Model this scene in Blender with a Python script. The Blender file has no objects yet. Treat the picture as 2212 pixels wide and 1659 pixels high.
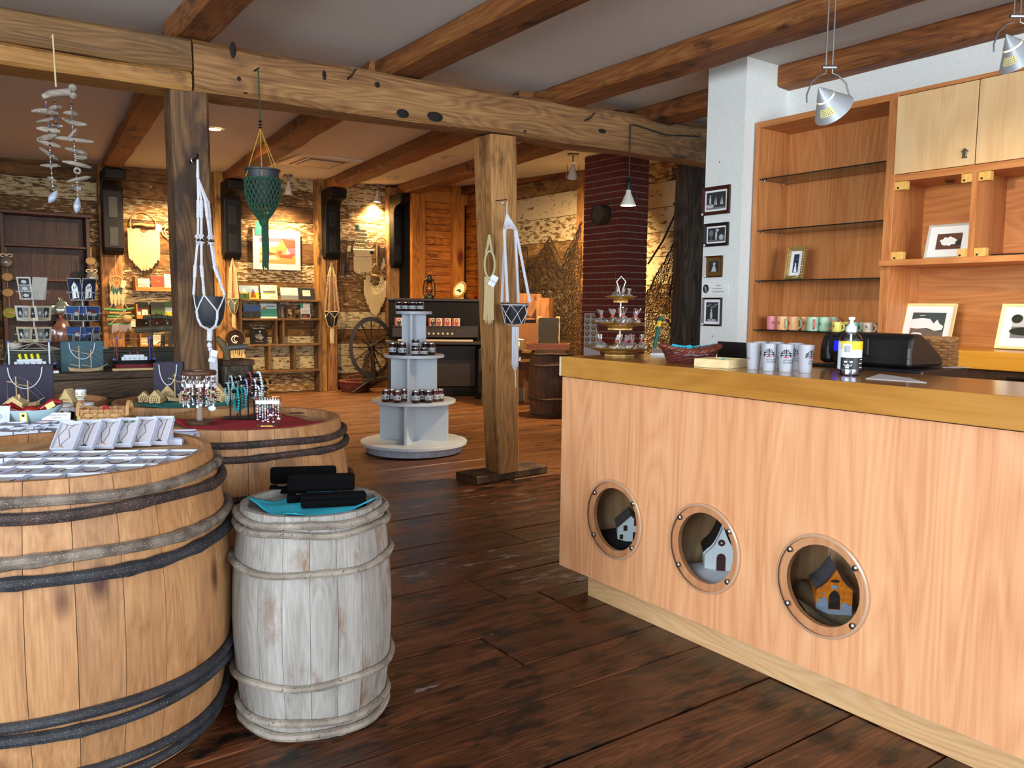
import bpy, bmesh, math, random
import numpy as np
from mathutils import Vector, Matrix, Euler
random.seed(11)
PI = math.pi
EXPO = 0.08
DL_FRONT = 800
DL_LEFT = 500
LP = 950
CONE_P = 48
S = bpy.context.scene
COL = S.collection

# ------------------------------------------------------------------ camera
CAM_H = 1.38
FPX, YAW, PITCH, ROLL = 1756.8, math.radians(35.484), math.radians(5.386), math.radians(.6766)
_f = np.array([math.sin(YAW)*math.cos(PITCH), math.cos(YAW)*math.cos(PITCH), -math.sin(PITCH)])
_r = np.array([math.cos(YAW), -math.sin(YAW), 0.0])
_u = np.cross(_r, _f)
_c, _s = math.cos(ROLL), math.sin(ROLL)
AX = np.array([_c*_r + _s*_u, -_s*_r + _c*_u, _f])
cam = bpy.data.cameras.new('camera')
cam.sensor_fit = 'HORIZONTAL'; cam.sensor_width = 36; cam.lens = FPX/2212*36
cam.clip_start = .05; cam.clip_end = 80
camo = bpy.data.objects.new('camera', cam); COL.objects.link(camo)
camo.matrix_world = Matrix(((AX[0][0], AX[1][0], -AX[2][0], 0), (AX[0][1], AX[1][1], -AX[2][1], 0),
                            (AX[0][2], AX[1][2], -AX[2][2], CAM_H), (0, 0, 0, 1)))
S.camera = camo

# surveyed points: where the sight line of a photo point meets a real plane of the room
def _ray(x, y): return AX.T @ np.array([(x-1106)/FPX, -(y-829.5)/FPX, 1.0])
def oz(x, y, z=0.0):
    d = _ray(x, y); t = (z-CAM_H)/d[2]; return Vector((d[0]*t, d[1]*t, z))
def oy(x, y, Y):
    d = _ray(x, y); t = Y/d[1]; return Vector((d[0]*t, Y, CAM_H+d[2]*t))
def ox(x, y, X):
    d = _ray(x, y); t = X/d[0]; return Vector((X, d[1]*t, CAM_H+d[2]*t))

# ------------------------------------------------------------------ world, view, daylight
S.view_settings.view_transform = 'Standard'; S.view_settings.look = 'None'
S.view_settings.exposure = EXPO; S.view_settings.gamma = 1.0; S.view_settings.use_curve_mapping = False
W = bpy.data.worlds.new('sky'); S.world = W; W.use_nodes = True
W.node_tree.nodes['Background'].inputs[0].default_value = (.62, .78, 1, 1)
W.node_tree.nodes['Background'].inputs[1].default_value = 1.2

def area(name, loc, target, sx, sy, power, col):
    l = bpy.data.lights.new(name, 'AREA'); l.shape = 'RECTANGLE'; l.size = sx; l.size_y = sy; l.energy = power; l.color = col
    o = bpy.data.objects.new(name, l); COL.objects.link(o); o.location = loc
    o.rotation_euler = (Vector(target)-Vector(loc)).to_track_quat('-Z', 'Y').to_euler()
    return o
def spot(name, loc, target, power, angle, col, blend=1.0, r=.05):
    l = bpy.data.lights.new(name, 'SPOT'); l.energy = power; l.spot_size = math.radians(angle); l.spot_blend = blend
    l.color = col; l.shadow_soft_size = r
    o = bpy.data.objects.new(name, l); COL.objects.link(o); o.location = loc
    o.rotation_euler = (Vector(target)-Vector(loc)).to_track_quat('-Z', 'Y').to_euler()
    return o
DAY = (.86, .93, 1.0)
area('daylight_front_window', (.9, -6.12, 1.8), (.9, 5, 1.8), 5.6, 2.2, DL_FRONT, DAY)
area('daylight_left_window', (-4.22, .4, 1.8), (5, .4, 1.8), 4.2, 2.2, DL_LEFT, DAY)
WARM = (1.0, .67, .33)
WARM2 = (1.0, .72, .42)
# ------------------------------------------------------------------ mesh helpers
def lin(h):
    h = h.lstrip('#'); c = [int(h[i:i+2], 16)/255 for i in (0, 2, 4)]
    return tuple(x/12.92 if x <= .04045 else ((x+.055)/1.055)**2.4 for x in c)+(1,)

class MB:
    def __init__(s, mat=None): s.v = []; s.f = []; s.m = []; s.mats = []; s.cur = 0; s.use(mat) if mat else None
    def use(s, mat):
        if mat not in s.mats: s.mats.append(mat)
        s.cur = s.mats.index(mat); return s
    def add(s, vs, fs):
        n = len(s.v); s.v += [tuple(v) for v in vs]; s.f += [tuple(i+n for i in f) for f in fs]; s.m += [s.cur]*len(fs); return s
    def box(s, x0, y0, z0, x1, y1, z1, M=None):
        vs = [(x0,y0,z0),(x1,y0,z0),(x1,y1,z0),(x0,y1,z0),(x0,y0,z1),(x1,y0,z1),(x1,y1,z1),(x0,y1,z1)]
        if M: vs = [M @ Vector(v) for v in vs]
        return s.add(vs, [(0,3,2,1),(4,5,6,7),(0,1,5,4),(1,2,6,5),(2,3,7,6),(3,0,4,7)])
    def cb(s, cx, cy, cz, sx, sy, sz, M=None):
        return s.box(cx-sx/2, cy-sy/2, cz-sz/2, cx+sx/2, cy+sy/2, cz+sz/2, M)
    def hexa(s, P):   # 8 corners, bottom 4 then top 4
        return s.add(P, [(0,3,2,1),(4,5,6,7),(0,1,5,4),(1,2,6,5),(2,3,7,6),(3,0,4,7)])
    def poly(s, pts): return s.add(pts, [tuple(range(len(pts)))])
    def prism(s, pts, d, axis='y', o=0.0):   # 2D outline (a,b) extruded d along an axis from o
        n = len(pts)
        def P(a, b, t): return {'y': (a, t, b), 'x': (t, a, b), 'z': (a, b, t)}[axis]
        vs = [P(a, b, o) for a, b in pts]+[P(a, b, o+d) for a, b in pts]
        fs = [tuple(range(n)), tuple(range(2*n-1, n-1, -1))]+[(i, (i+n), (i+1) % n+n, (i+1) % n) for i in range(n)]
        return s.add(vs, fs)
    def lathe(s, prof, n=20, c=(0, 0, 0), M=None, caps=True, sx=1, sy=1, ph=0):
        vs = []
        for r, z in prof:
            for i in range(n):
                a = 2*PI*i/n+ph; vs.append((c[0]+r*math.cos(a)*sx, c[1]+r*math.sin(a)*sy, c[2]+z))
        if M: vs = [M @ Vector(v) for v in vs]
        fs = []
        for k in range(len(prof)-1):
            for i in range(n):
                j = (i+1) % n; fs.append((k*n+i, k*n+j, (k+1)*n+j, (k+1)*n+i))
        if caps:
            if prof[0][0] > 1e-5: fs.append(tuple(range(n-1, -1, -1)))
            if prof[-1][0] > 1e-5: fs.append(tuple((len(prof)-1)*n+i for i in range(n)))
        return s.add(vs, fs)
    def tube(s, pts, r, n=6, closed=False, caps=True):
        pts = [Vector(p) for p in pts]; N = len(pts); R = r if isinstance(r, (list, tuple)) else [r]*N
        vs = []; prev = None
        for i, p in enumerate(pts):
            a = pts[i-1] if (i or closed) else p; b = pts[(i+1) % N] if (i < N-1 or closed) else p
            t = (b-a); t = t.normalized() if t.length > 1e-9 else Vector((0, 0, 1))
            if prev is None:
                u = t.cross(Vector((0, 0, 1)))
                if u.length < .1: u = t.cross(Vector((1, 0, 0)))
            else: u = prev-t*prev.dot(t)
            u = u.normalized() if u.length > 1e-9 else t.orthogonal().normalized()
            prev = u; w = t.cross(u)
            for k in range(n):
                q = 2*PI*k/n; vs.append(p+(u*math.cos(q)+w*math.sin(q))*R[i])
        fs = []
        for i in range(N if closed else N-1):
            j = (i+1) % N
            for k in range(n): fs.append((i*n+k, i*n+(k+1) % n, j*n+(k+1) % n, j*n+k))
        if caps and not closed: fs += [tuple(range(n-1, -1, -1)), tuple((N-1)*n+k for k in range(n))]
        return s.add(vs, fs)
    def ball(s, c, r, n=10, m=6, sc=(1, 1, 1)):
        vs = [(c[0], c[1], c[2]-r*sc[2])]; fs = []
        for k in range(1, m):
            a = -PI/2+PI*k/m
            for i in range(n):
                q = 2*PI*i/n; vs.append((c[0]+r*math.cos(a)*math.cos(q)*sc[0], c[1]+r*math.cos(a)*math.sin(q)*sc[1], c[2]+r*math.sin(a)*sc[2]))
        vs.append((c[0], c[1], c[2]+r*sc[2])); L = len(vs)-1
        for i in range(n): fs.append((0, 1+(i+1) % n, 1+i)); fs.append((L, 1+(m-2)*n+i, 1+(m-2)*n+(i+1) % n))
        for k in range(m-2):
            for i in range(n):
                j = (i+1) % n; fs.append((1+k*n+i, 1+k*n+j, 1+(k+1)*n+j, 1+(k+1)*n+i))
        return s.add(vs, fs)
    def ring(s, c, R, r, n=24, k=6, axis='z', sc=(1, 1)):
        pts = []
        for i in range(n):
            a = 2*PI*i/n; x = R*math.cos(a)*sc[0]; y = R*math.sin(a)*sc[1]
            pts.append({'z': (c[0]+x, c[1]+y, c[2]), 'y': (c[0]+x, c[1], c[2]+y), 'x': (c[0], c[1]+x, c[2]+y)}[axis])
        return s.tube(pts, r, k, True)
    def twist(s, pts, r, turns, strands=2, sr=None, n=5):   # twisted cord of several strands
        pts = [Vector(p) for p in pts]; L = [0]
        for a, b in zip(pts, pts[1:]): L.append(L[-1]+(b-a).length)
        steps = max(4, int(turns*7))
        for q in range(strands):
            out = []
            for i in range(steps+1):
                t = L[-1]*i/steps; k = 0
                while k < len(pts)-2 and L[k+1] < t: k += 1
                w = (t-L[k])/max(1e-9, L[k+1]-L[k]); p = pts[k].lerp(pts[k+1], w); d = (pts[k+1]-pts[k]).normalized()
                u = d.cross(Vector((0, 1, .02))).normalized(); v = d.cross(u)
                a = 2*PI*(turns*i/steps+q/strands); out.append(p+(u*math.cos(a)+v*math.sin(a))*r)
            s.tube(out, sr or r*1.05, n)
        return s
    def text(s, txt, size, x, z, y=0, ax='l', M=None, sx=1.0):
        key = txt; me = TXT.get(key)
        if me is None:
            cu = bpy.data.curves.new('t', 'FONT'); cu.body = txt; cu.size = 1; cu.resolution_u = 2
            o = bpy.data.objects.new('t', cu); me = o.to_mesh()
            me = TXT[key] = ([tuple(v.co) for v in me.vertices], [tuple(p.vertices) for p in me.polygons])
            bpy.data.objects.remove(o); bpy.data.curves.remove(cu)
        vs, fs = me
        if not vs: return s
        w = max(v[0] for v in vs)*size*sx
        o = x-(w/2 if ax == 'c' else w if ax == 'r' else 0)
        P = [(o+v[0]*size*sx, y, z+v[1]*size) for v in vs]
        if M: P = [M @ Vector(p) for p in P]
        return s.add(P, fs)
    def tf(s, M): s.v = [tuple(M @ Vector(v)) for v in s.v]; return s
    def mesh(s, name):
        me = bpy.data.meshes.new(name); me.from_pydata(s.v, [], s.f)
        for m in s.mats: me.materials.append(m)
        if len(s.mats) > 1: me.polygons.foreach_set('material_index', s.m)
        me.update(); return me
    def o(s, name, parent=None, label=None, cat=None, group=None, loc=None, rz=0, rot=None, smooth=False, bev=0, fix=True, kind=None):
        me = s.mesh(name)
        if fix:
            bm = bmesh.new(); bm.from_mesh(me); bmesh.ops.recalc_face_normals(bm, faces=bm.faces); bm.to_mesh(me); bm.free()
        if smooth: sm(me, smooth if not isinstance(smooth, bool) else 40)
        ob = link(name, me, parent, label, cat, group, loc, rz, rot, kind)
        if bev:
            b = ob.modifiers.new('bevel', 'BEVEL'); b.width = bev; b.segments = 2; b.limit_method = 'ANGLE'
        return ob
TXT = {}
def sm(me, ang=40):
    me.polygons.foreach_set('use_smooth', [True]*len(me.polygons))
    try: me.set_sharp_from_angle(angle=math.radians(ang))
    except Exception: pass
def link(name, me, parent=None, label=None, cat=None, group=None, loc=None, rz=0, rot=None, kind=None):
    ob = bpy.data.objects.new(name, me); COL.objects.link(ob)
    if parent: ob.parent = parent
    if loc is not None: ob.location = loc
    if rot is not None: ob.rotation_euler = rot
    elif rz: ob.rotation_euler = (0, 0, rz)
    tag(ob, label, cat, group, kind); return ob
def tag(ob, label=None, cat=None, group=None, kind=None):
    if label: ob['label'] = label
    if cat: ob['category'] = cat
    if group: ob['group'] = group
    if kind: ob['kind'] = kind
    return ob
def T(name, label, cat, loc=(0, 0, 0), rz=0, group=None, rot=None):
    ob = link(name, None, None, label, cat, group, loc, rz, rot); ob.empty_display_size = .05; return ob
def dup(root, loc=None, rz=None, label=None, group=None, rot=None):
    r = root.copy(); COL.objects.link(r)
    if loc is not None: r.location = loc
    if rz is not None: r.rotation_euler = (0, 0, rz)
    if rot is not None: r.rotation_euler = rot
    if label: r['label'] = label
    if group: r['group'] = group
    for ch in list(root.children):
        c = ch.copy(); COL.objects.link(c); c.parent = r
        for g in list(ch.children):
            d = g.copy(); COL.objects.link(d); d.parent = c
    return r
def struct(mb, name, **k): return mb.o(name, kind='structure', **k)
ORD = ['first', 'second', 'third', 'fourth', 'fifth', 'sixth', 'seventh', 'eighth', 'ninth', 'tenth', 'eleventh', 'twelfth', 'thirteenth', 'fourteenth', 'fifteenth', 'sixteenth', 'seventeenth', 'eighteenth', 'nineteenth', 'twentieth']
def cat_curve(a, b, sag, n=10):
    a, b = Vector(a), Vector(b); return [a.lerp(b, i/n)-Vector((0, 0, sag*4*(i/n)*(1-i/n))) for i in range(n+1)]

# ------------------------------------------------------------------ materials
MATS = {}
def newmat(name):
    m = bpy.data.materials.new(name); m.use_nodes = True; MATS[name] = m
    nt = m.node_tree; b = nt.nodes['Principled BSDF']; return m, nt, b
def N(nt, t, **k):
    n = nt.nodes.new(t)
    for a, v in k.items():
        if a in ('operation', 'blend_type', 'data_type', 'noise_dimensions', 'wave_type', 'bands_direction', 'feature', 'interpolation_type', 'vector_type'): setattr(n, a, v)
    return n
def setin(n, **k):
    for a, v in k.items(): n.inputs[a.replace('_', ' ')].default_value = v
    return n
def plain(name, col, rough=.5, metal=0, emit=None, es=0, alpha=None, trans=0, ior=1.45, coat=0, spec=None, bump=0, bscale=60, var=0):
    m, nt, b = newmat(name)
    c = lin(col) if isinstance(col, str) else tuple(col)+(1,)
    b.inputs['Base Color'].default_value = c; b.inputs['Roughness'].default_value = rough; b.inputs['Metallic'].default_value = metal
    if emit: b.inputs['Emission Color'].default_value = lin(emit); b.inputs['Emission Strength'].default_value = es
    if trans: b.inputs['Transmission Weight'].default_value = trans; b.inputs['IOR'].default_value = ior
    if coat: b.inputs['Coat Weight'].default_value = coat
    if spec is not None: b.inputs['Specular IOR Level'].default_value = spec
    if alpha is not None: b.inputs['Alpha'].default_value = alpha
    if bump or var:
        tc = N(nt, 'ShaderNodeTexCoord'); no = setin(N(nt, 'ShaderNodeTexNoise'), Scale=bscale, Detail=4.0)
        nt.links.new(tc.outputs['Object'], no.inputs['Vector'])
        if bump:
            bp = setin(N(nt, 'ShaderNodeBump'), Strength=bump, Distance=.01); nt.links.new(no.outputs['Fac'], bp.inputs['Height']); nt.links.new(bp.outputs[0], b.inputs['Normal'])
        if var:
            mr = N(nt, 'ShaderNodeMapRange'); mr.inputs[1].default_value = .3; mr.inputs[2].default_value = .7; mr.inputs[3].default_value = 1-var; mr.inputs[4].default_value = 1+var
            nt.links.new(no.outputs['Fac'], mr.inputs[0])
            mx = N(nt, 'ShaderNodeVectorMath', operation='SCALE'); mx.inputs[0].default_value = c[:3]; nt.links.new(mr.outputs[0], mx.inputs['Scale']); nt.links.new(mx.outputs[0], b.inputs['Base Color'])
    return m
def wood(name, dark, mid, light, grain='X', s=1.0, rough=.6, ring=1.0, bump=.25, var=.25, knots=0, stretch=14.0, stain=None, stain_amt=.5, stain_scale=3.0, coat=0, fine=.35, paint=None, paint_amt=.5, paint_scale=2.2, paint_stretch=4.0, rvar=0.0, rmix=.3, rst=5.0, rs=.8):
    """sawn wood: growth rings and fine fibre along the grain axis, knots, stains and (flaking) paint; every piece differs"""
    m, nt, b = newmat(name); L = nt.links.new
    tc = N(nt, 'ShaderNodeTexCoord'); oi = N(nt, 'ShaderNodeObjectInfo')
    off = N(nt, 'ShaderNodeVectorMath', operation='SCALE'); off.inputs[0].default_value = (37.0, 53.0, 71.0); L(oi.outputs['Random'], off.inputs['Scale'])
    ad = N(nt, 'ShaderNodeVectorMath', operation='ADD'); L(tc.outputs['Object'], ad.inputs[0]); L(off.outputs[0], ad.inputs[1])
    def mapped(g, st, sc):
        mp = N(nt, 'ShaderNodeMapping'); v = [sc*st]*3; v['XYZ'.index(g)] = sc; mp.inputs['Scale'].default_value = v; L(ad.outputs[0], mp.inputs['Vector']); return mp
    m1 = mapped(grain, stretch, s*.55)
    n1 = setin(N(nt, 'ShaderNodeTexNoise'), Scale=1.0, Detail=3.0, Distortion=.6); L(m1.outputs[0], n1.inputs['Vector'])
    m2 = mapped(grain, rst, s*rs)
    n2 = setin(N(nt, 'ShaderNodeTexNoise'), Scale=1.0, Detail=1.5, Distortion=.2); L(m2.outputs[0], n2.inputs['Vector'])
    # rings: contour lines of a stretched noise
    mu = N(nt, 'ShaderNodeMath', operation='MULTIPLY'); L(n2.outputs['Fac'], mu.inputs[0]); mu.inputs[1].default_value = 26.0*ring
    fr = N(nt, 'ShaderNodeMath', operation='PINGPONG'); L(mu.outputs[0], fr.inputs[0]); fr.inputs[1].default_value = 1.0
    m3 = mapped(grain, 34.0, s*3.0)
    n3 = setin(N(nt, 'ShaderNodeTexNoise'), Scale=1.0, Detail=2.0); L(m3.outputs[0], n3.inputs['Vector'])
    def mixf(a, bb, f):
        x = N(nt, 'ShaderNodeMix', data_type='FLOAT'); x.inputs[0].default_value = f; L(a, x.inputs[2]); L(bb, x.inputs[3]); return x.outputs[0]
    g = mixf(n1.outputs['Fac'], fr.outputs[0], rmix if ring else 0); g = mixf(g, n3.outputs['Fac'], fine)
    cr = N(nt, 'ShaderNodeValToRGB'); e = cr.color_ramp.elements
    e[0].position = .28; e[0].color = lin(dark); e[1].position = .74; e[1].color = lin(light)
    k = e.new(.5); k.color = lin(mid); L(g, cr.inputs[0]); col = cr.outputs[0]
    def mix(fac, a, colr, bt='MIX'):
        x = N(nt, 'ShaderNodeMix', data_type='RGBA', blend_type=bt)
        if isinstance(fac, float): x.inputs[0].default_value = fac
        else: L(fac, x.inputs[0])
        L(a, x.inputs[6])
        if isinstance(colr, tuple): x.inputs[7].default_value = colr
        else: L(colr, x.inputs[7])
        return x.outputs[2]
    def step(src, lo, hi):
        r = N(nt, 'ShaderNodeMapRange'); r.inputs[1].default_value = lo; r.inputs[2].default_value = hi; L(src, r.inputs[0]); return r.outputs[0]
    if knots:
        mk = mapped(grain, 2.2, s*1.6*knots); vo = setin(N(nt, 'ShaderNodeTexVoronoi'), Scale=1.0); L(mk.outputs[0], vo.inputs['Vector'])
        col = mix(step(vo.outputs['Distance'], .16, .05), col, lin(dark), 'MULTIPLY')
    if stain:
        ms = mapped(grain, 2.0, stain_scale); ns = setin(N(nt, 'ShaderNodeTexNoise'), Scale=1.0, Detail=6.0, Roughness=.62); L(ms.outputs[0], ns.inputs['Vector'])
        col = mix(step(ns.outputs['Fac'], .5+.18*(.5-stain_amt)*2, .62+.18*(.5-stain_amt)*2), col, lin(stain))
    # piece-to-piece variation
    rm = N(nt, 'ShaderNodeMapRange'); rm.inputs[3].default_value = 1-var; rm.inputs[4].default_value = 1+var; L(oi.outputs['Random'], rm.inputs[0])
    sc = N(nt, 'ShaderNodeVectorMath', operation='SCALE'); L(col, sc.inputs[0]); L(rm.outputs[0], sc.inputs['Scale']); col = sc.outputs[0]
    hgt = g
    if paint:
        mp = mapped(grain, paint_stretch, paint_scale); np_ = setin(N(nt, 'ShaderNodeTexNoise'), Scale=1.0, Detail=8.0, Roughness=.68, Distortion=.3); L(mp.outputs[0], np_.inputs['Vector'])
        # some boards keep most of their paint, some hardly any
        r2 = N(nt, 'ShaderNodeMath', operation='MULTIPLY'); L(oi.outputs['Random'], r2.inputs[0]); r2.inputs[1].default_value = 17.31
        r3 = N(nt, 'ShaderNodeMath', operation='FRACT'); L(r2.outputs[0], r3.inputs[0])
        r4 = N(nt, 'ShaderNodeMapRange'); r4.inputs[3].default_value = -.13; r4.inputs[4].default_value = .13; L(r3.outputs[0], r4.inputs[0])
        a2 = N(nt, 'ShaderNodeMath', operation='ADD'); L(np_.outputs['Fac'], a2.inputs[0]); L(r4.outputs[0], a2.inputs[1])
        th = .5+(.5-paint_amt)*.4
        col = mix(step(a2.outputs[0], th, th+.07), col, lin(paint))
    L(col, b.inputs['Base Color']); b.inputs['Roughness'].default_value = rough
    if rvar:
        rr = N(nt, 'ShaderNodeMapRange'); rr.inputs[3].default_value = rough-rvar; rr.inputs[4].default_value = rough+rvar; L(n1.outputs['Fac'], rr.inputs[0]); L(rr.outputs[0], b.inputs['Roughness'])
    if coat: b.inputs['Coat Weight'].default_value = coat; b.inputs['Coat Roughness'].default_value = .15
    if bump:
        bp = setin(N(nt, 'ShaderNodeBump'), Strength=bump, Distance=.006); L(hgt, bp.inputs['Height']); L(bp.outputs[0], b.inputs['Normal'])
    return m
def ow(mb, name, par, **k):     # part given in room coordinates under an unrotated thing
    return mb.tf(Matrix.Translation(-Vector(par.location))).o(name, par, **k)
def glassy(name, tint=(1, 1, 1), gloss=.08, rough=.02, fres=True, diff=0.0, dcol=(1, 1, 1)):
    """thin clear sheet: mostly see-through with a fresnel reflection, optional milky part"""
    m = bpy.data.materials.new(name); m.use_nodes = True; nt = m.node_tree; nt.nodes.clear(); L = nt.links.new
    out = N(nt, 'ShaderNodeOutputMaterial'); tr = N(nt, 'ShaderNodeBsdfTransparent'); tr.inputs[0].default_value = tuple(tint)+(1,)
    gl = N(nt, 'ShaderNodeBsdfGlossy'); gl.inputs['Roughness'].default_value = rough
    mx = N(nt, 'ShaderNodeMixShader'); base = tr.outputs[0]
    if diff:
        df = N(nt, 'ShaderNodeBsdfDiffuse'); df.inputs[0].default_value = tuple(dcol)+(1,); tl = N(nt, 'ShaderNodeBsdfTranslucent'); tl.inputs[0].default_value = tuple(dcol)+(1,)
        m0 = N(nt, 'ShaderNodeMixShader'); m0.inputs[0].default_value = .45; L(df.outputs[0], m0.inputs[1]); L(tl.outputs[0], m0.inputs[2])
        m1 = N(nt, 'ShaderNodeMixShader'); m1.inputs[0].default_value = diff; L(tr.outputs[0], m1.inputs[1]); L(m0.outputs[0], m1.inputs[2]); base = m1.outputs[0]
    lw = N(nt, 'ShaderNodeFresnel'); lw.inputs[0].default_value = 1.45
    mu = N(nt, 'ShaderNodeMath', operation='ADD'); L(lw.outputs[0], mu.inputs[0]); mu.inputs[1].default_value = gloss-.04; mu.use_clamp = True
    L(mu.outputs[0], mx.inputs[0]); L(base, mx.inputs[1]); L(gl.outputs[0], mx.inputs[2]); L(mx.outputs[0], out.inputs[0]); return m
def wrapcyl(mb, src, rfun, gap=.0006):   # lay flat artwork (x, z) around a vertical round body, facing -Y
    vs = []
    for x, y, z in src.v:
        r = rfun(z)+gap; a = x/max(r, 1e-4); vs.append((r*math.sin(a), -r*math.cos(a), z))
    n = len(mb.v); mb.v += vs
    for f, k in zip(src.f, src.m): mb.use(src.mats[k]); mb.f.append(tuple(i+n for i in f)); mb.m.append(mb.cur)
    return mb
def strip(mb, x0, z0, x1, z1, n=1):      # flat rectangle cut in n columns so that it can be wrapped
    for i in range(n):
        a = x0+(x1-x0)*i/n; b = x0+(x1-x0)*(i+1)/n; mb.poly([(a, 0, z0), (b, 0, z0), (b, 0, z1), (a, 0, z1)])
    return mb
def rect(mb, x0, z0, x1, z1, y=0): return mb.poly([(x0, y, z0), (x1, y, z0), (x1, y, z1), (x0, y, z1)])
def frame(name, label, loc, w, h, rot, fw, fd, mf, mm, art, mat_w=0.03, cat='picture', group=None, glass=True, bot=True):
    """picture frame standing or hanging with its bottom centre at loc, facing local -Y: moulding, mount, print, glass"""
    t = T(name, label, cat, loc, 0, group, rot)
    for i, (a, b) in enumerate((((-w/2, 0), (w/2, 0)), ((w/2, 0), (w/2, h)), ((w/2, h), (-w/2, h)), ((-w/2, h), (-w/2, 0)))):
        ins = [(-w/2+fw, fw), (w/2-fw, fw), (w/2-fw, h-fw), (-w/2+fw, h-fw)]; j = (i+1) % 4
        P = [a, b, ins[j], ins[i]]
        mb = MB(mf); mb.add([(x, 0, z) for x, z in P]+[(P[0][0], -fd, P[0][1]), (P[1][0], -fd, P[1][1]), (P[2][0], -fd*.6, P[2][1]), (P[3][0], -fd*.6, P[3][1])], [(0, 1, 2, 3), (7, 6, 5, 4), (0, 4, 5, 1), (1, 5, 6, 2), (2, 6, 7, 3), (3, 7, 4, 0)])
        mb.o('moulding', t)
    iw, ih = w-2*fw, h-2*fw
    m = MB(mm); rect(m, -iw/2-.004, fw-.004, iw/2+.004, h-fw+.004, -fd*.30); m.o('mount', t, fix=False)
    pr = MB(); art(pr, -iw/2+mat_w, fw+mat_w, iw/2-mat_w, h-fw-mat_w, -fd*.30-.0008); pr.o('print', t, fix=False)
    if bot: MB(M_BLACKP).box(-w/2+.002, -.001, .002, w/2-.002, .003, h-.002).o('backing', t)
    return t
# ------------------------------------------------------------------ material library
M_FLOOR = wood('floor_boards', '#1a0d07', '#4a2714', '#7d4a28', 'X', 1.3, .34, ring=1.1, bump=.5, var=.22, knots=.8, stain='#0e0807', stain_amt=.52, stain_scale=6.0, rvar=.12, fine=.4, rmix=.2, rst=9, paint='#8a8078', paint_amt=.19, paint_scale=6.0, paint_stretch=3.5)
M_FLOOR_LIT = wood('floor_boards_lamplit', '#3f2414', '#6b4426', '#8f643a', 'X', 1.3, .40, ring=1.1, bump=.4, var=.16, knots=.8, stain='#3a1e0e', stain_amt=.36, stain_scale=4.0, rvar=.12, fine=.4, rmix=.2, rst=9)  # fewer stains than the front boards; orange lamplight also put into the wood colour
M_GAP = plain('dark_gap', '#0d0805', .9)
M_CEIL = plain('plaster_ceiling', '#cfcdc8', .85, bump=.05, bscale=25, var=.03)
M_WALLW = plain('white_painted_wall', '#e4e9e6', .7, bump=.05, bscale=40, var=.03)
M_BEAM = wood('hewn_beam', '#4a2f17', '#8a6138', '#b08a54', 'X', .8, .7, ring=1.7, bump=.6, var=.06, knots=.35, stain='#35220f', stain_amt=.25, stain_scale=1.6, stretch=8, fine=.4, rmix=.22, rst=7)
M_BEAML = wood('hewn_beam_grey', '#35230f', '#6f4f2b', '#8f6c40', 'X', .8, .7, ring=1.9, bump=.6, var=.05, stain='#5a4630', stain_amt=.35, stain_scale=2.0, stretch=8, fine=.4, rmix=.25, rst=8)
M_BEAMY = wood('hewn_beam_pale', '#6d451b', '#a07238', '#b98d4e', 'X', 1.0, .65, ring=.8, bump=.8, var=.05, stain='#5d3c18', stain_amt=.25, stain_scale=3, stretch=6, fine=.4, rmix=.15)
M_JOIST = wood('hewn_joist', '#3c200c', '#804a1f', '#a8733a', 'Y', .9, .7, ring=1.0, bump=.7, var=.12, stain='#2c1809', stain_amt=.34, stain_scale=2.6, stretch=7, fine=.4, rmix=.18, rst=8)
M_POST = wood('post_wood', '#553417', '#97683a', '#b98d58', 'Z', .9, .7, ring=1.5, bump=.6, var=.1, knots=.4, stain='#422812', stain_amt=.34, stain_scale=2.0, stretch=9)
M_POSTM = wood('post_wood_pale', '#6a441f', '#ad7c46', '#c99e66', 'Z', .9, .7, ring=1.5, bump=.5, var=.05, knots=.4, stain='#5a3818', stain_amt=.3, stain_scale=2.4, stretch=9, rmix=.2, fine=.4)
M_POSTD = wood('post_wood_dark', '#2c1c10', '#5b4127', '#7d5c3a', 'Z', .9, .75, ring=1.4, bump=.6, var=.1, stain='#37251a', stain_amt=.5, stain_scale=2.0, stretch=9)
M_WPOST = wood('wall_post_wood', '#5a3a16', '#9a6f36', '#b98c4c', 'Z', 1, .7, ring=1, bump=.4, var=.12, stain='#4a3015', stain_amt=.4, stain_scale=2.5)
M_PLANK = wood('whitewashed_board', '#3f2a14', '#6d4c26', '#8d6738', 'X', 1, .8, ring=1, bump=.5, var=.3, knots=.6, stain='#33220f', stain_amt=.4, stain_scale=2.4, paint='#c3b48c', paint_amt=.40, paint_scale=9.0, paint_stretch=4.2)
M_PLANKR = wood('whitewashed_board_side', '#4a3318', '#7a5a30', '#9a7440', 'Y', 1, .8, ring=1, bump=.5, var=.2, stain='#3a2813', stain_amt=.4, stain_scale=2.4, paint='#c6b894', paint_amt=.58, paint_scale=8.0, paint_stretch=2.8)
M_ORANGE = wood('orange_board', '#7a3c0e', '#b5661c', '#d0832c', 'X', 1, .6, ring=1, bump=.4, var=.14, knots=.9, stain='#6d360e', stain_amt=.3, stain_scale=3)
M_ORANGEY = wood('orange_board_side', '#7a3c0e', '#b5661c', '#d0832c', 'Y', 1, .6, ring=1, bump=.4, var=.14, knots=.9, stain='#6d360e', stain_amt=.3, stain_scale=3)
M_ORPOST = wood('orange_post', '#8a4a12', '#c27626', '#d58f3a', 'Z', 1, .6, ring=1, bump=.3, var=.05, knots=.5)
M_BRICK = plain('red_brick', '#6b2d21', .85, bump=.5, bscale=90, var=.22)
M_MORTAR = plain('mortar', '#a0978c', .95, bump=.5, bscale=120, var=.15)
M_BLACK = plain('black_metal', '#070708', .5, spec=.3)
M_BLACKP = plain('black_plastic', '#08090a', .42)
M_IRON = plain('rusty_iron', '#241a14', .6, .4)

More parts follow.
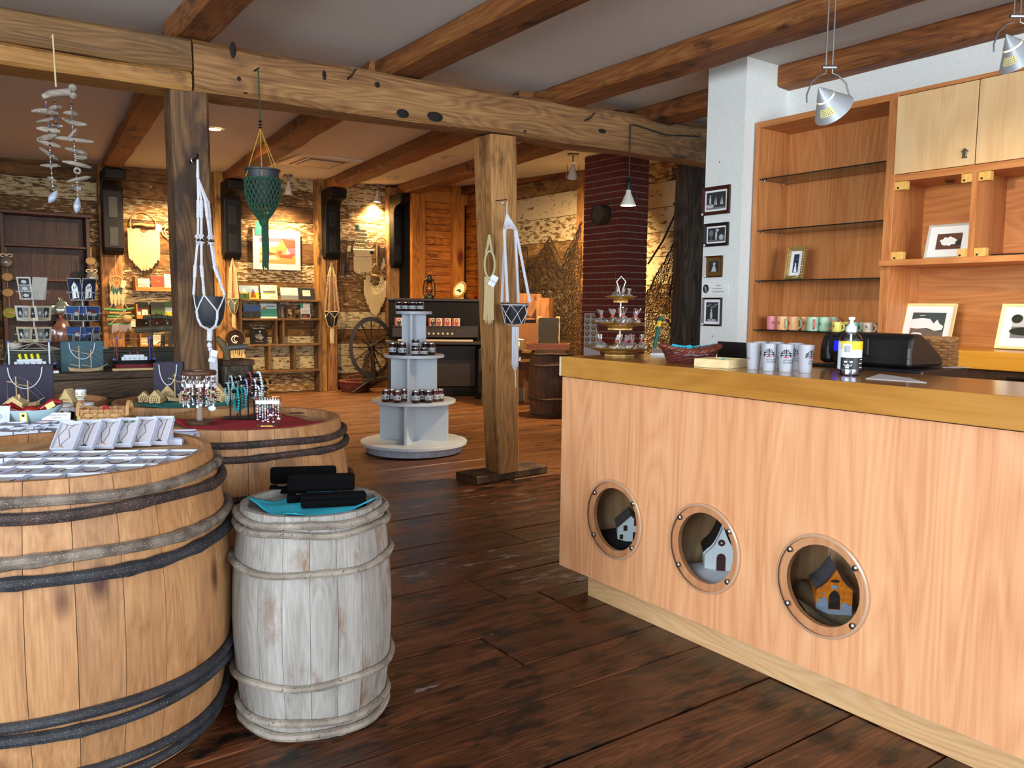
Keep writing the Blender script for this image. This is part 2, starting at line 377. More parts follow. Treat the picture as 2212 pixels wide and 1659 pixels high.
from mathutils import noise as MN
def hewn(mb, p0, p1, w, h, seg=14, jit=.012, ch=.02, seed=0, w1=None, h1=None):
    """rough hewn timber with worn corners between two end centres"""
    p0, p1 = Vector(p0), Vector(p1); d = (p1-p0).normalized(); up = Vector((0, 0, 1)) if abs(d.z) < .7 else Vector((0, 1, 0))
    side = d.cross(up).normalized(); up = side.cross(d)
    vs = []; fs = []; n = 12
    for i in range(seg+1):
        t = i/seg; c = p0.lerp(p1, t); ww = (w+((w1 if w1 else w)-w)*t)/2; hh = (h+((h1 if h1 else h)-h)*t)/2
        pr = [(-ww+ch, -hh), (0, -hh), (ww-ch, -hh), (ww, -hh+ch), (ww, 0), (ww, hh-ch), (ww-ch, hh), (0, hh), (-ww+ch, hh), (-ww, hh-ch), (-ww, 0), (-ww, -hh+ch)]
        for k, (a, b) in enumerate(pr):
            q = MN.noise_vector(Vector((t*(p1-p0).length*1.7+seed*9.1, a*6+k*.3, b*6)))
            vs.append(c+side*(a+q.x*jit)+up*(b+q.y*jit))
    for i in range(seg):
        for k in range(n): fs.append((i*n+k, i*n+(k+1) % n, (i+1)*n+(k+1) % n, (i+1)*n+k))
    fs += [tuple(range(n)), tuple(seg*n+k for k in range(n-1, -1, -1))]
    return mb.add(vs, fs)

# ------------------------------------------------------------------ floor
fl = struct(MB(M_GAP).box(-4.2, -6.1, -.14, 8.0, 12.9, -.045), 'floor')
ys = [-6.05+.32*i for i in range(9)]+[-3.17, -2.85, -2.7, -2.4, -2.1, -1.75, -1.42, -1.1, -.78, -.45, -.12, .2, .5, .85, 1.18, 1.5, 1.84, 2.18, 2.44, 2.756, 3.07, 3.38, 3.77, 4.04, 4.33]
y = 4.33
while y < 12.7:
    y += random.uniform(.24, .34); ys.append(y)
for a, b in zip(ys, ys[1:]):
    xs = [-4.15]; x = -4.15+random.uniform(2.0, 7.0)
    while x < 7.3: xs.append(x); x += random.uniform(5.0, 8.0)
    xs.append(7.95)
    for x0, x1 in zip(xs, xs[1:]):
        L = (x1-x0)/2-.0025; w = (b-a)/2-.0035; e = .004; dz = random.uniform(-.0025, .0025); mb = MB(M_FLOOR_LIT if a > 5.0 else M_FLOOR)
        vs = [(-L, -w, -.04), (L, -w, -.04), (L, w, -.04), (-L, w, -.04), (-L, -w, -e), (L, -w, -e), (L, w, -e), (-L, w, -e), (-L+e, -w+e, 0), (L-e, -w+e, 0), (L-e, w-e, 0), (-L+e, w-e, 0)]
        mb.add(vs, [(0, 3, 2, 1), (8, 9, 10, 11), (0, 1, 5, 4), (1, 2, 6, 5), (2, 3, 7, 6), (3, 0, 4, 7), (4, 5, 9, 8), (5, 6, 10, 9), (6, 7, 11, 10), (7, 4, 8, 11)])
        mb.o('floor_board', fl, loc=((x0+x1)/2, (a+b)/2, dz-.002), fix=False)

# ------------------------------------------------------------------ ceiling
cg = MB(M_CEIL); cg.box(-4.2, -6.1, 3.12, 8.0, 5.35, 3.2)
def ceil_z(x, y): return 3.12 if y < 5.35 else 3.12+(y-5.35)/7.2*(.08+.03*x)
nx = [-4.2, 0, 2, 4, 6, 8.0]
vs = []; fs = []
for j, yy in enumerate([5.35, 7.5, 10, 12.9]):
    for xx in nx: vs.append((xx, yy, ceil_z(xx, yy)))
for j in range(3):
    for i in range(5): fs.append((j*6+i, j*6+i+1, (j+1)*6+i+1, (j+1)*6+i))
cg.add(vs, fs); struct(cg, 'ceiling', fix=False)

# ------------------------------------------------------------------ walls around the sales room
def wall_hole(name, horiz, at, t, a0, a1, z1, holes):
    mb = MB(M_WALLW); cuts = sorted(holes); a = a0
    def bx(p0, p1, z0, zz):
        if p1-p0 < .001 or zz-z0 < .001: return
        mb.box(p0, at, z0, p1, at+t, zz) if horiz else mb.box(at, p0, z0, at+t, p1, zz)
    for h0, h1, zb, zt in cuts:
        bx(a, h0, -.1, z1); bx(h0, h1, -.1, zb); bx(h0, h1, zt, z1); a = h1
    bx(a, a1, -.1, z1); return struct(mb, name)
wall_hole('wall_front', True, -6.05, .12, -4.2, 5.3, 3.13, [(-1.9, .75, .7, 2.85), (1.05, 3.7, .7, 2.85)])
wall_hole('wall_left', False, -4.15, .12, -6.05, 12.9, 3.5, [(-1.7, .3, .7, 2.85), (.5, 2.5, .7, 2.85)])
M_WINF = plain('white_window_paint', '#dfe3e2', .5)
def window(n, horiz, at, a0, a1, z0, z1):
    mb = MB(M_WINF); w = .06
    def bx(p0, p1, q0, q1, d=.07):
        mb.box(p0, at+.02, q0, p1, at+.02+d, q1) if horiz else mb.box(at+.02, p0, q0, at+.02+d, p1, q1)
    bx(a0, a1, z0, z0+w); bx(a0, a1, z1-w, z1); bx(a0, a0+w, z0+w, z1-w); bx(a1-w, a1, z0+w, z1-w)
    k = struct(mb, 'window_%d' % n)
    for q in (.333, .667):
        c = a0+(a1-a0)*q; m2 = MB(M_WINF); (m2.box(c-.015, at+.03, z0+w, c+.015, at+.07, z1-w) if horiz else m2.box(at+.03, c-.015, z0+w, at+.07, c+.015, z1-w)); m2.o('glazing_bar', k)
window(1, True, -6.05, -1.9, .75, .7, 2.85); window(2, True, -6.05, 1.05, 3.7, .7, 2.85)
window(3, False, -4.15, -1.7, .3, .7, 2.85); window(4, False, -4.15, .5, 2.5, .7, 2.85)
struct(MB(M_WALLW).box(5.13, -6.05, -.1, 5.3, 3.8, 3.13), 'wall_right')
struct(MB(M_WALLW).box(4.66, 3.79, -.1, 5.32, 4.13, 3.13), 'wall_partition')

# ------------------------------------------------------------------ back wall of old boards
WY = 12.55
wb = struct(MB(M_GAP).box(-4.2, WY+.035, -.1, 8.0, WY+.16, 3.6), 'wall_back')
def planked(par, a0, a1, rows, mat, horiz=True, at=WY, t=.035, nm='wall_board'):
    for z0, z1 in rows:
        L = (a1-a0)/2-.001; h = (z1-z0)/2-.004; mb = MB(mat); d = random.uniform(0, .008)
        if horiz: mb.box(-L, d, -h, L, t, h).o(nm, par, loc=((a0+a1)/2, at, (z0+z1)/2), fix=False)
        else: mb.box(d, -L, -h, t, L, h).o(nm, par, loc=(at, (a0+a1)/2, (z0+z1)/2), fix=False)
def rows(z0, z1, h0, h1):
    out = []; z = z0
    while z < z1-.08:
        n = min(z1, z+random.uniform(h0, h1)); n = z1 if z1-n < .1 else n; out.append((z, n)); z = n
    return out
for a0, a1 in ((-4.1, 1.95), (2.18, 3.52), (3.78, 5.12), (5.42, 6.4), (6.6, 6.9)):
    planked(wb, a0, a1, rows(0, 3.5, .2, .34), M_PLANK)
PX = []
for i, (pl, pr, d) in enumerate(((219, 266, .16), (467, 512, .16), (687, 729, .18), (841, 869, .18))):
    x0 = oy(pl, 600, WY-d).x; x1 = oy(pr, 600, WY-d).x; PX.append((x0, x1, d))
    p = T('wall_post', ['old brown wall post between dark bookcase and white fringed wall hanging', 'old brown wall post left of the red barn picture', 'old brown wall post right of the red barn picture', 'old brown wall post left of the orange boarded corner'][i], 'post', ((x0+x1)/2, WY-d/2, 0), group='wall posts of the back wall')
    w = (x1-x0)
    if i in (1, 2):
        MB(M_WPOST).box(-w/2, -d/2-.02, 0, -w/2+.13, d/2-.003, 3.38).o('trim_strip', p, bev=.004)
        hewn(MB(M_POST), (.07, 0, 0), (.07, 0, 3.34), w-.15, d-.01, 14, .006, .01, i).o('shaft', p, smooth=28)
    else: hewn(MB(M_POST), (0, 0, 0), (0, 0, 3.34), w, d-.01, 14, .006, .012, i).o('shaft', p, smooth=28)
# black iron knees under the joists
def knee(i, xc, w, ytop, zt, zb, arm):
    k = T('iron_bracket', ['black iron knee bracket above the fringed hanging post, leftmost', 'black iron knee bracket beside the green plant hanger', 'black iron knee bracket above the brown and white plant hanger', 'black iron knee bracket left of the orange boards, rightmost'][i], 'bracket', (xc, ytop, zb), group='black iron brackets on the back wall')
    H = zt-zb; pr = [(0, .08), (-.07, 0), (-.15, .04), (-.17, .1), (-.17, H-.3)]
    for q in range(1, 6): a = q/6*PI/2; pr.append((-.17-.16*(1-math.cos(a)), H-.3+.14*math.sin(a)))
    pr += [(-arm+.03, H-.15), (-arm, H-.12), (-arm, H), (0, H)]
    MB(M_BLACK).prism(pr, w, 'x', -w/2).o('body', k, bev=.015)
    for z0, z1 in ((.12, .38), (.5, H-.34)):
        MB(M_BLACKP).box(-w*.22, -.176, z0, w*.22, -.168, z1).o('slot', k, bev=.004)
for i, (pl, pr_, yt, yb) in enumerate(((223, 262, 363, 545), (484, 518, 385, 556), (702, 734, 405, 556), (850, 869, 424, 575))):
    d = PX[i][2]; Y = WY-d-.001; a = oy(pl, yb, Y-.17); b = oy(pr_, yt, Y-.17); knee(i, (a.x+b.x)/2+.01, b.x-a.x, Y, (3.145, 3.155, 3.175, 3.195)[i], a.z-.03, .42)

# boarded orange corner
OY, RX = 11.95, 7.5
oxl = oy(889, 600, OY).x
wc = struct(MB(M_GAP).box(oxl, OY+.03, -.1, 8.0, OY+.62, 3.6), 'wall_corner')
def srows(z0, z1): return rows(z0, z1, .1, .15)
p0, p1, p2 = oy(918, 600, OY-.05).x, oy(976, 600, OY-.05).x, RX
planked(wc, p0, p1, srows(0, 3.5), M_ORANGE, True, OY, .03)
MB(M_ORPOST).box(oxl-.02, OY-.06, 0, p0, OY+.02, 3.42).o('corner_board', wc, bev=.004)
MB(M_ORPOST).box(p1, OY-.08, 0, oy(1003, 600, OY-.08).x, OY+.02, 3.42).o('corner_board', wc, bev=.004)
wr = struct(MB(M_GAP).box(RX+.03, 3.9, -.1, RX+.15, 12.6, 3.6), 'wall_right_back')
yc0 = ox(1034, 600, RX-.05).y
planked(wr, yc0, OY-.01, srows(0, 3.5), M_ORANGEY, False, RX, .03)
yc1 = ox(1052, 600, RX-.05).y
MB(M_ORPOST).box(RX-.06, yc1, 0, RX+.02, yc0, 3.42).o('corner_board', wr, bev=.004)
MB(M_ORPOST).box(oxl-.01, OY-.05, 3.1, RX, OY-.001, 3.28).o('top_rail', wc)
yp0, yp1 = ox(1268, 600, RX-.06).y, ox(1246, 600, RX-.06).y
planked(wr, yp1, yc1, rows(0, 3.3, .3, .36), M_PLANKR, False, RX, .03)
MB(M_POST).box(RX-.09, yp0, 0, RX+.02, yp1, 3.3).o('wall_post', wr, bev=.006)
planked(wr, 4.0, yp0, rows(0, 3.3, .3, .36), M_PLANKR, False, RX, .03)
hewn(MB(M_JOIST), (RX-.07, 4.2, 3.34), (RX-.07, OY-.1, 3.34), .16, .16, 20, .008, .012, 5).o('wall_plate', wr, smooth=True)
M_GREYB = wood('grey_weathered_post', '#241d17', '#4a4037', '#6e655a', 'Z', 1, .85, ring=1, bump=.6, var=.1, paint='#8d8880', paint_amt=.33, paint_scale=2, paint_stretch=5)
ya, yb_ = ox(1500, 500, RX-.25).y-.25, ox(1449, 500, RX-.25).y
hewn(MB(M_GREYB), (RX-.12, (ya+yb_)/2, 0), (RX-.12, (ya+yb_)/2, 3.3), abs(yb_-ya), .24, 16, .02, .03, 8).o('rough_post', wr, smooth=True)

# ------------------------------------------------------------------ timber frame
def beam_z(x): return 2.625+.018*x, 2.915+.022*x
BY0, BY1 = 5.18, 5.46
bm_l = T('support_beam', 'long hewn ceiling beam, left length above the driftwood mobile', 'beam', (-2.5, 5.32, 2.6))
xj = 1.335
def bz(x, q): return beam_z(x)[0]+(beam_z(x)[1]-beam_z(x)[0])*q
def part(mb, xs0, xs1, q0a, q1a, q0b, q1b, seed, name, par, yo=0, ch=.018, jit=.012):
    a0, a1 = bz(xs0, q0a), bz(xs0, q1a); b0, b1 = bz(xs1, q0b), bz(xs1, q1b)
    o = Vector(par.location)
    hewn(mb, Vector((xs0, (BY0+BY1)/2+yo, (a0+a1)/2))-o, Vector((xs1, (BY0+BY1)/2+yo, (b0+b1)/2))-o, BY1-BY0, a1-a0, 26, jit, ch, seed, None, b1-b0).o(name, par, smooth=28)
part(MB(M_BEAML), -4.0, xj-.006, .52, 1.0, .36, 1.0, 1, 'upper_timber', bm_l)
part(MB(M_BEAMY), -4.0, xj-.006, .0, .515, .0, .355, 2, 'lower_timber', bm_l, .008)
bm_r = T('support_beam', 'long hewn ceiling beam, right length over both posts and the white display', 'beam', (1.4, 5.32, 2.6))
part(MB(M_BEAM), xj+.006, 6.9, 0, 1, 0, 1.02, 3, 'timber', bm_r, 0, .03, .016)
M_KNOT = plain('dark_knot', '#120c08', .8, bump=.6, bscale=80)
for px, py, rx, rz_ in ((503, 108, .02, .05), (700, 165, .018, .04), (517, 172, .03, .03), (651, 206, .045, .02), (870, 245, .05, .03), (940, 252, .07, .035), (1133, 283, .04, .018), (530, 196, .025, .02), (1300, 283, .05, .02), (1450, 300, .02, .03), (815, 183, .02, .02)):
    p = oy(px, py, BY0+.004); m2 = MB(M_KNOT); m2.ball((0, 0, 0), 1, 12, 6, (rx, .007, rz_)); m2.o('knot', bm_r, loc=p-Vector((1.4, 5.32, 2.6)), smooth=True)
for px, py, dx in ((750, 172, .03), (1262, 262, .05)):
    p = oy(px, py, BY0)-Vector((1.4, 5.32, 2.6)); MB(M_IRON).tube([p+Vector((0, .03, 0)), p+Vector((dx*.5, -.04, .02)), p+Vector((dx, -.07, .06))], .007, 6).o('iron_nail', bm_r)
p = oy(415, 128, BY0)
def joist(lbl, x0, x1, y0, y1, w, z0, z1, seed, mat=M_JOIST, h=.17):
    zt0 = ceil_z(x0, y0); zt1 = ceil_z(x1, y1)
    c = Vector(((x0+x1)/2, (y0+y1)/2, (z0+z1)/2))
    return hewn(MB(mat), Vector((x0, y0, (z0+zt0)/2))-c, Vector((x1, y1, (z1+zt1)/2))-c, w, zt0-z0, 26, .014, .018, seed, None, zt1-z1).o('ceiling_joist', label=lbl, cat='joist', loc=c, smooth=28)
joist('hewn ceiling joist meeting the beam joint, near the left edge', 1.36, 1.34, 5.5, -6.0, .22, 2.965, 2.965, 11)
joist('hewn ceiling joist rising from beam at top centre', 2.79, 2.70, 5.5, -6.0, .27, 2.985, 2.985, 12)
joist('hewn ceiling joist running over the counter with a wooden peg', 4.21, 4.06, 5.5, -6.0, .28, 2.99, 2.99, 13)
joist('hewn ceiling joist set in the white wall above the cupboards', 5.08, 5.08, 3.785, -6.0, .16, 2.965, 2.965, 14)
joist('short hewn ceiling joist between beam and white partition', 5.25, 5.2, 5.5, 4.14, .28, 2.985, 2.985, 15)
joist('back room joist running to the leftmost iron bracket', 1.38, 2.08, 5.45, 12.38, .24, 2.97, 3.17, 16)
joist('back room joist behind the green plant hanger', 2.75, 3.72, 5.45, 12.38, .27, 2.98, 3.18, 17)
joist('back room joist right of the ceiling air vent', 4.08, 5.28, 5.45, 12.38, .28, 2.99, 3.20, 18)
joist('back room joist above the piano and lantern', 5.12, 6.55, 5.45, 12.38, .28, 2.99, 3.22, 19)
MB(M_GREYB).tube([ox(1622, 14, 4.07)+Vector((-.02, 0, .02)), ox(1680, 36, 4.07)+Vector((.05, 0, 0))], [.014, .02], 7).o('wooden_peg', label='short broken wooden peg stuck in joist over the counter', cat='peg')

# posts
po = T('support_post', 'square wooden post in the middle on a loose plank base', 'post', (3.71, 5.33, 0))
hewn(MB(M_POSTM), (0, 0, .066), (-.1, 0, 2.683), .2, .22, 22, .006, .014, 21, .245, .25).o('shaft', po, smooth=28)
blk = hewn(MB(M_POSTD), (-.33, .02, .0335), (.42, .09, .0335), .27, .064, 8, .003, .008, 22).o('base_plank', po, smooth=28)
pl = T('support_post', 'dark wooden post at left carrying the white plant hanger with black pot', 'post', (1.335, 5.33, 0))
hewn(MB(M_POSTD), (.02, 0, 0), (-.01, 0, 2.655), .215, .22, 22, .006, .016, 23).o('shaft', pl, smooth=28)

# ------------------------------------------------------------------ brick chimney
CX0, CX1, CY0, CY1 = 6.28, 6.67, 6.74, 7.40
ch = T('brick_chimney', 'red brick chimney stack with pale mortar joints', 'chimney', (CX0, CY0, 0))
g = .006
MB(M_MORTAR).box(g, g, 0, CX1-CX0-g, CY1-CY0-g, 3.14).o('mortar_core', ch)
course = .0745; BL = .2; BW = .093; J = .0095
bmesh_cache = {}
def brick(lx, ly):
    k = (round(lx, 3), round(ly, 3))
    if k not in bmesh_cache:
        m = MB(M_BRICK).box(-lx/2, -ly/2, -(course-J)/2, lx/2, ly/2, (course-J)/2).mesh('brick'); bmesh_cache[k] = m
    return bmesh_cache[k]
DX, DYc = CX1-CX0, CY1-CY0
for r in range(42):
    z = r*course+course/2
    odd = r % 2
    # left face (runs in depth): starts with a stretcher or a header at the near corner
    pos = 0.0 if not odd else BW+J
    first = True
    while pos < DYc-.02:
        L = min(BL, DYc-pos)
        if first and odd: pass
        link('brick', brick(BW, L), ch, loc=(BW/2+random.uniform(-.0012, .0012), pos+L/2, z)); pos += L+J; first = False
    pos = BW+J if not odd else 0.0
    while pos < DX-.02:
        L = min(BL, DX-pos)
        link('brick', brick(L, BW), ch, loc=(pos+L/2, BW/2+random.uniform(-.0012, .0012), z)); pos += L+J
# ------------------------------------------------------------------ counter
M_CFACE = wood('counter_laminate', '#c8875a', '#dda072', '#e9b587', 'Z', 1.1, .42, ring=1.6, bump=.03, var=0, stretch=14, fine=.3, rmix=.2, rst=8, rs=.4)
M_CKICK = wood('counter_kick_laminate', '#b98f61', '#cda475', '#d8b488', 'Y', 1.1, .45, ring=1.2, bump=.05, var=0, stretch=9)
M_CSLAB = wood('counter_top_maple', '#96611f', '#b57e34', '#c79248', 'Y', .9, .22, ring=.7, bump=.03, var=0, stretch=6, coat=.5, rmix=.12, fine=.25)
M_CEDGE = plain('pale_edge_band', '#d9cba9', .5)
M_CAB = wood('cupboard_laminate', '#a8642f', '#c07c45', '#cf9159', 'Z', 1.1, .4, ring=2.0, bump=.03, var=0, stretch=12, fine=.35, rmix=.25, rst=9, rs=.35)
M_CABH = wood('cupboard_laminate_cross', '#a8642f', '#c27e46', '#d2945a', 'Y', 1.1, .4, ring=2.0, bump=.03, var=0, stretch=12, fine=.35, rmix=.25, rst=9, rs=.35)
M_DOOR = wood('maple_door', '#d3a873', '#e0ba86', '#e8c796', 'Z', 1, .45, ring=.5, bump=.03, var=.02, stretch=6)
M_LEDGE = wood('maple_ledge', '#b87a22', '#d2942f', '#dca546', 'Y', 1, .3, ring=.6, bump=.04, var=0, stretch=6)
M_DRAWER = wood('dark_drawer', '#4a3120', '#61432c', '#755438', 'Z', 1, .5, ring=1, bump=.05, var=0)
M_NICHE = wood('niche_wood', '#b99468', '#cfae84', '#dabd96', 'Z', 1.2, .5, ring=1, bump=.05, var=0)
M_SCREW = plain('steel_screw', '#9a9a98', .3, 1)
M_SCREWD = plain('screw_recess', '#303030', .5, .8)
M_ACRY = glassy('acrylic_pane', (.97, .96, .94), .06)
M_ACRYE = plain('acrylic_edge', '#b9977a', .15, spec=.8)
CXF, CYE = 2.47, 3.045
ct = T('shop_counter', 'long light wood sales counter with three round display windows', 'counter', (2.8, .8, 0))
PORT = [(2.657, .433), (2.129, .433), (1.603, .433)]
PR, PI_ = .18, .142
fp = MB(M_CFACE); ZB, ZT, YN = .118, 1.049, -1.6
def fquad(y0, z0, y1, z1): fp.poly([(CXF, y0, z0), (CXF, y1, z0), (CXF, y1, z1), (CXF, y0, z1)])
sq = .2; edge = CYE
for (yc, zc) in PORT:
    fquad(yc+sq, ZB, edge, ZT); fquad(yc-sq, ZB, yc+sq, zc-sq); fquad(yc-sq, zc+sq, yc+sq, ZT); edge = yc-sq
    n = 32; inn = []; out = []
    for i in range(n):
        a = 2*PI*i/n+PI/4; c, s_ = math.cos(a), math.sin(a); k = sq/max(abs(c), abs(s_))
        inn.append((yc+PI_*c, zc+PI_*s_)); out.append((yc+k*c, zc+k*s_))
    for i in range(n):
        j = (i+1) % n; fp.poly([(CXF, *inn[i]), (CXF, *inn[j]), (CXF, *out[j]), (CXF, *out[i])]); fp.poly([(CXF, *inn[i]), (CXF, *inn[j]), (CXF+.02, *inn[j]), (CXF+.02, *inn[i])])
fquad(YN, ZB, edge, ZT)
fp.poly([(CXF, YN, ZB), (CXF, CYE, ZB), (CXF+.03, CYE, ZB), (CXF+.03, YN, ZB)])
ow(fp, 'front_panel', ct, fix=False)
ow(MB(M_CFACE).box(CXF+.0005, CYE-.02, ZB, 2.98, CYE, ZT), 'end_panel', ct)
ow(MB(M_CKICK).box(2.525, YN, 0, 2.54, 2.889, ZB+.002).box(2.54, 2.874, 0, 2.95, 2.889, ZB+.002), 'kick_board', ct)
ow(MB(M_GAP).box(2.48, YN, ZT, 2.97, CYE-.03, 1.056), 'shadow_gap', ct)
ow(MB(M_CAB).box(2.95, YN, 0, 2.97, CYE-.02, ZT), 'rear_panel', ct)
ow(MB(M_CSLAB).box(2.44, YN, 1.055, 2.98, 3.022, 1.15), 'top_slab', ct, bev=.004)
ow(MB(M_CEDGE).box(2.442, 3.022, 1.057, 2.978, 3.036, 1.148), 'edge_band', ct)
ow(MB(M_CAB).box(2.98, YN, 1.05, 3.72, 2.9, 1.08).box(3.7, YN, 0, 3.72, 2.9, 1.05), 'work_desk', ct)
for i, (yc, zc) in enumerate(PORT):
    nb = MB(M_NICHE); x0, x1, h = CXF+.021, CXF+.34, .2
    nb.poly([(x1, yc-h, zc-h+.03), (x1, yc+h, zc-h+.03), (x1, yc+h, zc+h), (x1, yc-h, zc+h)])
    for s_ in (-1, 1): nb.poly([(x0, yc+s_*h, zc-h+.03), (x1, yc+s_*h, zc-h+.03), (x1, yc+s_*h, zc+h), (x0, yc+s_*h, zc+h)])
    nb.poly([(x0, yc-h, zc-h+.03), (x0, yc+h, zc-h+.03), (x1, yc+h, zc-h+.03), (x1, yc-h, zc-h+.03)]); nb.poly([(x0, yc-h, zc+h), (x0, yc+h, zc+h), (x1, yc+h, zc+h), (x1, yc-h, zc+h)])
    ow(nb, 'niche', ct, fix=False)
    RM = Matrix.Translation((CXF-.0005, yc, zc)) @ Matrix.Rotation(-PI/2, 4, 'Y')
    w = ow(MB(M_ACRYE).lathe([(PR-.006, .001), (PR, .003), (PR, .010), (PR-.005, .013), (PR-.009, .0128)], 48, M=RM, caps=False), 'window_rim', ct, smooth=True)
    ow(MB(M_ACRY).lathe([(0.0001, .0125), (PR-.007, .0125)], 48, M=RM, caps=False), 'pane', ct)
    for a in (math.radians(q) for q in (38, 142, 218, 322)):
        c = Vector((CXF-.013, yc+.161*math.cos(a), zc+.161*math.sin(a)))
        Mx = Matrix.Translation(c) @ Matrix.Rotation(-PI/2, 4, 'Y')
        s1 = ow(MB(M_SCREW).lathe([(.0105, 0), (.0105, .002), (.007, .005), (.0001, .006)], 14, M=Mx), 'screw', ct, smooth=True)

# little houses inside the windows
M_SLATE = plain('slate_grey_paint', '#4c545c', .6); M_HWHITE = plain('house_white', '#cfe0ea', .6); M_MAROON = plain('maroon_paint', '#3c1620', .6)
M_HDARK = plain('house_dark', '#0e0c0e', .7); M_HORANGE = plain('house_amber_brick', '#c9761a', .35, var=.35, bscale=45); M_HBLUE = plain('house_blue_stone', '#8497b0', .45, var=.12, bscale=60)
def house(name, label, loc, rz, w, d, h, rh, mw, mr, mt, ov=.008, flare=0):
    t = T(name, label, 'model house', loc, rz)
    pts = [(-w/2, 0), (w/2, 0), (w/2, h)]
    for i in range(1, 8):
        q = i/8; x = w/2*(1-q); z = h+rh*(q-flare*math.sin(PI*q)*.35); pts.append((x, z))
    pts.append((0, h+rh)); pts += [(-x, z) for x, z in pts[-2:2:-1]] + [(-w/2, h)]
    MB(mw).prism(pts, d, 'y', 0).o('walls', t)
    prof = [(w/2+ov, h-ov*rh/(w/2))]+pts[3:10]+[(0, h+rh)]
    prof = [prof[0]]+[p for p in pts if p[0] > 0 and p[1] > h+1e-6]+[(0, h+rh)]
    for s_ in (-1, 1):
        o = MB(mr); th = .004
        for a, b in zip(prof, prof[1:]):
            A = [(s_*a[0], -ov, a[1]+.0005), (s_*b[0], -ov, b[1]+.0005), (s_*b[0], d+ov, b[1]+.0005), (s_*a[0], d+ov, a[1]+.0005)]
            o.hexa(A+[(x, y, z+th) for x, y, z in A])
        o.o('roof', t)
        v = MB(mt)
        for a, b in zip(prof, prof[1:]):
            A = [(s_*a[0], -ov-.002, a[1]-.004), (s_*b[0], -ov-.002, b[1]-.004), (s_*b[0], -ov, b[1]-.004), (s_*a[0], -ov, a[1]-.004)]
            v.hexa(A+[(x, y, z+.009) for x, y, z in A])
        v.o('verge_trim', t)
    return t
fz = .433-.2+.031
h1 = house('model_house', 'small white model house with grey roof behind leftmost round counter window', (2.62, ox(1360, 1188, 2.62).y, fz+.03), math.radians(-40), .115, .13, .075, .055, M_HWHITE, M_SLATE, M_MAROON)
for x, z, w, hh in ((-.022, .05, .018, .026), (.03, .075, .026, .03), (.028, .005, .03, .04), (-.04, .01, .016, .022)): MB(M_MAROON if z > .06 else M_HDARK).box(x-w/2, -.0015, z, x+w/2, .001, z+hh).o('window', h1)
MB(M_MAROON).box(.02, .09, .1, .04, .11, .155).o('chimney', h1)
h2 = house('model_house', 'white model chapel with dark roof and round gable window on white cloth', (2.63, ox(1556, 1245, 2.63).y, fz+.035), math.radians(-44), .13, .14, .085, .11, M_HWHITE, M_HDARK, M_HWHITE, flare=.6)
dm = MB(M_MAROON); dm.prism([(-.018, 0), (.018, 0), (.018, .055)]+[(.018*math.cos(a), .055+.018*math.sin(a)) for a in (PI/4, PI/2, 3*PI/4)]+[(-.018, .055)], .003, 'y', -.0025); dm.o('door', h2)
MB(M_MAROON).lathe([(.014, 0), (.014, .003)], 16, M=Matrix.Translation((0, -.0002, .118)) @ Matrix.Rotation(PI/2, 4, 'X')).o('round_window', h2)
MB(M_HWHITE).lathe([(.004, 0), (.004, .0015)], 10, M=Matrix.Translation((0, -.003, .118)) @ Matrix.Rotation(PI/2, 4, 'X')).o('window_boss', h2)
h3 = house('model_house', 'model chapel with amber and blue stone front behind rightmost round window', (2.62, ox(1800, 1335, 2.62).y, fz+.02), math.radians(-46), .155, .16, .125, .095, M_HORANGE, M_SLATE, M_MAROON, flare=.5)
h3.scale = (.8, .8, .8)
dm = MB(M_HDARK); dm.prism([(-.024, .025), (.024, .025), (.024, .085), (.012, .105), (0, .112), (-.012, .105), (-.024, .085)], .003, 'y', -.0025); dm.o('door', h3)
for x0, z0, x1, z1 in ((-.077, 0, .077, .022), (-.077, .022, -.026, .05), (.028, .022, .077, .046), (-.07, .05, -.03, .07), (-.052, .072, -.034, .08), (-.05, .095, -.038, .102), (-.015, .118, .012, .135), (.03, .046, .06, .056)):
    st = MB(M_HBLUE); st.box(x0, -.002, z0, x1, .001, z1); st.o('stone_patch', h3)
MB(M_HDARK).ball((0, -.001, .155), .02, 12, 6, (1, .1, .35)).o('gable_window', h3)
for q in (0.0, .14): MB(M_MAROON).tube([(0, q-.008, .22), (0, q-.008, .25)], [.002, .001], 5).o('finial', h3)
M_WCLOTH = plain('white_cloth', '#dfe6f2', .8); M_NAVY = plain('navy_cloth', '#10141f', .8); M_BURLAP = plain('burlap', '#7d7256', .95, bump=.8, bscale=400, var=.2)
def cloth(name, label, c, rx, ry, zf, mat, n=22, cat='cloth', group=None, rz=0, hole=None):
    mb = MB(mat); vs = []
    for j in range(n+1):
        for i in range(n+1):
            x, y = -rx+2*rx*i/n, -ry+2*ry*j/n; vs.append((x, y, zf(x, y)))
    fs = [(j*(n+1)+i, j*(n+1)+i+1, (j+1)*(n+1)+i+1, (j+1)*(n+1)+i) for j in range(n) for i in range(n)]
    mb.add(vs, fs); o = mb.o(name, label=label, cat=cat, loc=c, rz=rz, smooth=60, fix=False, group=group)
    s_ = o.modifiers.new('thick', 'SOLIDIFY'); s_.thickness = .0016; s_.offset = 1
    return o
cloth('display_cloth', 'white cloth under the model chapel in the middle window', (2.65, 2.129, fz), .145, .185, lambda x, y: .010+.012*math.sin(y*22+x*9)+.02*max(0, y/.18)+.008, M_WCLOTH)
cloth('display_cloth', 'dark navy cloth behind the small white house in left window', (2.65, 2.66, fz), .145, .185, lambda x, y: .008+.008*math.sin(y*25+x*12)+.055*max(0, y-.02)/.16, M_NAVY)
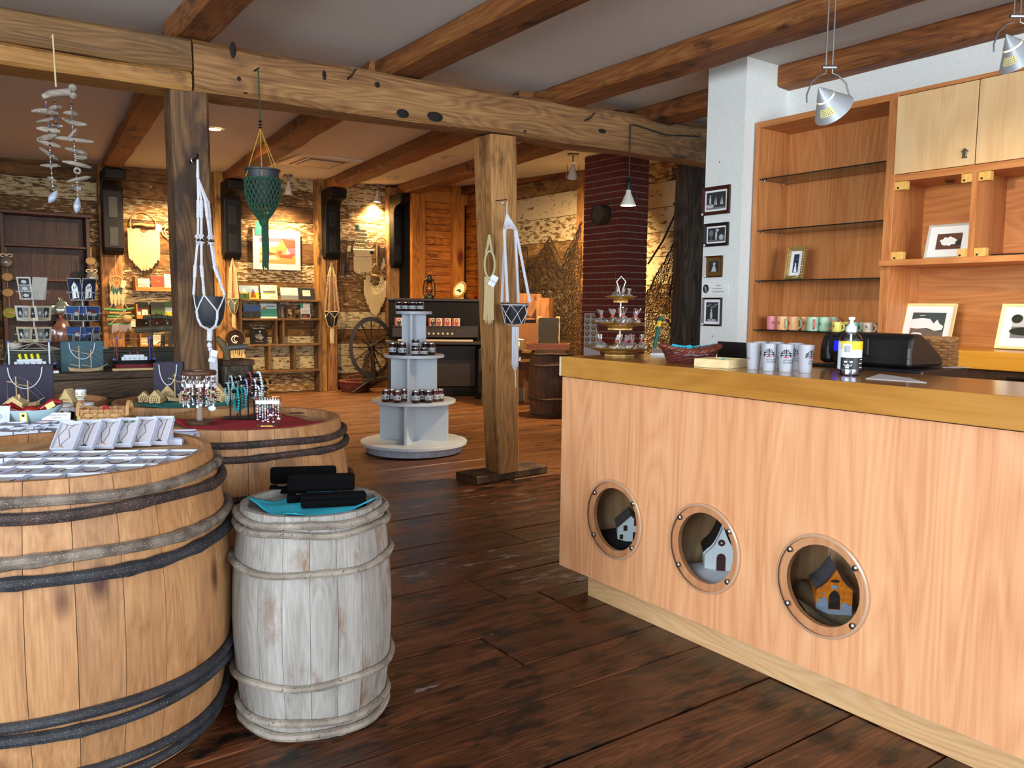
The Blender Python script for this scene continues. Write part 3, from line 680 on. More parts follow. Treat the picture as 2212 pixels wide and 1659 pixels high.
cloth('display_cloth', 'crumpled burlap cloth in the rightmost round window', (2.65, 1.603, fz), .145, .185, lambda x, y: .012+.011*math.sin(y*38+x*16)+.09*max(0, y-.05)/.14+.01*math.sin(x*50+y*20), M_BURLAP, 30)

# ------------------------------------------------------------------ wall cupboards
cb = T('wall_cupboard', 'tall open orange wood cupboard with glass shelves', 'cupboard', (4.94, 3.26, 0))
X0, X1, YL, YD = 4.76, 5.128, 3.775, 2.765
ow(MB(M_CAB).box(X0, YL-.032, 0, X1, YL, 2.685), 'side_panel', cb, bev=.002)
ow(MB(M_CAB).box(X0, YD, 0, X1, YD+.03, 2.685), 'side_panel', cb, bev=.002)
ow(MB(M_CABH).box(X0, YD+.03, 2.645, X1, YL-.032, 2.685), 'top_panel', cb, bev=.002)
ow(MB(M_CAB).box(X1-.018, YD+.03, 0, X1-.002, YL-.032, 2.645), 'back_panel', cb)
M_GLASS = glassy('shelf_glass', (.80, .86, .84), .10); M_GEDGE = plain('glass_edge', '#0f1c1a', .1, spec=.8)
GZ = []
for k, (px, py) in enumerate(((1640, 387), (1635, 498), (1630, 606), (1624, 711))):
    z = ox(px, py, X0+.02).z; GZ.append(z)
    sh = ow(MB(M_GLASS).box(X0+.022, YD+.033, z-.008, X1-.03, YL-.035, z), 'glass_shelf', cb)
    MBe = ow(MB(M_GEDGE).box(X0+.018, YD+.033, z-.008, X0+.022, YL-.035, z), 'glass_edge', cb)
    for yy in (YL-.045, YD+.043):
        for xx in (X0+.06, X1-.09): ow(MB(M_SCREW).lathe([(.006, -.018), (.008, -.009)], 10, (xx, yy, z)), 'shelf_pin', cb)
cr = T('wall_cupboard', 'right cupboard unit with pale maple doors, open compartments and maple ledge', 'cupboard', (4.94, 1.0, 0))
YR = -1.6; D1 = YD-.0005
ow(MB(M_CAB).box(X0-.004, D1-.03, 1.08, X1, D1, 2.685), 'side_panel', cr, bev=.002)
ow(MB(M_CABH).box(X0, YR, 2.662, X1, D1-.03, 2.685), 'top_panel', cr)
ow(MB(M_CABH).box(X0, YR, 2.158, X1, D1-.03, 2.198), 'rail', cr)
ow(MB(M_CABH).box(X1-.018, YR, 1.175, X1-.002, D1-.03, 2.66), 'back_panel', cr)
ow(MB(M_CABH).box(4.70, YR, 1.655, X1-.02, D1+.01, 1.69), 'long_shelf', cr, bev=.003)
ow(MB(M_LEDGE).box(4.58, YR, 1.078, X1, D1-.001, 1.175), 'ledge', cr, bev=.003)
ow(MB(M_DRAWER).box(4.66, YR, .1, X1-.01, D1-.03, 1.077), 'drawer_front', cr)
hd = ow(MB(M_BLACK).tube([(4.63, 1.98, 1.035), (4.63, 1.2, 1.035)], .006, 8), 'handle', cr)
dy = [D1-.004, 2.268, 1.77, 1.27, .77]
for i in range(4):
    d = ow(MB(M_DOOR).box(X0-.014, dy[i+1]+.003, 2.2, X0-.001, dy[i]-.003 if i else 2.735, 2.655), 'door', cr, bev=.0015)
    if i == 0:
        kp = ox(2085, 331, X0-.016)
        kb = MB(plain('pewter', '#7d7868', .35, .9)); kb.prism([(-.021, .008), (0, .028), (.021, .008), (.012, .007), (.01, -.018), (.016, -.027), (-.016, -.027), (-.01, -.018), (-.012, .007)], .012, 'x', -.012)
        k = kb.o('knob', d, loc=kp-Vector(cr.location), bev=.002)
    if i < 3: ow(MB(M_CAB).box(X0, dy[i+1]-.016, 1.69, X1-.02, dy[i+1]+.016, 2.158), 'divider', cr)
M_BLOCK = wood('maple_block', '#c99a45', '#dcb05c', '#e6c078', 'Z', 2, .5, ring=.6, bump=.03, var=.05)
def cblock(y0, y1, z0, z1):
    b = ow(MB(M_BLOCK).box(X0+.004, y0, z0, X0+.045, y1, z1), 'corner_block', cr, bev=.002)
    Mx = Matrix.Translation((X0+.0025-4.94, (y0+y1)/2+.012-1.0, z0+.012)) @ Matrix.Rotation(-PI/2, 4, 'Y'); MB(M_SCREWD).lathe([(.006, -.001), (.006, .003)], 10, M=Mx).o('screw', b)
for z0, z1 in ((2.108, 2.157), (1.691, 1.74)):
    cblock(2.665, 2.735, z0, z1); cblock(2.284, 2.345, z0, z1); cblock(2.19, 2.252, z0, z1); cblock(1.786, 1.85, z0, z1)
ow(MB(M_SCREW).ring((4.95, 2.5, 2.15), .03, .004, 16, 6).tube([(4.95, 2.5, 2.15), (4.95, 2.5, 2.158)], .006), 'cup_hook', cr)

# ------------------------------------------------------------------ pictures on the partition and in the cupboards
M_PAPER = plain('white_paper', '#e9ecee', .8); M_CREAM = plain('cream_paper', '#efe6c4', .8); M_INK = plain('black_ink', '#0c0c0e', .8); M_GREY1 = plain('print_dark_grey', '#2a2c2e', .8); M_GREY2 = plain('print_mid_grey', '#73767a', .8); M_GREY3 = plain('print_light_grey', '#b9bdc0', .8)
M_FMAHOG = plain('mahogany_frame', '#3a1710', .3, coat=.4); M_FBLACK = plain('black_frame', '#131110', .4); M_FBROWN = plain('dark_brown_frame', '#24100c', .35); M_FGOLD = plain('gold_frame', '#a9884a', .32, .85); M_FBRN2 = plain('brown_frame', '#4a2310', .35, coat=.3); M_FGOLD2 = plain('antique_gold_frame', '#b9a066', .35, .7); M_FSILV = plain('pale_grey_frame', '#b9b6ab', .4); M_FYEL = plain('pale_yellow_frame', '#eadf9f', .45)
def ell(mb, cx, cz, rx, rz_, y, n=14, a0=0, a1=2*PI): mb.poly([(cx+rx*math.cos(a0+(a1-a0)*i/n), y, cz+rz_*math.sin(a0+(a1-a0)*i/n)) for i in range(n)])
def bw_art(fig):
    def f(mb, x0, z0, x1, z1, y):
        mb.use(M_GREY1); rect(mb, x0, z0, x1, z1, y); w, h = x1-x0, z1-z0
        mb.use(M_GREY3); fig(mb, x0, z0, w, h, y-.0006)
    return f
def fig_boats(mb, x, z, w, h, y):
    ell(mb, x+w*.2, z+h*.2, w*.2, h*.12, y); ell(mb, x+w*.2, z+h*.5, w*.05, h*.28, y); ell(mb, x+w*.2, z+h*.78, w*.04, h*.07, y)
    for cx in (.48, .8): mb.poly([(x+w*cx, y, z+h*.25), (x+w*(cx+.09), y, z+h*.25), (x+w*cx, y, z+h*.8)]); mb.poly([(x+w*(cx-.02), y, z+h*.25), (x+w*(cx-.02), y, z+h*.65), (x+w*(cx-.08), y, z+h*.25)])
    mb.use(M_GREY2); rect(mb, x, z, x+w, z+h*.12, y+.0003)
def fig_tree(mb, x, z, w, h, y):
    ell(mb, x+w*.5, z+h*.45, w*.06, h*.38, y); ell(mb, x+w*.55, z+h*.82, w*.1, h*.12, y); ell(mb, x+w*.8, z+h*.3, w*.14, h*.2, y)
    mb.use(M_GREY2); ell(mb, x+w*.2, z+h*.6, w*.12, h*.25, y); rect(mb, x+w*.18, z+h*.1, x+w*.22, z+h*.5, y); rect(mb, x+w*.05, z+h*.05, x+w*.95, z+h*.12, y)
def fig_lady(mb, x, z, w, h, y):
    mb.poly([(x+w*.25, y, z+h*.06), (x+w*.8, y, z+h*.06), (x+w*.62, y, z+h*.6), (x+w*.45, y, z+h*.6)]); ell(mb, x+w*.55, z+h*.74, w*.14, h*.13, y)
def fig_tall(mb, x, z, w, h, y):
    ell(mb, x+w*.45, z+h*.3, w*.1, h*.26, y); ell(mb, x+w*.45, z+h*.6, w*.07, h*.06, y); ell(mb, x+w*.5, z+h*.07, w*.4, h*.05, y)
    mb.use(M_GREY2)
    for q in range(5): ell(mb, x+w*(.15+.17*q), z+h*(.8+.08*math.sin(q*2)), w*.12, h*.05, y)
def on_part(px, py): return ox(px, py, 4.655)
def pframe(label, pl, pr, pt, pb, fw, mf, mm, art, mw):
    a = on_part((pl+pr)/2, pb); w = abs(on_part(pl, (pt+pb)/2).y-on_part(pr, (pt+pb)/2).y); h = on_part((pl+pr)/2, pt).z-a.z
    t = frame('framed_picture', label, (4.658, a.y, a.z), w, h, (0, 0, -PI/2), fw, .018, mf, mm, art, mw, group='framed scenes on the white partition')
    MB(M_PAPER).box(-w/2+.006, -.0195, .004, -w/2+.022, -.018, .017).o('price_sticker', t); return t
pframe('framed scene with figure and sailboats, mahogany frame, topmost on white partition', 1516.5, 1576, 403, 464, .026, M_FMAHOG, M_PAPER, bw_art(fig_boats), .014)
pframe('framed scene with tree in wide black frame, second from top on partition', 1521, 1573, 482, 532, .022, M_FBLACK, M_PAPER, bw_art(fig_tree), .012)
t3 = pframe('small framed portrait with gold inner frame on white partition', 1523, 1560, 553, 599, .012, M_FBRN2, M_FGOLD, bw_art(fig_lady), .024)
pframe('framed tall scene in dark frame, lowest on white partition', 1517, 1558, 643, 704, .013, M_FBROWN, M_PAPER, bw_art(fig_tall), .02)
a = on_part(1544, 635); cw = abs(on_part(1515, 622).y-on_part(1571, 622).y); chh = on_part(1544, 611).z-a.z
sg = MB(M_PAPER); sg.box(-cw/2, -.002, 0, cw/2, 0, chh); sg.use(M_INK)
e_ = MN
pts = [(-cw*.36+cw*.115*math.cos(q)*(1+.08*math.sin(9*q)), -.0026, chh*.48+chh*.40*math.sin(q)*(1+.06*math.cos(11*q))) for q in [2*PI*i/40 for i in range(40)]]
sg.poly(pts); sg.use(M_GREY3); ell(sg, -cw*.385, chh*.6, cw*.022, chh*.12, -.0032); rect(sg, -cw*.385, chh*.2, -cw*.36, chh*.55, -.0032); rect(sg, -cw*.33, chh*.2, -cw*.31, chh*.62, -.0032)
sg.use(M_INK)
for txt, x, z, s_ in (('Tableaux', .02, .70, .17), ('Lors de peinture !', -.12, .43, .17), ('de Raymonde Poirier', -.10, .15, .16)): sg.text(txt, s_*chh*1.25, cw*x, chh*z, -.0028, sx=.8)
sg.o('handwritten_sign', label='white card with handwriting and tiny dark picture on partition', cat='sign', loc=(4.6585, a.y, a.z), rz=-PI/2, fix=False)
for px, py in ((1554, 350), (1539, 726)): MB(M_INK).ball(tuple(on_part(px, py)), .004, 8, 5).o('wall_hole', label='tiny dark screw hole %s on the white partition' % ('above all the frames' if py < 500 else 'below the lowest frame'), cat='hole')

# gold frame on the third glass shelf
M_SKY = plain('print_night_blue', '#1d2c48', .7)
def art_gold(mb, x0, z0, x1, z1, y):
    mb.use(M_SKY); rect(mb, x0, z0, x1, z1, y); w, h = x1-x0, z1-z0; mb.use(M_PAPER); mb.poly([(x0+w*.2, y-.0006, z0+h*.02), (x0+w*.8, y-.0006, z0+h*.02), (x0+w*.6, y-.0006, z0+h*.38), (x0+w*.35, y-.0006, z0+h*.38)]); ell(mb, x0+w*.45, z0+h*.45, w*.13, h*.07, y-.0006); ell(mb, x0+w*.7, z0+h*.72, w*.05, h*.02, y-.0006)
p = ox(1712, 601, 4.86)
gf = frame('framed_picture', 'small portrait picture in ornate gold frame on a glass shelf', (4.88, p.y, GZ[2]+.004), .135, .225, Euler((math.radians(-10), 0, -PI/2+.12)), .026, .02, M_FGOLD2, M_PAPER, art_gold, .022)
for s_ in (-1, 1):
    for q in range(11): MB(M_FGOLD2).ball((s_*.0545, -.02, .02+q*.0185), .008, 8, 5, (.9, .6, 1)).o('bead', gf, smooth=True)
ea = MB(M_FGOLD2); ea.tube([(-.05, -.045, -.001), (-.05, -.03, .03), (-.045, -.02, .02), (0, -.03, .004), (.045, -.02, .02), (.05, -.03, .03), (.05, -.045, -.001)], .003, 6); ea.o('easel_wire', gf)
M_SAND = plain('print_brown', '#5d3a2a', .7); M_SEA = plain('print_sea', '#3c4a4a', .7); M_GRAVEL = plain('print_gravel', '#6d5f55', .8, var=.5, bscale=300); M_LEAF = plain('print_foliage', '#1e2718', .8)
def art_shell(mb, x0, z0, x1, z1, y):
    mb.use(M_SAND); rect(mb, x0, z0, x1, z1, y); w, h = x1-x0, z1-z0; mb.use(M_GREY1); mb.poly([(x0+w*.5, y-.0004, z0+h*.2), (x1, y-.0004, z0+h*.25), (x1, y-.0004, z0+h*.6), (x0+w*.6, y-.0004, z0+h*.45)]); mb.use(M_PAPER)
    mb.poly([(x0+w*(.48+.32*math.cos(q)*(1+.12*math.sin(7*q))), y-.0007, z0+h*(.5+.27*math.sin(q)*(1+.15*math.cos(9*q)))) for q in [2*PI*i/36 for i in range(36)]])
def art_ice(mb, x0, z0, x1, z1, y):
    mb.use(M_SEA); rect(mb, x0, z0, x1, z1, y); w, h = x1-x0, z1-z0; mb.use(M_GRAVEL); mb.poly([(x0, y-.0004, z0), (x1, y-.0004, z0), (x1, y-.0004, z0+h*.2), (x0, y-.0004, z0+h*.4)]); mb.use(M_PAPER)
    mb.poly([(x0+w*a, y-.0007, z0+h*b) for a, b in ((0, .35), (.2, .32), (.5, .36), (.75, .25), (.95, .3), (.98, .45), (.85, .55), (.77, .72), (.68, .55), (.55, .74), (.3, .77), (.05, .72), (0, .7))]); ell(mb, x0+w*.22, z0+h*.1, w*.17, h*.06, y-.0008); rect(mb, x0+w*.22, z0+h*.86, x0+w*.38, z0+h*.885, y-.0008)
def art_shore(mb, x0, z0, x1, z1, y):
    mb.use(M_GREY3); rect(mb, x0, z0, x1, z1, y); w, h = x1-x0, z1-z0; mb.use(M_GREY2); rect(mb, x0, z0, x1, z0+h*.5, y-.0004); mb.use(M_LEAF); ell(mb, x0+w*.12, z0+h*.85, w*.16, h*.2, y-.0007); ell(mb, x0+w*.35, z0+h*.3, w*.4, h*.18, y-.0007)
p = ox(2030, 558, 4.86)
frame('framed_picture', 'white seashell photograph in silver frame leaning in cupboard compartment', (4.83, 2.435, 1.692), .255, .205, Euler((math.radians(-14), 0, -PI/2)), .01, .015, M_FSILV, M_PAPER, art_shell, .045)
frame('framed_picture', 'ice on beach photograph in pale yellow frame behind woven bin', (4.93, 2.59, 1.177), .315, .262, Euler((math.radians(-16), 0, -PI/2)), .015, .018, M_FYEL, M_PAPER, art_ice, .04)
frame('framed_picture', 'shore photograph in pale yellow frame at the right edge of photo', (4.93, 2.02, 1.177), .315, .262, Euler((math.radians(-16), 0, -PI/2)), .015, .018, M_FYEL, M_PAPER, art_shore, .05)
MB(M_BLACKP).box(4.8, 1.84, 1.691, 5.0, 2.18, 1.705).o('black_tray', label='flat black tray in the right cupboard compartment', cat='tray', bev=.004)
# ------------------------------------------------------------------ things on the counter
CT = 1.1505
M_REG = plain('register_black', '#101113', .38, bump=.04, bscale=400); M_LCD = plain('blue_display', '#0a10c8', .3, emit='#1018ff', es=1.6); M_LCDT = plain('display_text', '#cfd8ff', .4, emit='#cfd8ff', es=1.5)
rg = T('cash_register', 'black cash register with blue lit display on the counter', 'cash register', (3.03, 1.64, 1.081))
MB(M_REG).box(-.02, -.06, 0, .33, .43, .08).o('cash_drawer', rg, bev=.006)
hz = .085
prof = [(0, hz), (0, .16), (.012, .2), (.03, .212), (.07, .215), (.135, .19), (.245, .125), (.255, .115), (.255, hz)]
rgb = MB(M_REG); rgb.prism(prof, .335, 'y', 0); rgb.o('housing', rg, bev=.012)
rl = MB(M_REG); rl.prism([(-.004, hz), (-.004, .15), (.012, .2), (.03, .208), (.07, .210), (.13, .186), (.24, .12), (.25, hz)], .055, 'y', .336); rl.o('end_housing', rg, bev=.02)
bz_ = MB(M_BLACKP); bz_.box(-.006, .17, .125, .004, .345, .192); bz_.o('display_bezel', rg, bev=.003)
lc = MB(M_LCD); lc.box(-.009, .20, .138, -.005, .318, .178); lo = lc.o('display', rg)
tx = MB(M_LCDT); tx.text('MODE', .016, 0, 0, 0, 'l'); tx.tf(Matrix.Translation((-.0098, .30, .156)) @ Matrix.Rotation(-PI/2, 4, 'Z')); tx.o('display_text', lo, fix=False)
MB(M_BLACKP).box(-.0045, .005, .118, -.002, .335, .1195).o('groove', rg)
mon = T('tablet_stand', 'black tablet screen leaning behind the red wicker basket', 'tablet', (2.9, 2.30, CT))
tb = MB(M_BLACKP); A = ox(1552, 737, 2.93); B = ox(1642, 742, 2.93); tb.box(0, -.13, 0, .012, .13, .085); tb.o('screen', mon, bev=.006)
MB(M_BLACK).box(.012, -.05, 0, .05, .05, .012).o('foot', mon)
mon.location = (2.92, (A.y+B.y)/2, CT); sx = abs(A.y-B.y)/.26; mon.scale = (1, sx, (A.z-CT)/.085)
# desk lamp hump / dark cap behind cups
MB(M_BLACKP).lathe([(.0, .0), (.045, .0), (.05, .02), (.045, .1), (.02, .118), (.0001, .12)], 20, tuple(Vector((3.05, ox(1642, 745, 3.05).y, 1.081)))).o('black_scanner', label='black rounded scanner just behind the frosted cups', cat='scanner', smooth=True)
# receipt slips
M_SLIP = plain('paper_slip', '#d8dbe0', .35)
for nm, lb, P in (('price_list', 'laminated paper sheet lying on counter right of sanitizer bottle', [oz(1870, 818, CT), oz(2002, 827, CT), oz(1965, 817, CT), oz(1900, 808, CT)]), ('notebook', 'white notepad lying on counter behind the tiered stand', [oz(1406, 768, CT), oz(1442, 768, CT), oz(1438, 758, CT), oz(1410, 757, CT)])):
    m = MB(M_SLIP); c = sum(P, Vector())/4; h = .0012 if nm == 'price_list' else .012
    m.hexa([p-c for p in P]+[p-c+Vector((0, 0, h)) for p in P]); m.o(nm, label=lb, cat='paper', loc=c)
rp = oz(2060, 797, 1.163); MB(M_SLIP).box(-.05, -.03, 0, .05, .03, .001).o('receipt', label='paper receipt lying on the black cash drawer', cat='paper', loc=(3.315, 1.605, 1.1625))

# sanitizer bottle
M_CLEAR = glassy('clear_plastic', (.95, .97, .98), .12, .03); M_WPLAS = plain('white_plastic', '#dfeaf0', .35); M_YEL = plain('label_yellow', '#e8c81a', .5); M_LBL = plain('label_white', '#d7e3ea', .5); M_LBLK = plain('label_black', '#16191f', .5); M_GEL = glassy('clear_gel', (.86, .9, .92), .06)
bt = oz(1834, 811, CT); bot = T('sanitizer_bottle', 'clear hand sanitizer pump bottle with yellow and black label', 'bottle', bt, -math.radians(58))
R = .0395
MB(M_CLEAR).lathe([(.033, 0), (R, .006), (R, .128), (.034, .143), (.02, .153), (.0165, .157)], 32, caps=True).o('bottle_body', bot, smooth=True)
MB(M_GEL).lathe([(.030, .003), (R-.003, .008), (R-.003, .112), (.0001, .112)], 28).o('gel', bot, smooth=True)
MB(M_WPLAS).lathe([(.017, .152), (.0175, .172), (.0175, .176), (.011, .178), (.011, .184), (.006, .185), (.0065, .200), (.0001, .2005)], 20).lathe([(.004, .01), (.004, .152)], 8).o('pump', bot, smooth=True)
MB(M_WPLAS).box(-.011, -.024, .199, .011, .012, .210).o('pump_head', bot, bev=.004)
lb = MB(); s0 = MB(M_LBL); strip(s0, -.062, .024, .062, .124, 18); wrapcyl(lb, s0, lambda z: R)
s0 = MB(M_YEL); strip(s0, -.05, .094, .062, .1238, 16); s0.use(M_LBLK); strip(s0, -.034, .0242, .062, .066, 14); wrapcyl(lb, s0, lambda z: R, .001)
s1 = MB(M_LBL); strip(s1, -.062, .026, -.036, .118, 4); strip(s1, -.028, .07, .004, .115, 5)
s1.use(M_INK)
for q in range(14): strip(s1, -.059, .030+q*.006, -.04-.004*(q % 3), .0318+q*.006, 2)
for q in range(9): strip(s1, -.021+q*.0024, .085, -.0198+q*.0024, .108, 1)
s1.use(M_LBL)
for x, z, w in ((-.02, .048, .012), (.0, .048, .01), (-.022, .04, .03), (-.018, .036, .024), (-.014, .028, .012), (.04, .058, .015), (.036, .045, .02), (.036, .03, .018)): strip(s1, x, z, x+w, z+.0025 if w > .012 else z+.006, 2)
wrapcyl(lb, s1, lambda z: R, .0014); lb.o('label_band', bot, fix=False)

# frosted cups
M_FROST = glassy('frosted_plastic', (.93, .95, 1), .06, .25, diff=.62, dcol=(.86, .9, .97)); M_RED = plain('logo_red', '#a05060', .6)
def cup_art():
    s = MB(M_INK)
    for x, z, w in ((0, .086, .002), (-.007, .081, .004), (0, .081, .006), (.007, .081, .004), (-.012, .076, .004), (-.006, .076, .0035), (0, .075, .005), (.006, .076, .0035), (.012, .076, .004), (-.017, .070, .006), (-.012, .0705, .004), (-.006, .0705, .0035), (0, .069, .005), (.006, .0705, .0035), (.012, .0705, .004), (.017, .070, .006), (-.022, .064, .003), (-.017, .0625, .006), (-.011, .063, .004), (-.006, .064, .003), (0, .062, .006), (.006, .064, .003), (.011, .063, .004), (.017, .0625, .006), (.022, .064, .003), (-.021, .057, .003), (-.017, .057, .003), (.021, .057, .003), (.017, .057, .003)):
        strip(s, x-w/2, z-w/2, x+w/2, z+w/2)
    s.use(M_RED); strip(s, -.009, .0525, .009, .0585, 3); s.use(M_GREY1)
    for t, z in (('SITE HISTORIQUE NATIONAL', .041), ('DE PASPÉBIAC', .032)): s.text(t, .0088, -.009, z)
    return s
CA = cup_art()
cr_f = lambda z: .0225+.0075*z/.102
cup = MB(M_FROST); cup.lathe([(.0001, .003), (.0215, .003), (.0222, .0), (.0225, .001), (.030, .102), (.0308, .1022), (.0302, .1035), (.029, .102), (.0215, .004)], 28, caps=False)
cup_me = cup.mesh('cup_body'); sm(cup_me)
am = MB(); wrapcyl(am, CA, cr_f); art_me = am.mesh('printed_logo')
for i, (px, py, rz, lbl) in enumerate(((1627, 798, 100, 'frosted plastic cup at left end of the front row on counter'), (1660, 801, -4, 'frosted printed cup, second from left in the front row'), (1696, 803, -2, 'frosted printed cup, third from left in the front row'), (1739, 805, 38, 'frosted printed cup at right end of the front row by register'), (1642, 793, 60, 'frosted cup in the back row, leftmost of three'), (1675, 795, 150, 'frosted cup in the back row, middle of three'), (1716, 798, -14, 'frosted cup in the back row, rightmost of three'))):
    p = oz(px, py, CT); t = T('plastic_cup', lbl, 'cup', p, -math.radians(50)+math.radians(rz), 'frosted souvenir cups on the counter')
    link('cup_body', cup_me, t); link('printed_logo', art_me, t)

# mugs on the lowest glass shelf
MUGC = {'pink': plain('mug_pink', '#e58f98', .3), 'orange': plain('mug_orange', '#eab27c', .3), 'green': plain('mug_mint', '#a9d1b6', .3), 'teal': plain('mug_teal', '#8cc7b6', .3), 'yellow': plain('mug_yellow', '#e2d873', .3), 'cream': plain('mug_cream', '#d3c3b2', .35), 'coral': plain('mug_coral', '#db6a6c', .3)}
def mug(lbl, px, X, body, handle, hang, small=False, art=-1.0):
    H, r = (.064, .031) if small else (.093, .0385)
    y = ox(px, 700, X).y; t = T('mug', lbl, 'mug', (X, y, GZ[3]+.0005), -math.radians(62), 'souvenir mugs on the lowest glass shelf')
    MB(MUGC[body]).lathe([(.0001, 0), (r-.004, 0), (r-.001, .003), (r, .008), (r, H), (r-.002, H+.0015), (r-.004, H), (r-.005, .008), (.0001, .006)], 26, caps=False).o('body', t, smooth=True)
    a = math.radians(hang); hh = H*.66; z0 = H*.16; pts = []
    for q in range(11):
        b = -PI/2+PI*q/10; k = r-.004+ (.024 if not small else .02)*math.cos(b)**.6 if abs(math.cos(b)) > 1e-6 else r-.004
        pts.append((k*math.sin(a), -k*math.cos(a), z0+hh/2+hh/2*math.sin(b)))
    MB(MUGC[handle]).tube(pts, .0058 if not small else .0048, 8).o('handle', t, smooth=True)
    s = MB(M_INK); b0 = r*art; hz_ = H*.42; w = .011 if not small else .008
    for x, z, k in ((0, .026, .002), (-.3, .02, .003), (.3, .02, .003), (0, .015, .005), (-.6, .012, .004), (.6, .012, .004), (-.95, .006, .003), (.95, .006, .003), (.25, .008, .005), (-.25, .008, .004)): strip(s, b0+x*w-k/2, hz_+z*.9, b0+x*w+k/2, hz_+z*.9+k)
    strip(s, b0-w*1.2, hz_+.003, b0+w*1.2, hz_+.0045, 3); strip(s, b0-w, hz_-.004, b0+w, hz_-.0028, 3)
    o = MB(); wrapcyl(o, s, lambda z: r); o.o('printed_logo', t, fix=False)
for a in ((1668.5, 4.83, 'pink', 'pink', 150, 0, .25, 'pink mug at the left end of the mug shelf'), (1690, 4.93, 'pink', 'pink', 120, 0, 2, 'pink mug half hidden behind the first orange mug'), (1709, 5.03, 'pink', 'pink', 100, 0, 2, 'pink mug rearmost behind the orange mugs'),
          (1690, 4.82, 'orange', 'green', 35, 0, -.55, 'orange mug with mint handle next to the pink mug'), (1715, 4.86, 'orange', 'green', 62, 0, -.85, 'orange mug with mint handle, second of the orange mugs'), (1735, 4.95, 'orange', 'green', 170, 0, .2, 'orange mug standing behind the mint green mug'), (1757, 5.03, 'orange', 'green', 160, 0, 2, 'orange mug rearmost near the shelf middle'),
          (1755, 4.82, 'green', 'coral', 18, 0, -1.2, 'mint green mug with coral handle facing front'), (1780, 4.89, 'green', 'coral', 80, 0, -.7, 'mint green mug with coral handle turned right, middle one'), (1797, 5.0, 'green', 'coral', 85, 0, 2, 'mint green mug with coral handle, rearmost'),
          (1808, 4.82, 'yellow', 'yellow', 75, 1, -.7, 'short yellow mug in front left of the sanitizer bottle'), (1827, 4.92, 'yellow', 'yellow', 100, 1, .2, 'short yellow mug behind the pump of the bottle'), (1844, 4.84, 'teal', 'teal', 80, 1, 2, 'short teal mug just right of the bottle pump'),
          (1861, 4.93, 'cream', 'cream', 120, 1, 2, 'short cream mug behind the teal mug handle'), (1876, 4.82, 'cream', 'cream', 82, 1, -.35, 'short cream mug at right end of the mug shelf'), (1882, 4.97, 'cream', 'cream', 120, 1, 2, 'short cream mug rearmost at right end of shelf')):
    mug(a[7], a[0], a[1], a[2], a[3], a[4], bool(a[5]), a[6])

# three-tier cake stand with bagged sweets
M_AMBER = plain('amber_glaze', '#8f6321', .25, coat=.6, var=.25, bscale=18); M_AMBERL = plain('pale_glaze_rim', '#c9a566', .3); M_WROD = plain('white_rod', '#d9d6cf', .35)
sp = oz(1338, 770, CT); st = T('tiered_stand', 'three tier cake stand of amber glazed dishes with wire handle', 'cake stand', (2.73, ox(1338, 770, 2.73).y, CT))
depth = 3.7
def dish(z, R, h, foot):
    n = 64; vs = []; prof = [(foot*.9, 0, 0), (foot, .006, 0), (foot*.9, .01, 0), (R*.7, h*.55, .5), (R, h, 1), (R*.985, h+.002, 1), (R*.68, h*.62, .5), (foot*.8, .016, 0), (.0001, .015, 0)]
    for r, zz, k in prof:
        for i in range(n):
            a = 2*PI*i/n; fl = 1+.045*k*math.cos(8*a)+.02*k*abs(math.cos(12*a)); vs.append((r*fl*math.cos(a), r*fl*math.sin(a), zz+z))
    fs = [(k*n+i, k*n+(i+1) % n, (k+1)*n+(i+1) % n, (k+1)*n+i) for k in range(len(prof)-1) for i in range(n)]
    o = MB(M_AMBER).add(vs, fs).o('dish', st, smooth=60); MB(M_AMBERL).lathe([(foot*.92, z-.004), (foot*1.02, z-.003), (foot*1.02, z+.004), (foot*.92, z+.005)], 8, ph=PI/8).o('dish_foot', st)
TI = [(.004, .152, .036, .075), (.130, .125, .032, .062), (.262, .075, .026, .036)]
for a in TI: dish(*a)
rod = MB(M_WROD); rod.tube([(0, 0, .01), (0, 0, .29)], .0035, 8); pts = [(0, 0, .285)]
for q in ((-.012, .33), (-.022, .36), (0, .385), (.022, .36), (.012, .33), (.003, .29)): pts.append((q[0]*.81, -q[0]*.58, q[1]))
rod.tube(pts, .0028, 6); rod.o('rod_and_handle', st, smooth=True)
M_CELLO = glassy('cellophane', (.93, .93, .93), .10, .12, diff=.22, dcol=(.85, .85, .86)); M_CHOC = plain('dark_sweets', '#2b1611', .5, var=.4, bscale=90); M_TAFFY = plain('pale_taffy', '#c9ba98', .6, var=.15, bscale=80); M_TIE = plain('red_tie', '#d01d22', .5)
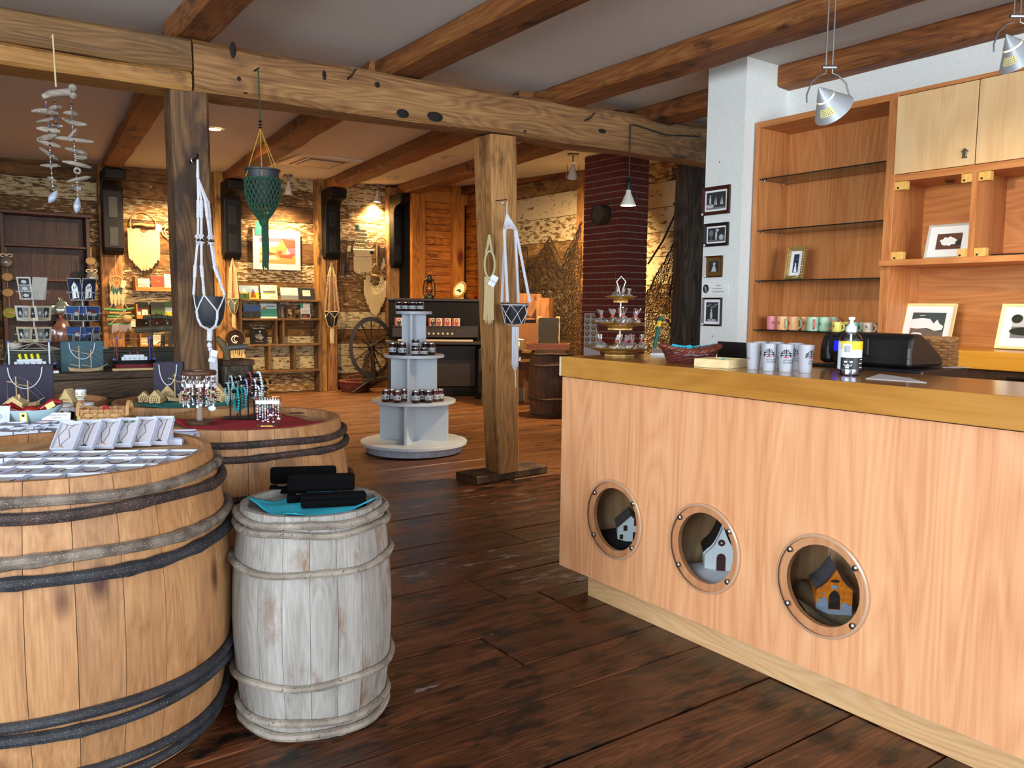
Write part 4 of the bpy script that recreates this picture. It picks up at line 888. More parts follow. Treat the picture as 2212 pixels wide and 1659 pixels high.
def bag(lbl, c, r, inner, top, lean, tie=True, seed=0):
    rnd = random.Random(seed); t = T('sweet_bag', lbl, 'sweets', c, rnd.uniform(0, 6), 'bagged sweets on the cake stand')
    mb = MB(inner)
    for q in range(7): a = rnd.uniform(0, 6.28); k = rnd.uniform(0, r*.5); mb.ball((k*math.cos(a), k*math.sin(a), r*.28+rnd.uniform(0, r*.3)), r*rnd.uniform(.25, .36), 8, 5, (1, .8, .7))
    mb.o('sweets', t, smooth=True)
    n = 16; prof = [(r*.75, 0), (r, r*.3), (r*.9, r*.75), (r*.35, r*1.2), (r*.12, r*1.35), (r*.3, r*1.6), (r*.55*top, r*1.6+r*.8*top)]; vs = []
    for k, (rr, z) in enumerate(prof):
        for i in range(n):
            a = 2*PI*i/n; w = 1+(.22 if k > 0 else .05)*rnd.uniform(-1, 1); vs.append((rr*w*math.cos(a)+lean[0]*z, rr*w*math.sin(a)+lean[1]*z, max(0.0, z*(1+.08*rnd.uniform(-1, 1))*(1-.25*(lean[0]**2+lean[1]**2)))))
    MB(M_CELLO).add(vs, [(k*n+i, k*n+(i+1) % n, (k+1)*n+(i+1) % n, (k+1)*n+i) for k in range(len(prof)-1) for i in range(n)]).o('cellophane_bag', t)
    if tie: MB(M_TIE).ring((lean[0]*r*1.35, lean[1]*r*1.35, r*1.35*(1-.25*(lean[0]**2+lean[1]**2))), r*.15, r*.09, 12, 6).o('tie', t)
    return t
sl = Vector(st.location); U = Vector((.81, -.58, 0)); V2 = Vector((-.58, -.81, 0))
k = 0
for tier, items in ((0, ((-.085, .0, .034, 'far left'), (-.045, .05, .034, 'front left'), (.0, .06, .036, 'front middle'), (.05, .045, .036, 'front right'), (.095, .0, .034, 'far right'), (.02, -.05, .034, 'rear'))), (1, ((-.085, .0, .03, 'far left'), (-.04, .03, .032, 'front left'), (.012, .035, .034, 'front middle'), (.055, .02, .034, 'front right'), (.0, -.045, .034, 'rear'))), (2, ((-.03, .005, .024, 'left'), (.0, .02, .022, 'middle'), (.034, .005, .02, 'right')))):
    z = TI[tier][0]+TI[tier][2]*.55+.004
    for du, dv, r, w in items:
        inner = M_TAFFY if tier == 0 else M_CHOC
        bag('cellophane bag of %s, %s on the %s dish of the stand' % ('pale taffy' if tier == 0 else 'dark sweets', w, ('lowest', 'middle', 'top')[tier]), sl+U*du+V2*dv+Vector((0, 0, z+.35*r*0)), r, inner, 1.0 if tier else .8, (random.uniform(-.5, .5), random.uniform(-.5, .5)), tier != 2, k); k += 1

# red wicker basket and pine tray
M_WICK = plain('red_wicker', '#5a231d', .5, var=.35, bscale=60); M_WICKL = plain('wicker_rim', '#6d3322', .45, var=.3, bscale=60); M_TISSUE = plain('turquoise_tissue', '#27b3cf', .7); M_LACE = plain('grey_lace', '#9a93a8', .7)
def wicker(t, mat, rx, ry, prof, nst=28, rowh=.008, tr=.0042, fl=.003, rim=None, rimr=.009, zr=None):
    """basket wall woven from strands passing in front of and behind the stakes; prof: (scale, z)"""
    H = prof[-1][1]; n = nst*4; zr = zr or (lambda a: 1.0)
    def sc(z):
        for (a, z0), (b, z1) in zip(prof, prof[1:]):
            if z <= z1+1e-9: return a+(b-a)*(z-z0)/(z1-z0)
        return prof[-1][0]
    rowsn = int(H/rowh); mb = MB(mat)
    for k in range(rowsn):
        pts = []
        for i in range(n):
            a = 2*PI*i/n; z = (k+.5)*H/rowsn*zr(a); s_ = sc((k+.5)*H/rowsn); w = fl*math.cos(nst/2*a*1.0+PI*k); pts.append(((rx*s_+w)*math.cos(a), (ry*s_+w)*math.sin(a), z))
        mb.tube(pts, tr, 5, True)
    wl = mb.o('woven_wall', t, smooth=True)
    st_ = MB(mat)
    for i in range(nst):
        a = 2*PI*i/nst; st_.tube([(rx*sc(z)*math.cos(a), ry*sc(z)*math.sin(a), z*zr(a)) for z in [H*q/4 for q in range(5)]], .0025, 5)
    st_.o('stakes', wl)
    MB(mat).lathe([(.0001, .001), (prof[0][0], .001), (prof[0][0], .006), (.0001, .006)], 32, sx=rx, sy=ry).o('base', t)
    if rim:
        rm = MB(rim)
        for q in range(3):
            pts = []
            for i in range(120):
                a = 2*PI*i/120; b = 2*PI*q/3+a*16; s_ = sc(H); pts.append(((rx*s_+rimr*.8*math.cos(b))*math.cos(a), (ry*s_+rimr*.8*math.cos(b))*math.sin(a), (H+.003)*zr(a)+rimr*.8*math.sin(b)))
            rm.tube(pts, rimr*.75, 6, True)
        rm.o('braided_rim', t, smooth=True)
bp = (oz(1452, 780, CT)+oz(1545, 775, CT))/2
bk = T('wicker_basket', 'dark red oval wicker basket with turquoise tissue on counter', 'basket', (2.665, ox(1490, 775, 2.665).y, CT), math.radians(-36))
wicker(bk, M_WICK, .118, .085, [(.78, 0), (.9, .03), (1.06, .06)], 26, .0075, .0042, .003, M_WICKL, .008, lambda a: 1.0+.16*math.cos(2*a))
ts = MB(M_TISSUE); n = 48; vs = []
for i in range(n):
    a = 2*PI*i/n; j = random.uniform(-.004, .006); vs += [(.108*math.cos(a), .077*math.sin(a), .05+j), (.122*math.cos(a), .09*math.sin(a), .066+.16*.06*math.cos(2*a)+j+(.012 if .4 < a < 2.2 else 0)), (.09*math.cos(a), .06*math.sin(a), .02)]
ts.add(vs, [(3*i, 3*((i+1) % n), 3*((i+1) % n)+1, 3*i+1) for i in range(n)]+[(3*i+2, 3*((i+1) % n)+2, 3*((i+1) % n), 3*i) for i in range(n)]); ts.o('tissue_lining', bk, smooth=60)
lc = MB(M_LACE); pts = [(.117*1.0*math.cos(a), .086*math.sin(a), .050+.01*math.cos(2*a)+.0025*math.sin(14*a)) for a in [PI+PI*i/60*.9 for i in range(61)]]; lc.tube(pts, .0035, 5); lc.o('lace_band', bk)
M_PINE = wood('pine_box', '#c9b07c', '#dcc794', '#e8d7aa', 'X', 2, .55, ring=1, bump=.05, var=.05, knots=.8)
ty = T('wooden_tray', 'shallow pale pine box with clips beside wicker basket', 'tray', (0, 0, 0))
q0, q1, q2 = oz(1499, 792, CT), oz(1573, 797, CT), oz(1624, 791, CT)
e1 = (q1-q0); e2 = (q2-q1); Lx, Ly = e1.length, .165; an = math.atan2(e1.y, e1.x); ty.location = q0; ty.rotation_euler = (0, 0, an)
for a in ((0, 0, Lx, .008), (0, Ly-.008, Lx, Ly), (0, .008, .008, Ly-.008), (Lx-.008, .008, Lx, Ly-.008)): MB(M_PINE).box(a[0], a[1], 0, a[2], a[3], .034).o('side', ty, bev=.001)
MB(M_PINE).box(.008, .008, 0, Lx-.008, Ly-.008, .006).o('bottom', ty)
MB(M_TISSUE).prism([(-.02, 0), (.02, 0), (.004, .034)], .004, 'y').o('blue_card', label='small blue card standing in the pine box', cat='card', loc=q0+Vector((math.cos(an)*.085-math.sin(an)*.07, math.sin(an)*.085+math.cos(an)*.07, .0062)), rz=an)
MB(M_BLACKP).box(-.03, -.006, 0, .03, .006, .022).o('binder_clip', label='small black clip standing in the pine box', cat='clip', loc=q0+Vector((math.cos(an)*.05-math.sin(an)*.06, math.sin(an)*.05+math.cos(an)*.06, .0062)), rz=an+.5, bev=.003)
# woven bin behind the register
M_RATTAN = plain('brown_rattan', '#8a6138', .55, var=.4, bscale=70)
wbn = T('woven_bin', 'brown woven rattan bin behind the cash register', 'basket', (3.56, (ox(1952, 735, 3.56).y+ox(2062, 735, 3.56).y)/2, 1.081), 0)
hb = ox(2020, 733, 3.56).z-1.081; rw = abs(ox(1952, 735, 3.56).y-ox(2062, 735, 3.56).y)/2
wicker(wbn, M_RATTAN, rw*.9, rw, [(1.0, 0), (1.03, hb*.5), (1.0, hb)], 20, .012, .0058, .005, M_RATTAN, .006)
# ------------------------------------------------------------------ barrels
M_STAVE = wood('barrel_stave', '#7b5736', '#a3764c', '#ba9063', 'Z', 1.5, .6, ring=1.1, bump=.25, var=.13, knots=.9, stretch=9, fine=.4, rmix=.16, rst=8, stain='#84592f', stain_amt=.35, stain_scale=2.5)
M_STAVEG = wood('grey_barrel_stave', '#6a6661', '#88857f', '#a09d9a', 'Z', 1.8, .75, ring=1.0, bump=.4, var=.07, rmix=.15, rst=9, stretch=14, stain='#6a523e', stain_amt=.33, stain_scale=3.2)
M_STAVED = wood('dark_barrel_stave', '#2b1c14', '#4a3225', '#604535', 'Z', 1.5, .7, ring=1, bump=.3, var=.15)
M_HEAD = wood('barrel_head', '#7d5c38', '#a8825a', '#bd9a70', 'X', 1.5, .65, ring=1, bump=.3, var=.1)
def bark(name, c1, c2, c3, s=300):
    m, nt, b = newmat(name); L = nt.links.new; tc = N(nt, 'ShaderNodeTexCoord'); n1 = setin(N(nt, 'ShaderNodeTexNoise'), Scale=s, Detail=3.0); L(tc.outputs['Object'], n1.inputs['Vector'])
    n2 = setin(N(nt, 'ShaderNodeTexNoise'), Scale=14.0, Detail=4.0); L(tc.outputs['Object'], n2.inputs['Vector'])
    cr = N(nt, 'ShaderNodeValToRGB'); e = cr.color_ramp.elements; e[0].position = .4; e[0].color = lin(c1); e[1].position = .62; e[1].color = lin(c2); L(n2.outputs['Fac'], cr.inputs[0])
    st = N(nt, 'ShaderNodeMapRange'); st.inputs[1].default_value = .62; st.inputs[2].default_value = .68; L(n1.outputs['Fac'], st.inputs[0])
    mx = N(nt, 'ShaderNodeMix', data_type='RGBA'); L(st.outputs[0], mx.inputs[0]); L(cr.outputs[0], mx.inputs[6]); mx.inputs[7].default_value = lin(c3); L(mx.outputs[2], b.inputs['Base Color']); b.inputs['Roughness'].default_value = .75
    bp = setin(N(nt, 'ShaderNodeBump'), Strength=.5, Distance=.004); L(n1.outputs['Fac'], bp.inputs['Height']); L(bp.outputs[0], b.inputs['Normal']); return m
M_BARK = bark('dark_bark', '#241a18', '#3d2b27', '#9a938a'); M_BARK2 = bark('grey_bark', '#4a4038', '#7d7266', '#b5aea2'); M_BARK3 = bark('black_bark', '#1a1b1f', '#2c2d33', '#70747c'); M_HOOPG = bark('grey_hoop', '#6d655b', '#8d8579', '#3f3a35', 110); M_HOOPD = bark('dark_hoop', '#2c2018', '#443226', '#5d4a3a', 110)
def brl(z, H, rt, rb): t = 2*z/H-1; return rb-(rb-rt)*t*t
def barrel(label, c, H, rt, rb, n, mat, hoops, headz, rim=.024, hm=None, group=None, name='barrel'):
    t = T(name, label, 'barrel', (c[0], c[1], 0), random.uniform(0, 1), group)
    w = PI/n*.985; zs = [H*q/8 for q in range(9)]; vs = []; K = 4
    for z in zs:
        r = brl(z, H, rt, rb)
        for q in range(K): a = -w+2*w*q/(K-1); vs.append((r*math.cos(a), r*math.sin(a), z))
    no = len(vs)
    for z in zs:
        r = brl(z, H, rt, rb)-rim
        for q in range(K): a = -w+2*w*q/(K-1); vs.append((r*math.cos(a), r*math.sin(a), z))
    fs = []
    for i in range(8):
        for q in range(K-1):
            a = i*K+q; fs.append((a, a+1, a+K+1, a+K)); b = no+a; fs.append((b, b+K, b+K+1, b+1))
        fs.append((i*K, (i+1)*K, no+(i+1)*K, no+i*K)); a = i*K+K-1; fs.append((a, no+a, no+a+K, a+K))
    for q in range(K-1):
        fs.append((q, no+q, no+q+1, q+1)); a = 8*K+q; fs.append((a, a+1, no+a+1, no+a))
    mb = MB(mat).add(vs, fs); me = mb.mesh('stave'); sm(me, 35)
    for i in range(n): link('stave', me, t, rz=2*PI*i/n)
    MB(hm or M_HEAD).lathe([(.0001, headz-.02), (brl(headz, H, rt, rb)-rim+.003, headz-.02), (brl(headz, H, rt, rb)-rim+.003, headz), (.0001, headz)], 40).o('head', t)
    MB(M_GAP).lathe([(rt-rim, .002), (rt-rim, .01)], 24).o('bottom', t)
    for k, (z, r, m, tilt) in enumerate(hoops):
        pts = []; R = []; ph = random.uniform(0, 6)
        for i in range(72):
            a = 2*PI*i/72; zz = z+tilt*math.sin(a+ph)+.004*math.sin(5*a+ph*2); q = brl(min(max(zz, 0), H), H, rt, rb)+r*.62
            pts.append((q*math.cos(a), q*math.sin(a), zz)); R.append(r*(1+.14*MN.noise(Vector((math.cos(a)*2+k*3, math.sin(a)*2, z*5)))+(.22 if MN.noise(Vector((math.cos(a)*7+k, math.sin(a)*7, z))) > .42 else 0)))
        MB(m).tube(pts, R, 8, True).o('hoop', t, smooth=True)
    return t
BIG = (.30, 2.92); ZBIG = .905
barrel('big pale wooden barrel at left covered with white jewellery boxes', BIG, ZBIG, .465, .525, 27, M_STAVE, [(.855, .016, M_BARK2, .004), (.815, .017, M_BARK, .004), (.695, .017, M_BARK2, .006), (.65, .018, M_BARK3, .005), (.265, .016, M_BARK3, .006), (.222, .017, M_BARK3, .005), (.075, .015, M_BARK3, .004), (.035, .015, M_BARK3, .003)], .875, group='wooden display barrels')
RED = (1.14, 3.62); ZRED = .875
barrel('pale wooden barrel with red cloth and hanging jewellery stands', RED, ZRED, .395, .44, 24, M_STAVE, [(.82, .015, M_BARK, .004), (.765, .015, M_BARK, .004), (.60, .015, M_BARK, .004), (.555, .015, M_BARK, .004), (.2, .015, M_BARK, .004), (.15, .015, M_BARK, .004)], .84, group='wooden display barrels')
GRN = (1.13, 4.58); ZGRN = .86
barrel('wooden barrel with teal cloth and small wooden houses by left post', GRN, ZGRN, .39, .425, 20, M_STAVE, [(.80, .016, M_BARK, .003), (.74, .015, M_BARK, .003), (.5, .015, M_BARK, .003)], .832, group='wooden display barrels')
B4 = (.37, 4.05); Z4 = .85
barrel('wooden barrel holding lobster dish and splint basket, behind the biggest barrel', B4, Z4, .40, .43, 20, M_STAVE, [(.79, .015, M_BARK, .003), (.74, .015, M_BARK, .003)], .82, group='wooden display barrels')
B5 = (.42, 5.02); Z5 = .85
barrel('wooden barrel under the purple gift bag at far left', B5, Z5, .36, .395, 18, M_STAVE, [(.79, .015, M_BARK, .003), (.74, .015, M_BARK, .003)], .82, group='wooden display barrels')
GRY = (1.02, 2.585); ZGRY = .725
gb = barrel('weathered grey barrel with open black jewellery cases on top', GRY, ZGRY, .232, .264, 19, M_STAVEG, [(.70, .013, M_HOOPG, .003), (.667, .012, M_HOOPG, .003), (.555, .012, M_HOOPG, .008), (.185, .012, M_HOOPG, .008), (.06, .013, M_HOOPG, .003), (.022, .014, M_HOOPG, .002)], .70, .02, M_STAVEG)

# ------------------------------------------------------------------ jewellery boxes on the biggest barrel
M_BOXW = plain('white_card_box', '#c5cfe6', .6); M_COTTON = plain('box_lining', '#adaab2', .9); M_CHAIN = plain('dark_silver_chain', '#4b4a48', .35, .8); M_SILVER = plain('bright_silver', '#d8dade', .2, 1); M_GREENST = plain('green_stone', '#2d6b45', .3); M_REDST = plain('red_stone', '#8c2a22', .35); M_BLUEST = plain('blue_stone', '#3c4a78', .35); M_AMBST = plain('rose_stone', '#b99a88', .35); M_CARDTAG = plain('price_tag_white', '#e8eef8', .6)
def tray_mesh(w, d, h):
    m = MB(M_BOXW); t = .0016
    m.box(-w/2, -d/2, 0, w/2, d/2, .002).box(-w/2, -d/2, .002, w/2, -d/2+t, h).box(-w/2, d/2-t, .002, w/2, d/2, h).box(-w/2, -d/2+t, .002, -w/2+t, d/2-t, h).box(w/2-t, -d/2+t, .002, w/2, d/2-t, h); return m.mesh('tray')
def lining(w, d, h): return MB(M_COTTON).box(-w/2+.002, -d/2+.002, .0022, w/2-.002, d/2-.002, h).mesh('lining')
TW, TD, TH = .088, .122, .02
tr_me = tray_mesh(TW, TD, TH); ln_me = lining(TW, TD, TH*.7)
def chain_mesh(kind, w, d, z, seed):
    r = random.Random(seed); m = MB(M_CHAIN); k = r.uniform(-.2, .2)
    if kind == 0:
        pts = [(-w*.36+w*.72*i/10, d*(.6*(i/10-.5)**2*2-.22+k*.3), z) for i in range(11)]; m.tube(pts, .0012, 4); m.use(r.choice((M_AMBST, M_CHAIN, M_BLUEST, M_REDST))); m.ball((pts[5][0], pts[5][1]-.006, z), .0045, 8, 4, (1, 1, .6))
    elif kind == 1:
        m.use(M_SILVER)
        for i in range(12): m.ball((-w*.32+w*.64*i/11, d*(-.1+.12*math.sin(i/11*PI)), z), .0036, 6, 4)
    elif kind == 2:
        for s_ in (-1, 1): m.tube([(s_*.012, d*.25, z), (s_*.012, d*.05, z)], .0009, 4); m.ball((s_*.012, d*-.02, z), .004, 8, 4, (.7, 1, .6))
    else:
        m.tube([(w*.3*math.cos(a), d*.22*math.sin(a), z) for a in [i*.5 for i in range(11)]], .0011, 4); m.use(r.choice((M_BLUEST, M_CHAIN, M_SILVER))); m.ball((w*.1, -d*.2, z), .0045, 8, 4, (1, 1, .6))
    return m.mesh('jewellery')
ch_me = [chain_mesh(k, TW, TD, TH*.7+.001, k*7+s_) for k in range(4) for s_ in range(3)]
KIND = ['fine necklace', 'silver beaded bracelet', 'drop earrings', 'curled dark chain']
ga = math.radians(-27); GU = Vector((math.cos(ga), math.sin(ga), 0)); GV = Vector((-math.sin(ga), math.cos(ga), 0)); GC = Vector((BIG[0], BIG[1], .8755))
lean_v = (oz(240, 974, .8755)-GC).dot(GV)
rownames = ['nearest row', 'second row', 'third row', 'fourth row', 'fifth row', 'sixth row', 'seventh row', 'eighth row', 'ninth row', 'tenth row', 'eleventh row']
RB = .44
v = -.365; row = 0
while v < lean_v-.055:
    half = math.sqrt(max(0, RB*RB-max(abs(v-TD*.35), abs(v+TD*.35))**2))
    nfit = int(2*half/(TW+.004))
    if nfit > 0:
        u0 = -nfit*(TW+.004)/2+random.uniform(-.012, .012); vis = 0
        for i in range(nfit):
            u = u0+(TW+.004)*(i+.5); p = GC+GU*u+GV*(v+random.uniform(-.003, .003))
            d = AX @ (np.array(p)-np.array([0, 0, CAM_H])); px = 1106+FPX*d[0]/d[2]
            if px < -25: continue
            k = random.randrange(12); vis += 1
            t = T('jewellery_box', 'white box with %s, %s from left, %s on big barrel' % (KIND[k//3], ORD[vis-1], rownames[row]), 'jewellery box', p, ga+random.uniform(-.03, .03), 'white jewellery boxes on the biggest barrel')
            link('tray', tr_me, t); link('lining', ln_me, t); link('jewellery', ch_me[k], t)
            if random.random() < .25:
                MB(M_CARDTAG).box(.008, TD/2-.022, TH*.71, .03, TD/2-.004, TH*.76).o('price_tag', t)
        row += 1
    v += TD+.004
# leaning row of six large necklace boxes
LW, LD, LH = .073, .118, .02
lt_me = tray_mesh(LW, LD, LH); ll_me = lining(LW, LD, LH*.6)
def big_chain(i):
    m = MB(M_CHAIN); z = LH*.6+.0015; r = random.Random(i*5+1); top = LD*.42
    a = r.uniform(-.012, .012)
    pl = [(-.012, top), (-.004+a, .03), (-.014+a*1.5, 0.0), (-.008+a, -.03), (a, -.048)]; pr = [(.014, top), (.006+a, .028), (.010, -.005), (.004+a, -.03), (a, -.048)]
    for P in (pl, pr): m.tube([(x, y, z) for x, y in P], .0008, 4)
    m.tube([(-.024, top+.002, z), (0, top-.006, z), (.024, top+.002, z)], .0008, 4)
    m.use((M_AMBST, M_CHAIN, M_AMBST, M_GREENST, M_REDST, M_CHAIN)[i]); m.ball((a, -.052, z+.001), .008 if i != 4 else .005, 10, 5, (1.2, .9, .5))
    if i == 3: m.ball((-.004, .045, z), .006, 8, 4, (1.2, .9, .5)); m.ball((.016, .047, z), .006, 8, 4, (1.2, .9, .5))
    return m.mesh('necklace')
NK = ['long pale chain', 'dark chain and earrings', 'chain with triangular pendant', 'green stone pendant', 'thin chain with pink drop', 'forked dark chain']
for i, (px, py) in enumerate(((136, 979), (178, 975), (222, 972), (262, 969), (303, 966), (340, 964))):
    b = oz(px, py, .877); t = T('jewellery_box', 'tall white leaning box with %s, %s of its row' % (NK[i], ORD[i]), 'jewellery box', b, 0, 'white jewellery boxes on the biggest barrel')
    Mx = Matrix.Translation((0, 0, .004)) @ Matrix.Rotation(math.radians(42), 4, 'X') @ Matrix.Translation((0, LD/2, 0))
    t.rotation_euler = (0, 0, ga-.05)
    for nm, me in (('tray', lt_me), ('lining', ll_me), ('necklace', big_chain(i))):
        o = link(nm, me, t); o.location = Mx.to_translation(); o.rotation_euler = Mx.to_euler()
    MB(M_BOXW).box(-LW/2+.004, .05, 0, LW/2-.004, .075, .045).o('prop_box', t)
for i, (px, py) in enumerate(((375, 955), (398, 951), (345, 946), (395, 944))):
    t = T('jewellery_box', 'open white jewellery box by the far rim, %s right of the leaning boxes' % ORD[i], 'jewellery box', oz(px, py, .8762), ga+.05*i, 'white jewellery boxes on the biggest barrel')
    link('tray', tr_me, t); link('lining', ln_me, t); link('jewellery', ch_me[i*2], t)

# ------------------------------------------------------------------ black velvet cases on the grey barrel
M_VELV = plain('black_velvet', '#040405', .9, spec=.1); M_CYAN = plain('turquoise_paper', '#23a9c4', .75)
zt = .7008
cloth('tissue_paper', 'sheet of turquoise tissue paper under the black cases', (GRY[0]+.0, GRY[1]+.0, zt), .155, .155, lambda x, y: .0035+.002*math.sin(30*x)+(.03*max(0, (abs(x)+abs(y)-.21)/.1))+.0035*math.sin(40*y+9*x), M_CYAN, 24, 'paper', rz=math.radians(10))
def case(lbl, px, py, rz, open_, L=.225, z=zt+.006):
    p = oz(px, py, z); t = T('jewellery_case', lbl, 'jewellery case', p, rz, 'black velvet cases on the grey barrel')
    MB(M_VELV).box(-L/2, 0, 0, L/2, .052, .026).o('base', t, bev=.006)
    if open_:
        Mx = Matrix.Translation((0, .053, .026)) @ Matrix.Rotation(math.radians(-12), 4, 'X')
        MB(M_VELV).box(-L/2, -.004, 0, L/2, .018, .062, Mx).o('lid', t, bev=.01)
        br = MB(M_SILVER); br.box(-L/2+.03, .018, .0263, L/2-.03, .026, .029); br.use(M_CHAIN)
        for q in range(9): br.box(-L/2+.035+q*.018, .0175, .0264, -L/2+.04+q*.018, .0265, .0296)
        br.o('silver_bracelet', t)
    else: MB(M_VELV).box(-L/2, -.001, .0262, L/2, .053, .042).o('lid', t, bev=.006)
    return t
case('open black velvet case, rearmost of the cases on the grey barrel', 655, 1066, math.radians(-23), True, .235)
case('open black velvet case with silver bracelet, middle of the three', 694, 1085, math.radians(-23), True, .23)
case('closed black velvet case nearest the rim of the grey barrel', 722, 1096, math.radians(-20), False, .215)

# ------------------------------------------------------------------ red cloth barrel: stands with key rings and bracelets
M_REDC = plain('red_cloth', '#9c1426', .8)
zr = .8405
cloth('display_cloth', 'wavy red cloth on the barrel with jewellery stands', (RED[0]+.01, RED[1]+.0, zr), .255, .255, lambda x, y: .003+.0025*math.sin(26*x+8*y)+.0025*math.sin(33*y)+.02*max(0, (abs(x)+abs(y)-.36)/.14), M_REDC, 26, rz=math.radians(12))
M_DKWOOD = wood('walnut_disc', '#2c190f', '#4a2d1c', '#63402a', 'X', 3, .5, ring=1.4, bump=.1, var=.05); M_GREYROD = wood('driftwood_rod', '#6b5a4c', '#8a786a', '#a39384', 'Z', 3, .7, ring=1, bump=.2, var=.05)
kp = oz(432, 917, zr+.006); ks = T('key_ring_stand', 'round wooden key ring stand on a grey pole on red cloth', 'display stand', kp)
KH = ox(428, 800, kp.x).z-kp.z
MB(M_DKWOOD).lathe([(.0001, 0), (.058, 0), (.06, .004), (.06, .016), (.056, .02), (.0001, .02)], 28).o('base', ks, smooth=True)
MB(M_GREYROD).tube([(0, 0, .018), (.001, 0, KH*.5), (-.002, 0, KH-.018)], [.013, .0105, .009], 10).o('pole', ks, smooth=True)
MB(M_DKWOOD).lathe([(.0001, KH-.02), (.07, KH-.02), (.074, KH-.014), (.074, KH-.006), (.07, KH), (.0001, KH)], 32).o('top_disc', ks, smooth=True)
MB(plain('pale_end_grain', '#9b8468', .6)).lathe([(.0001, KH), (.022, KH), (.022, KH+.0012), (.0001, KH+.0012)], 20).o('dowel_end', ks)
M_PINKST = plain('lilac_bead', '#a9a0cc', .3); M_CRYS = plain('crystal_bead', '#e0e6ee', .12, spec=.9); M_BKBEAD = plain('black_bead', '#15151a', .2)
BEADS = [M_SILVER, M_CRYS, M_PINKST, M_BKBEAD, M_REDST, M_SILVER, M_CRYS]
def key_ring(seed):
    r = random.Random(seed); P = []
    P.append(('split_ring', MB(M_SILVER).ring((0, 0, -.024), .0135, .0013, 18, 5, 'x').tube([(0, 0, 0), (0, 0, -.011)], .0013, 5).mesh('split_ring')))
    b = MB(M_SILVER); z = -.04
    while z > -.105-r.uniform(0, .02):
        q = r.uniform(.003, .0052); b.use(r.choice(BEADS)); b.ball((r.uniform(-.0015, .0015), r.uniform(-.0015, .0015), z-q), q, 8, 5); z -= 2*q
    b.use(r.choice((M_SILVER, M_CRYS))); b.ball((0, 0, z-.007), .006, 8, 5, (.5, 1, 1.3)); me = b.mesh('bead_charm'); sm(me); P.append(('bead_charm', me))
    a = r.uniform(-.6, .6); tg = MB(M_CARDTAG); tg.box(-.0005, -.009, -.014, .0005, .009, 0, Matrix.Translation((.0035, r.uniform(-.006, .006), -.034)) @ Matrix.Rotation(a, 4, 'X')); P.append(('price_tag', tg.mesh('price_tag')))
    return P
protos = [key_ring(i) for i in range(6)]
for i in range(22):
    a = 2*PI*i/22+random.uniform(-.06, .06); R = .068 if i % 2 else .058
    fr = ['front', 'front right', 'right', 'rear right', 'rear', 'rear left', 'left', 'front left'][int(((a-math.radians(235)+PI/8) % (2*PI))/(PI/4)) % 8]
    t = T('key_ring', 'beaded silver key ring with white tag, %s clockwise around the stand from its rear left' % ORD[i] if i < 20 else 'beaded silver key ring at the front left of the stand, %s one' % ('upper', 'lower')[i-20], 'key ring', kp+Vector((R*math.cos(a), R*math.sin(a), KH-.0205)), a, 'key rings on the wooden stand')
    for nm, me in protos[random.randrange(6)]: link(nm, me, t)
sh = MB(plain('shell_white', '#c9dcd8', .35)); sh.ball((0, 0, 0), .017, 12, 6, (1, .3, .75)); sh.o('shell_charm', label='pale oval shell charm hanging lowest from the key ring stand', cat='charm', loc=kp+Vector((.04, -.05, KH-.165)), rz=-.6, smooth=True)
MB(M_SILVER).tube([kp+Vector((.04, -.05, KH-.153)), kp+Vector((.04, -.05, KH-.02))], .0008, 4).o('charm_chain', label='thin chain carrying the pale oval shell charm', cat='chain')
# black bracelet stand
M_TURQ = plain('turquoise_bead', '#28a9ae', .25); M_TURQ2 = plain('pale_turquoise_bead', '#8fc6cc', .25); M_TEALB = plain('teal_bead', '#136f72', .3); M_AMB = plain('amber_bead', '#9c6a1c', .25); M_COR = plain('coral_bead', '#a34a48', .35); M_PEARL = plain('ice_blue_bead', '#b9d2da', .15)
bs_ = T('bracelet_stand', 'black bracelet stand with several arms on red cloth', 'display stand', (RED[0]+.05, RED[1]-.02, zr+.006), math.radians(-22))
bc = (oz(488, 908, zr)+oz(556, 905, zr))/2; bs_.location = bc+Vector((0, 0, .006))
MB(M_BLACK).box(-.085, -.045, 0, .085, .045, .006).o('base', bs_, bev=.002)
ARMS = [(-.05, .0, .155), (-.02, .02, .185), (-.005, -.02, .13), (.03, .0, .17), (.055, .02, .20), (.085, -.01, .14), (.10, .02, .165)]
for x, y, z in ARMS:
    MB(M_BLACK).tube([(min(x, .08), y, .005), (min(x, .08), y, z)], .0035, 8).o('upright', bs_); MB(M_BLACK).tube([(x-.032, y-.012, z), (x+.032, y+.012, z)], .0085, 8).o('arm', bs_, smooth=True)
BM = Matrix.Translation(bs_.location) @ Matrix.Rotation(math.radians(-22), 4, 'Z')
def bracelet(lbl, p, mat, R=.03, br=.0046, rz=0.0, sag=1.12, mat2=None, tagz=True):
    n = int(2*PI*R/(br*1.9)); t = T('bracelet', lbl, 'bracelet', p, rz, 'bead bracelets on the red cloth barrel'); b = MB(mat)
    for i in range(n):
        a = 2*PI*i/n; b.use(mat2 if (mat2 and i % 3 == 0) else mat); b.ball((0, R*math.cos(a)*.85, -R*sag+R*sag*math.sin(a)), br, 8, 5)
    b.o('beads', t, smooth=True)
    if tagz: MB(M_CARDTAG).box(-.0006, -.008, -.016, .0006, .008, 0, Matrix.Translation((.003, .004, -2*R*sag+.004)) @ Matrix.Rotation(.5, 4, 'X')).o('price_tag', t)
    return t
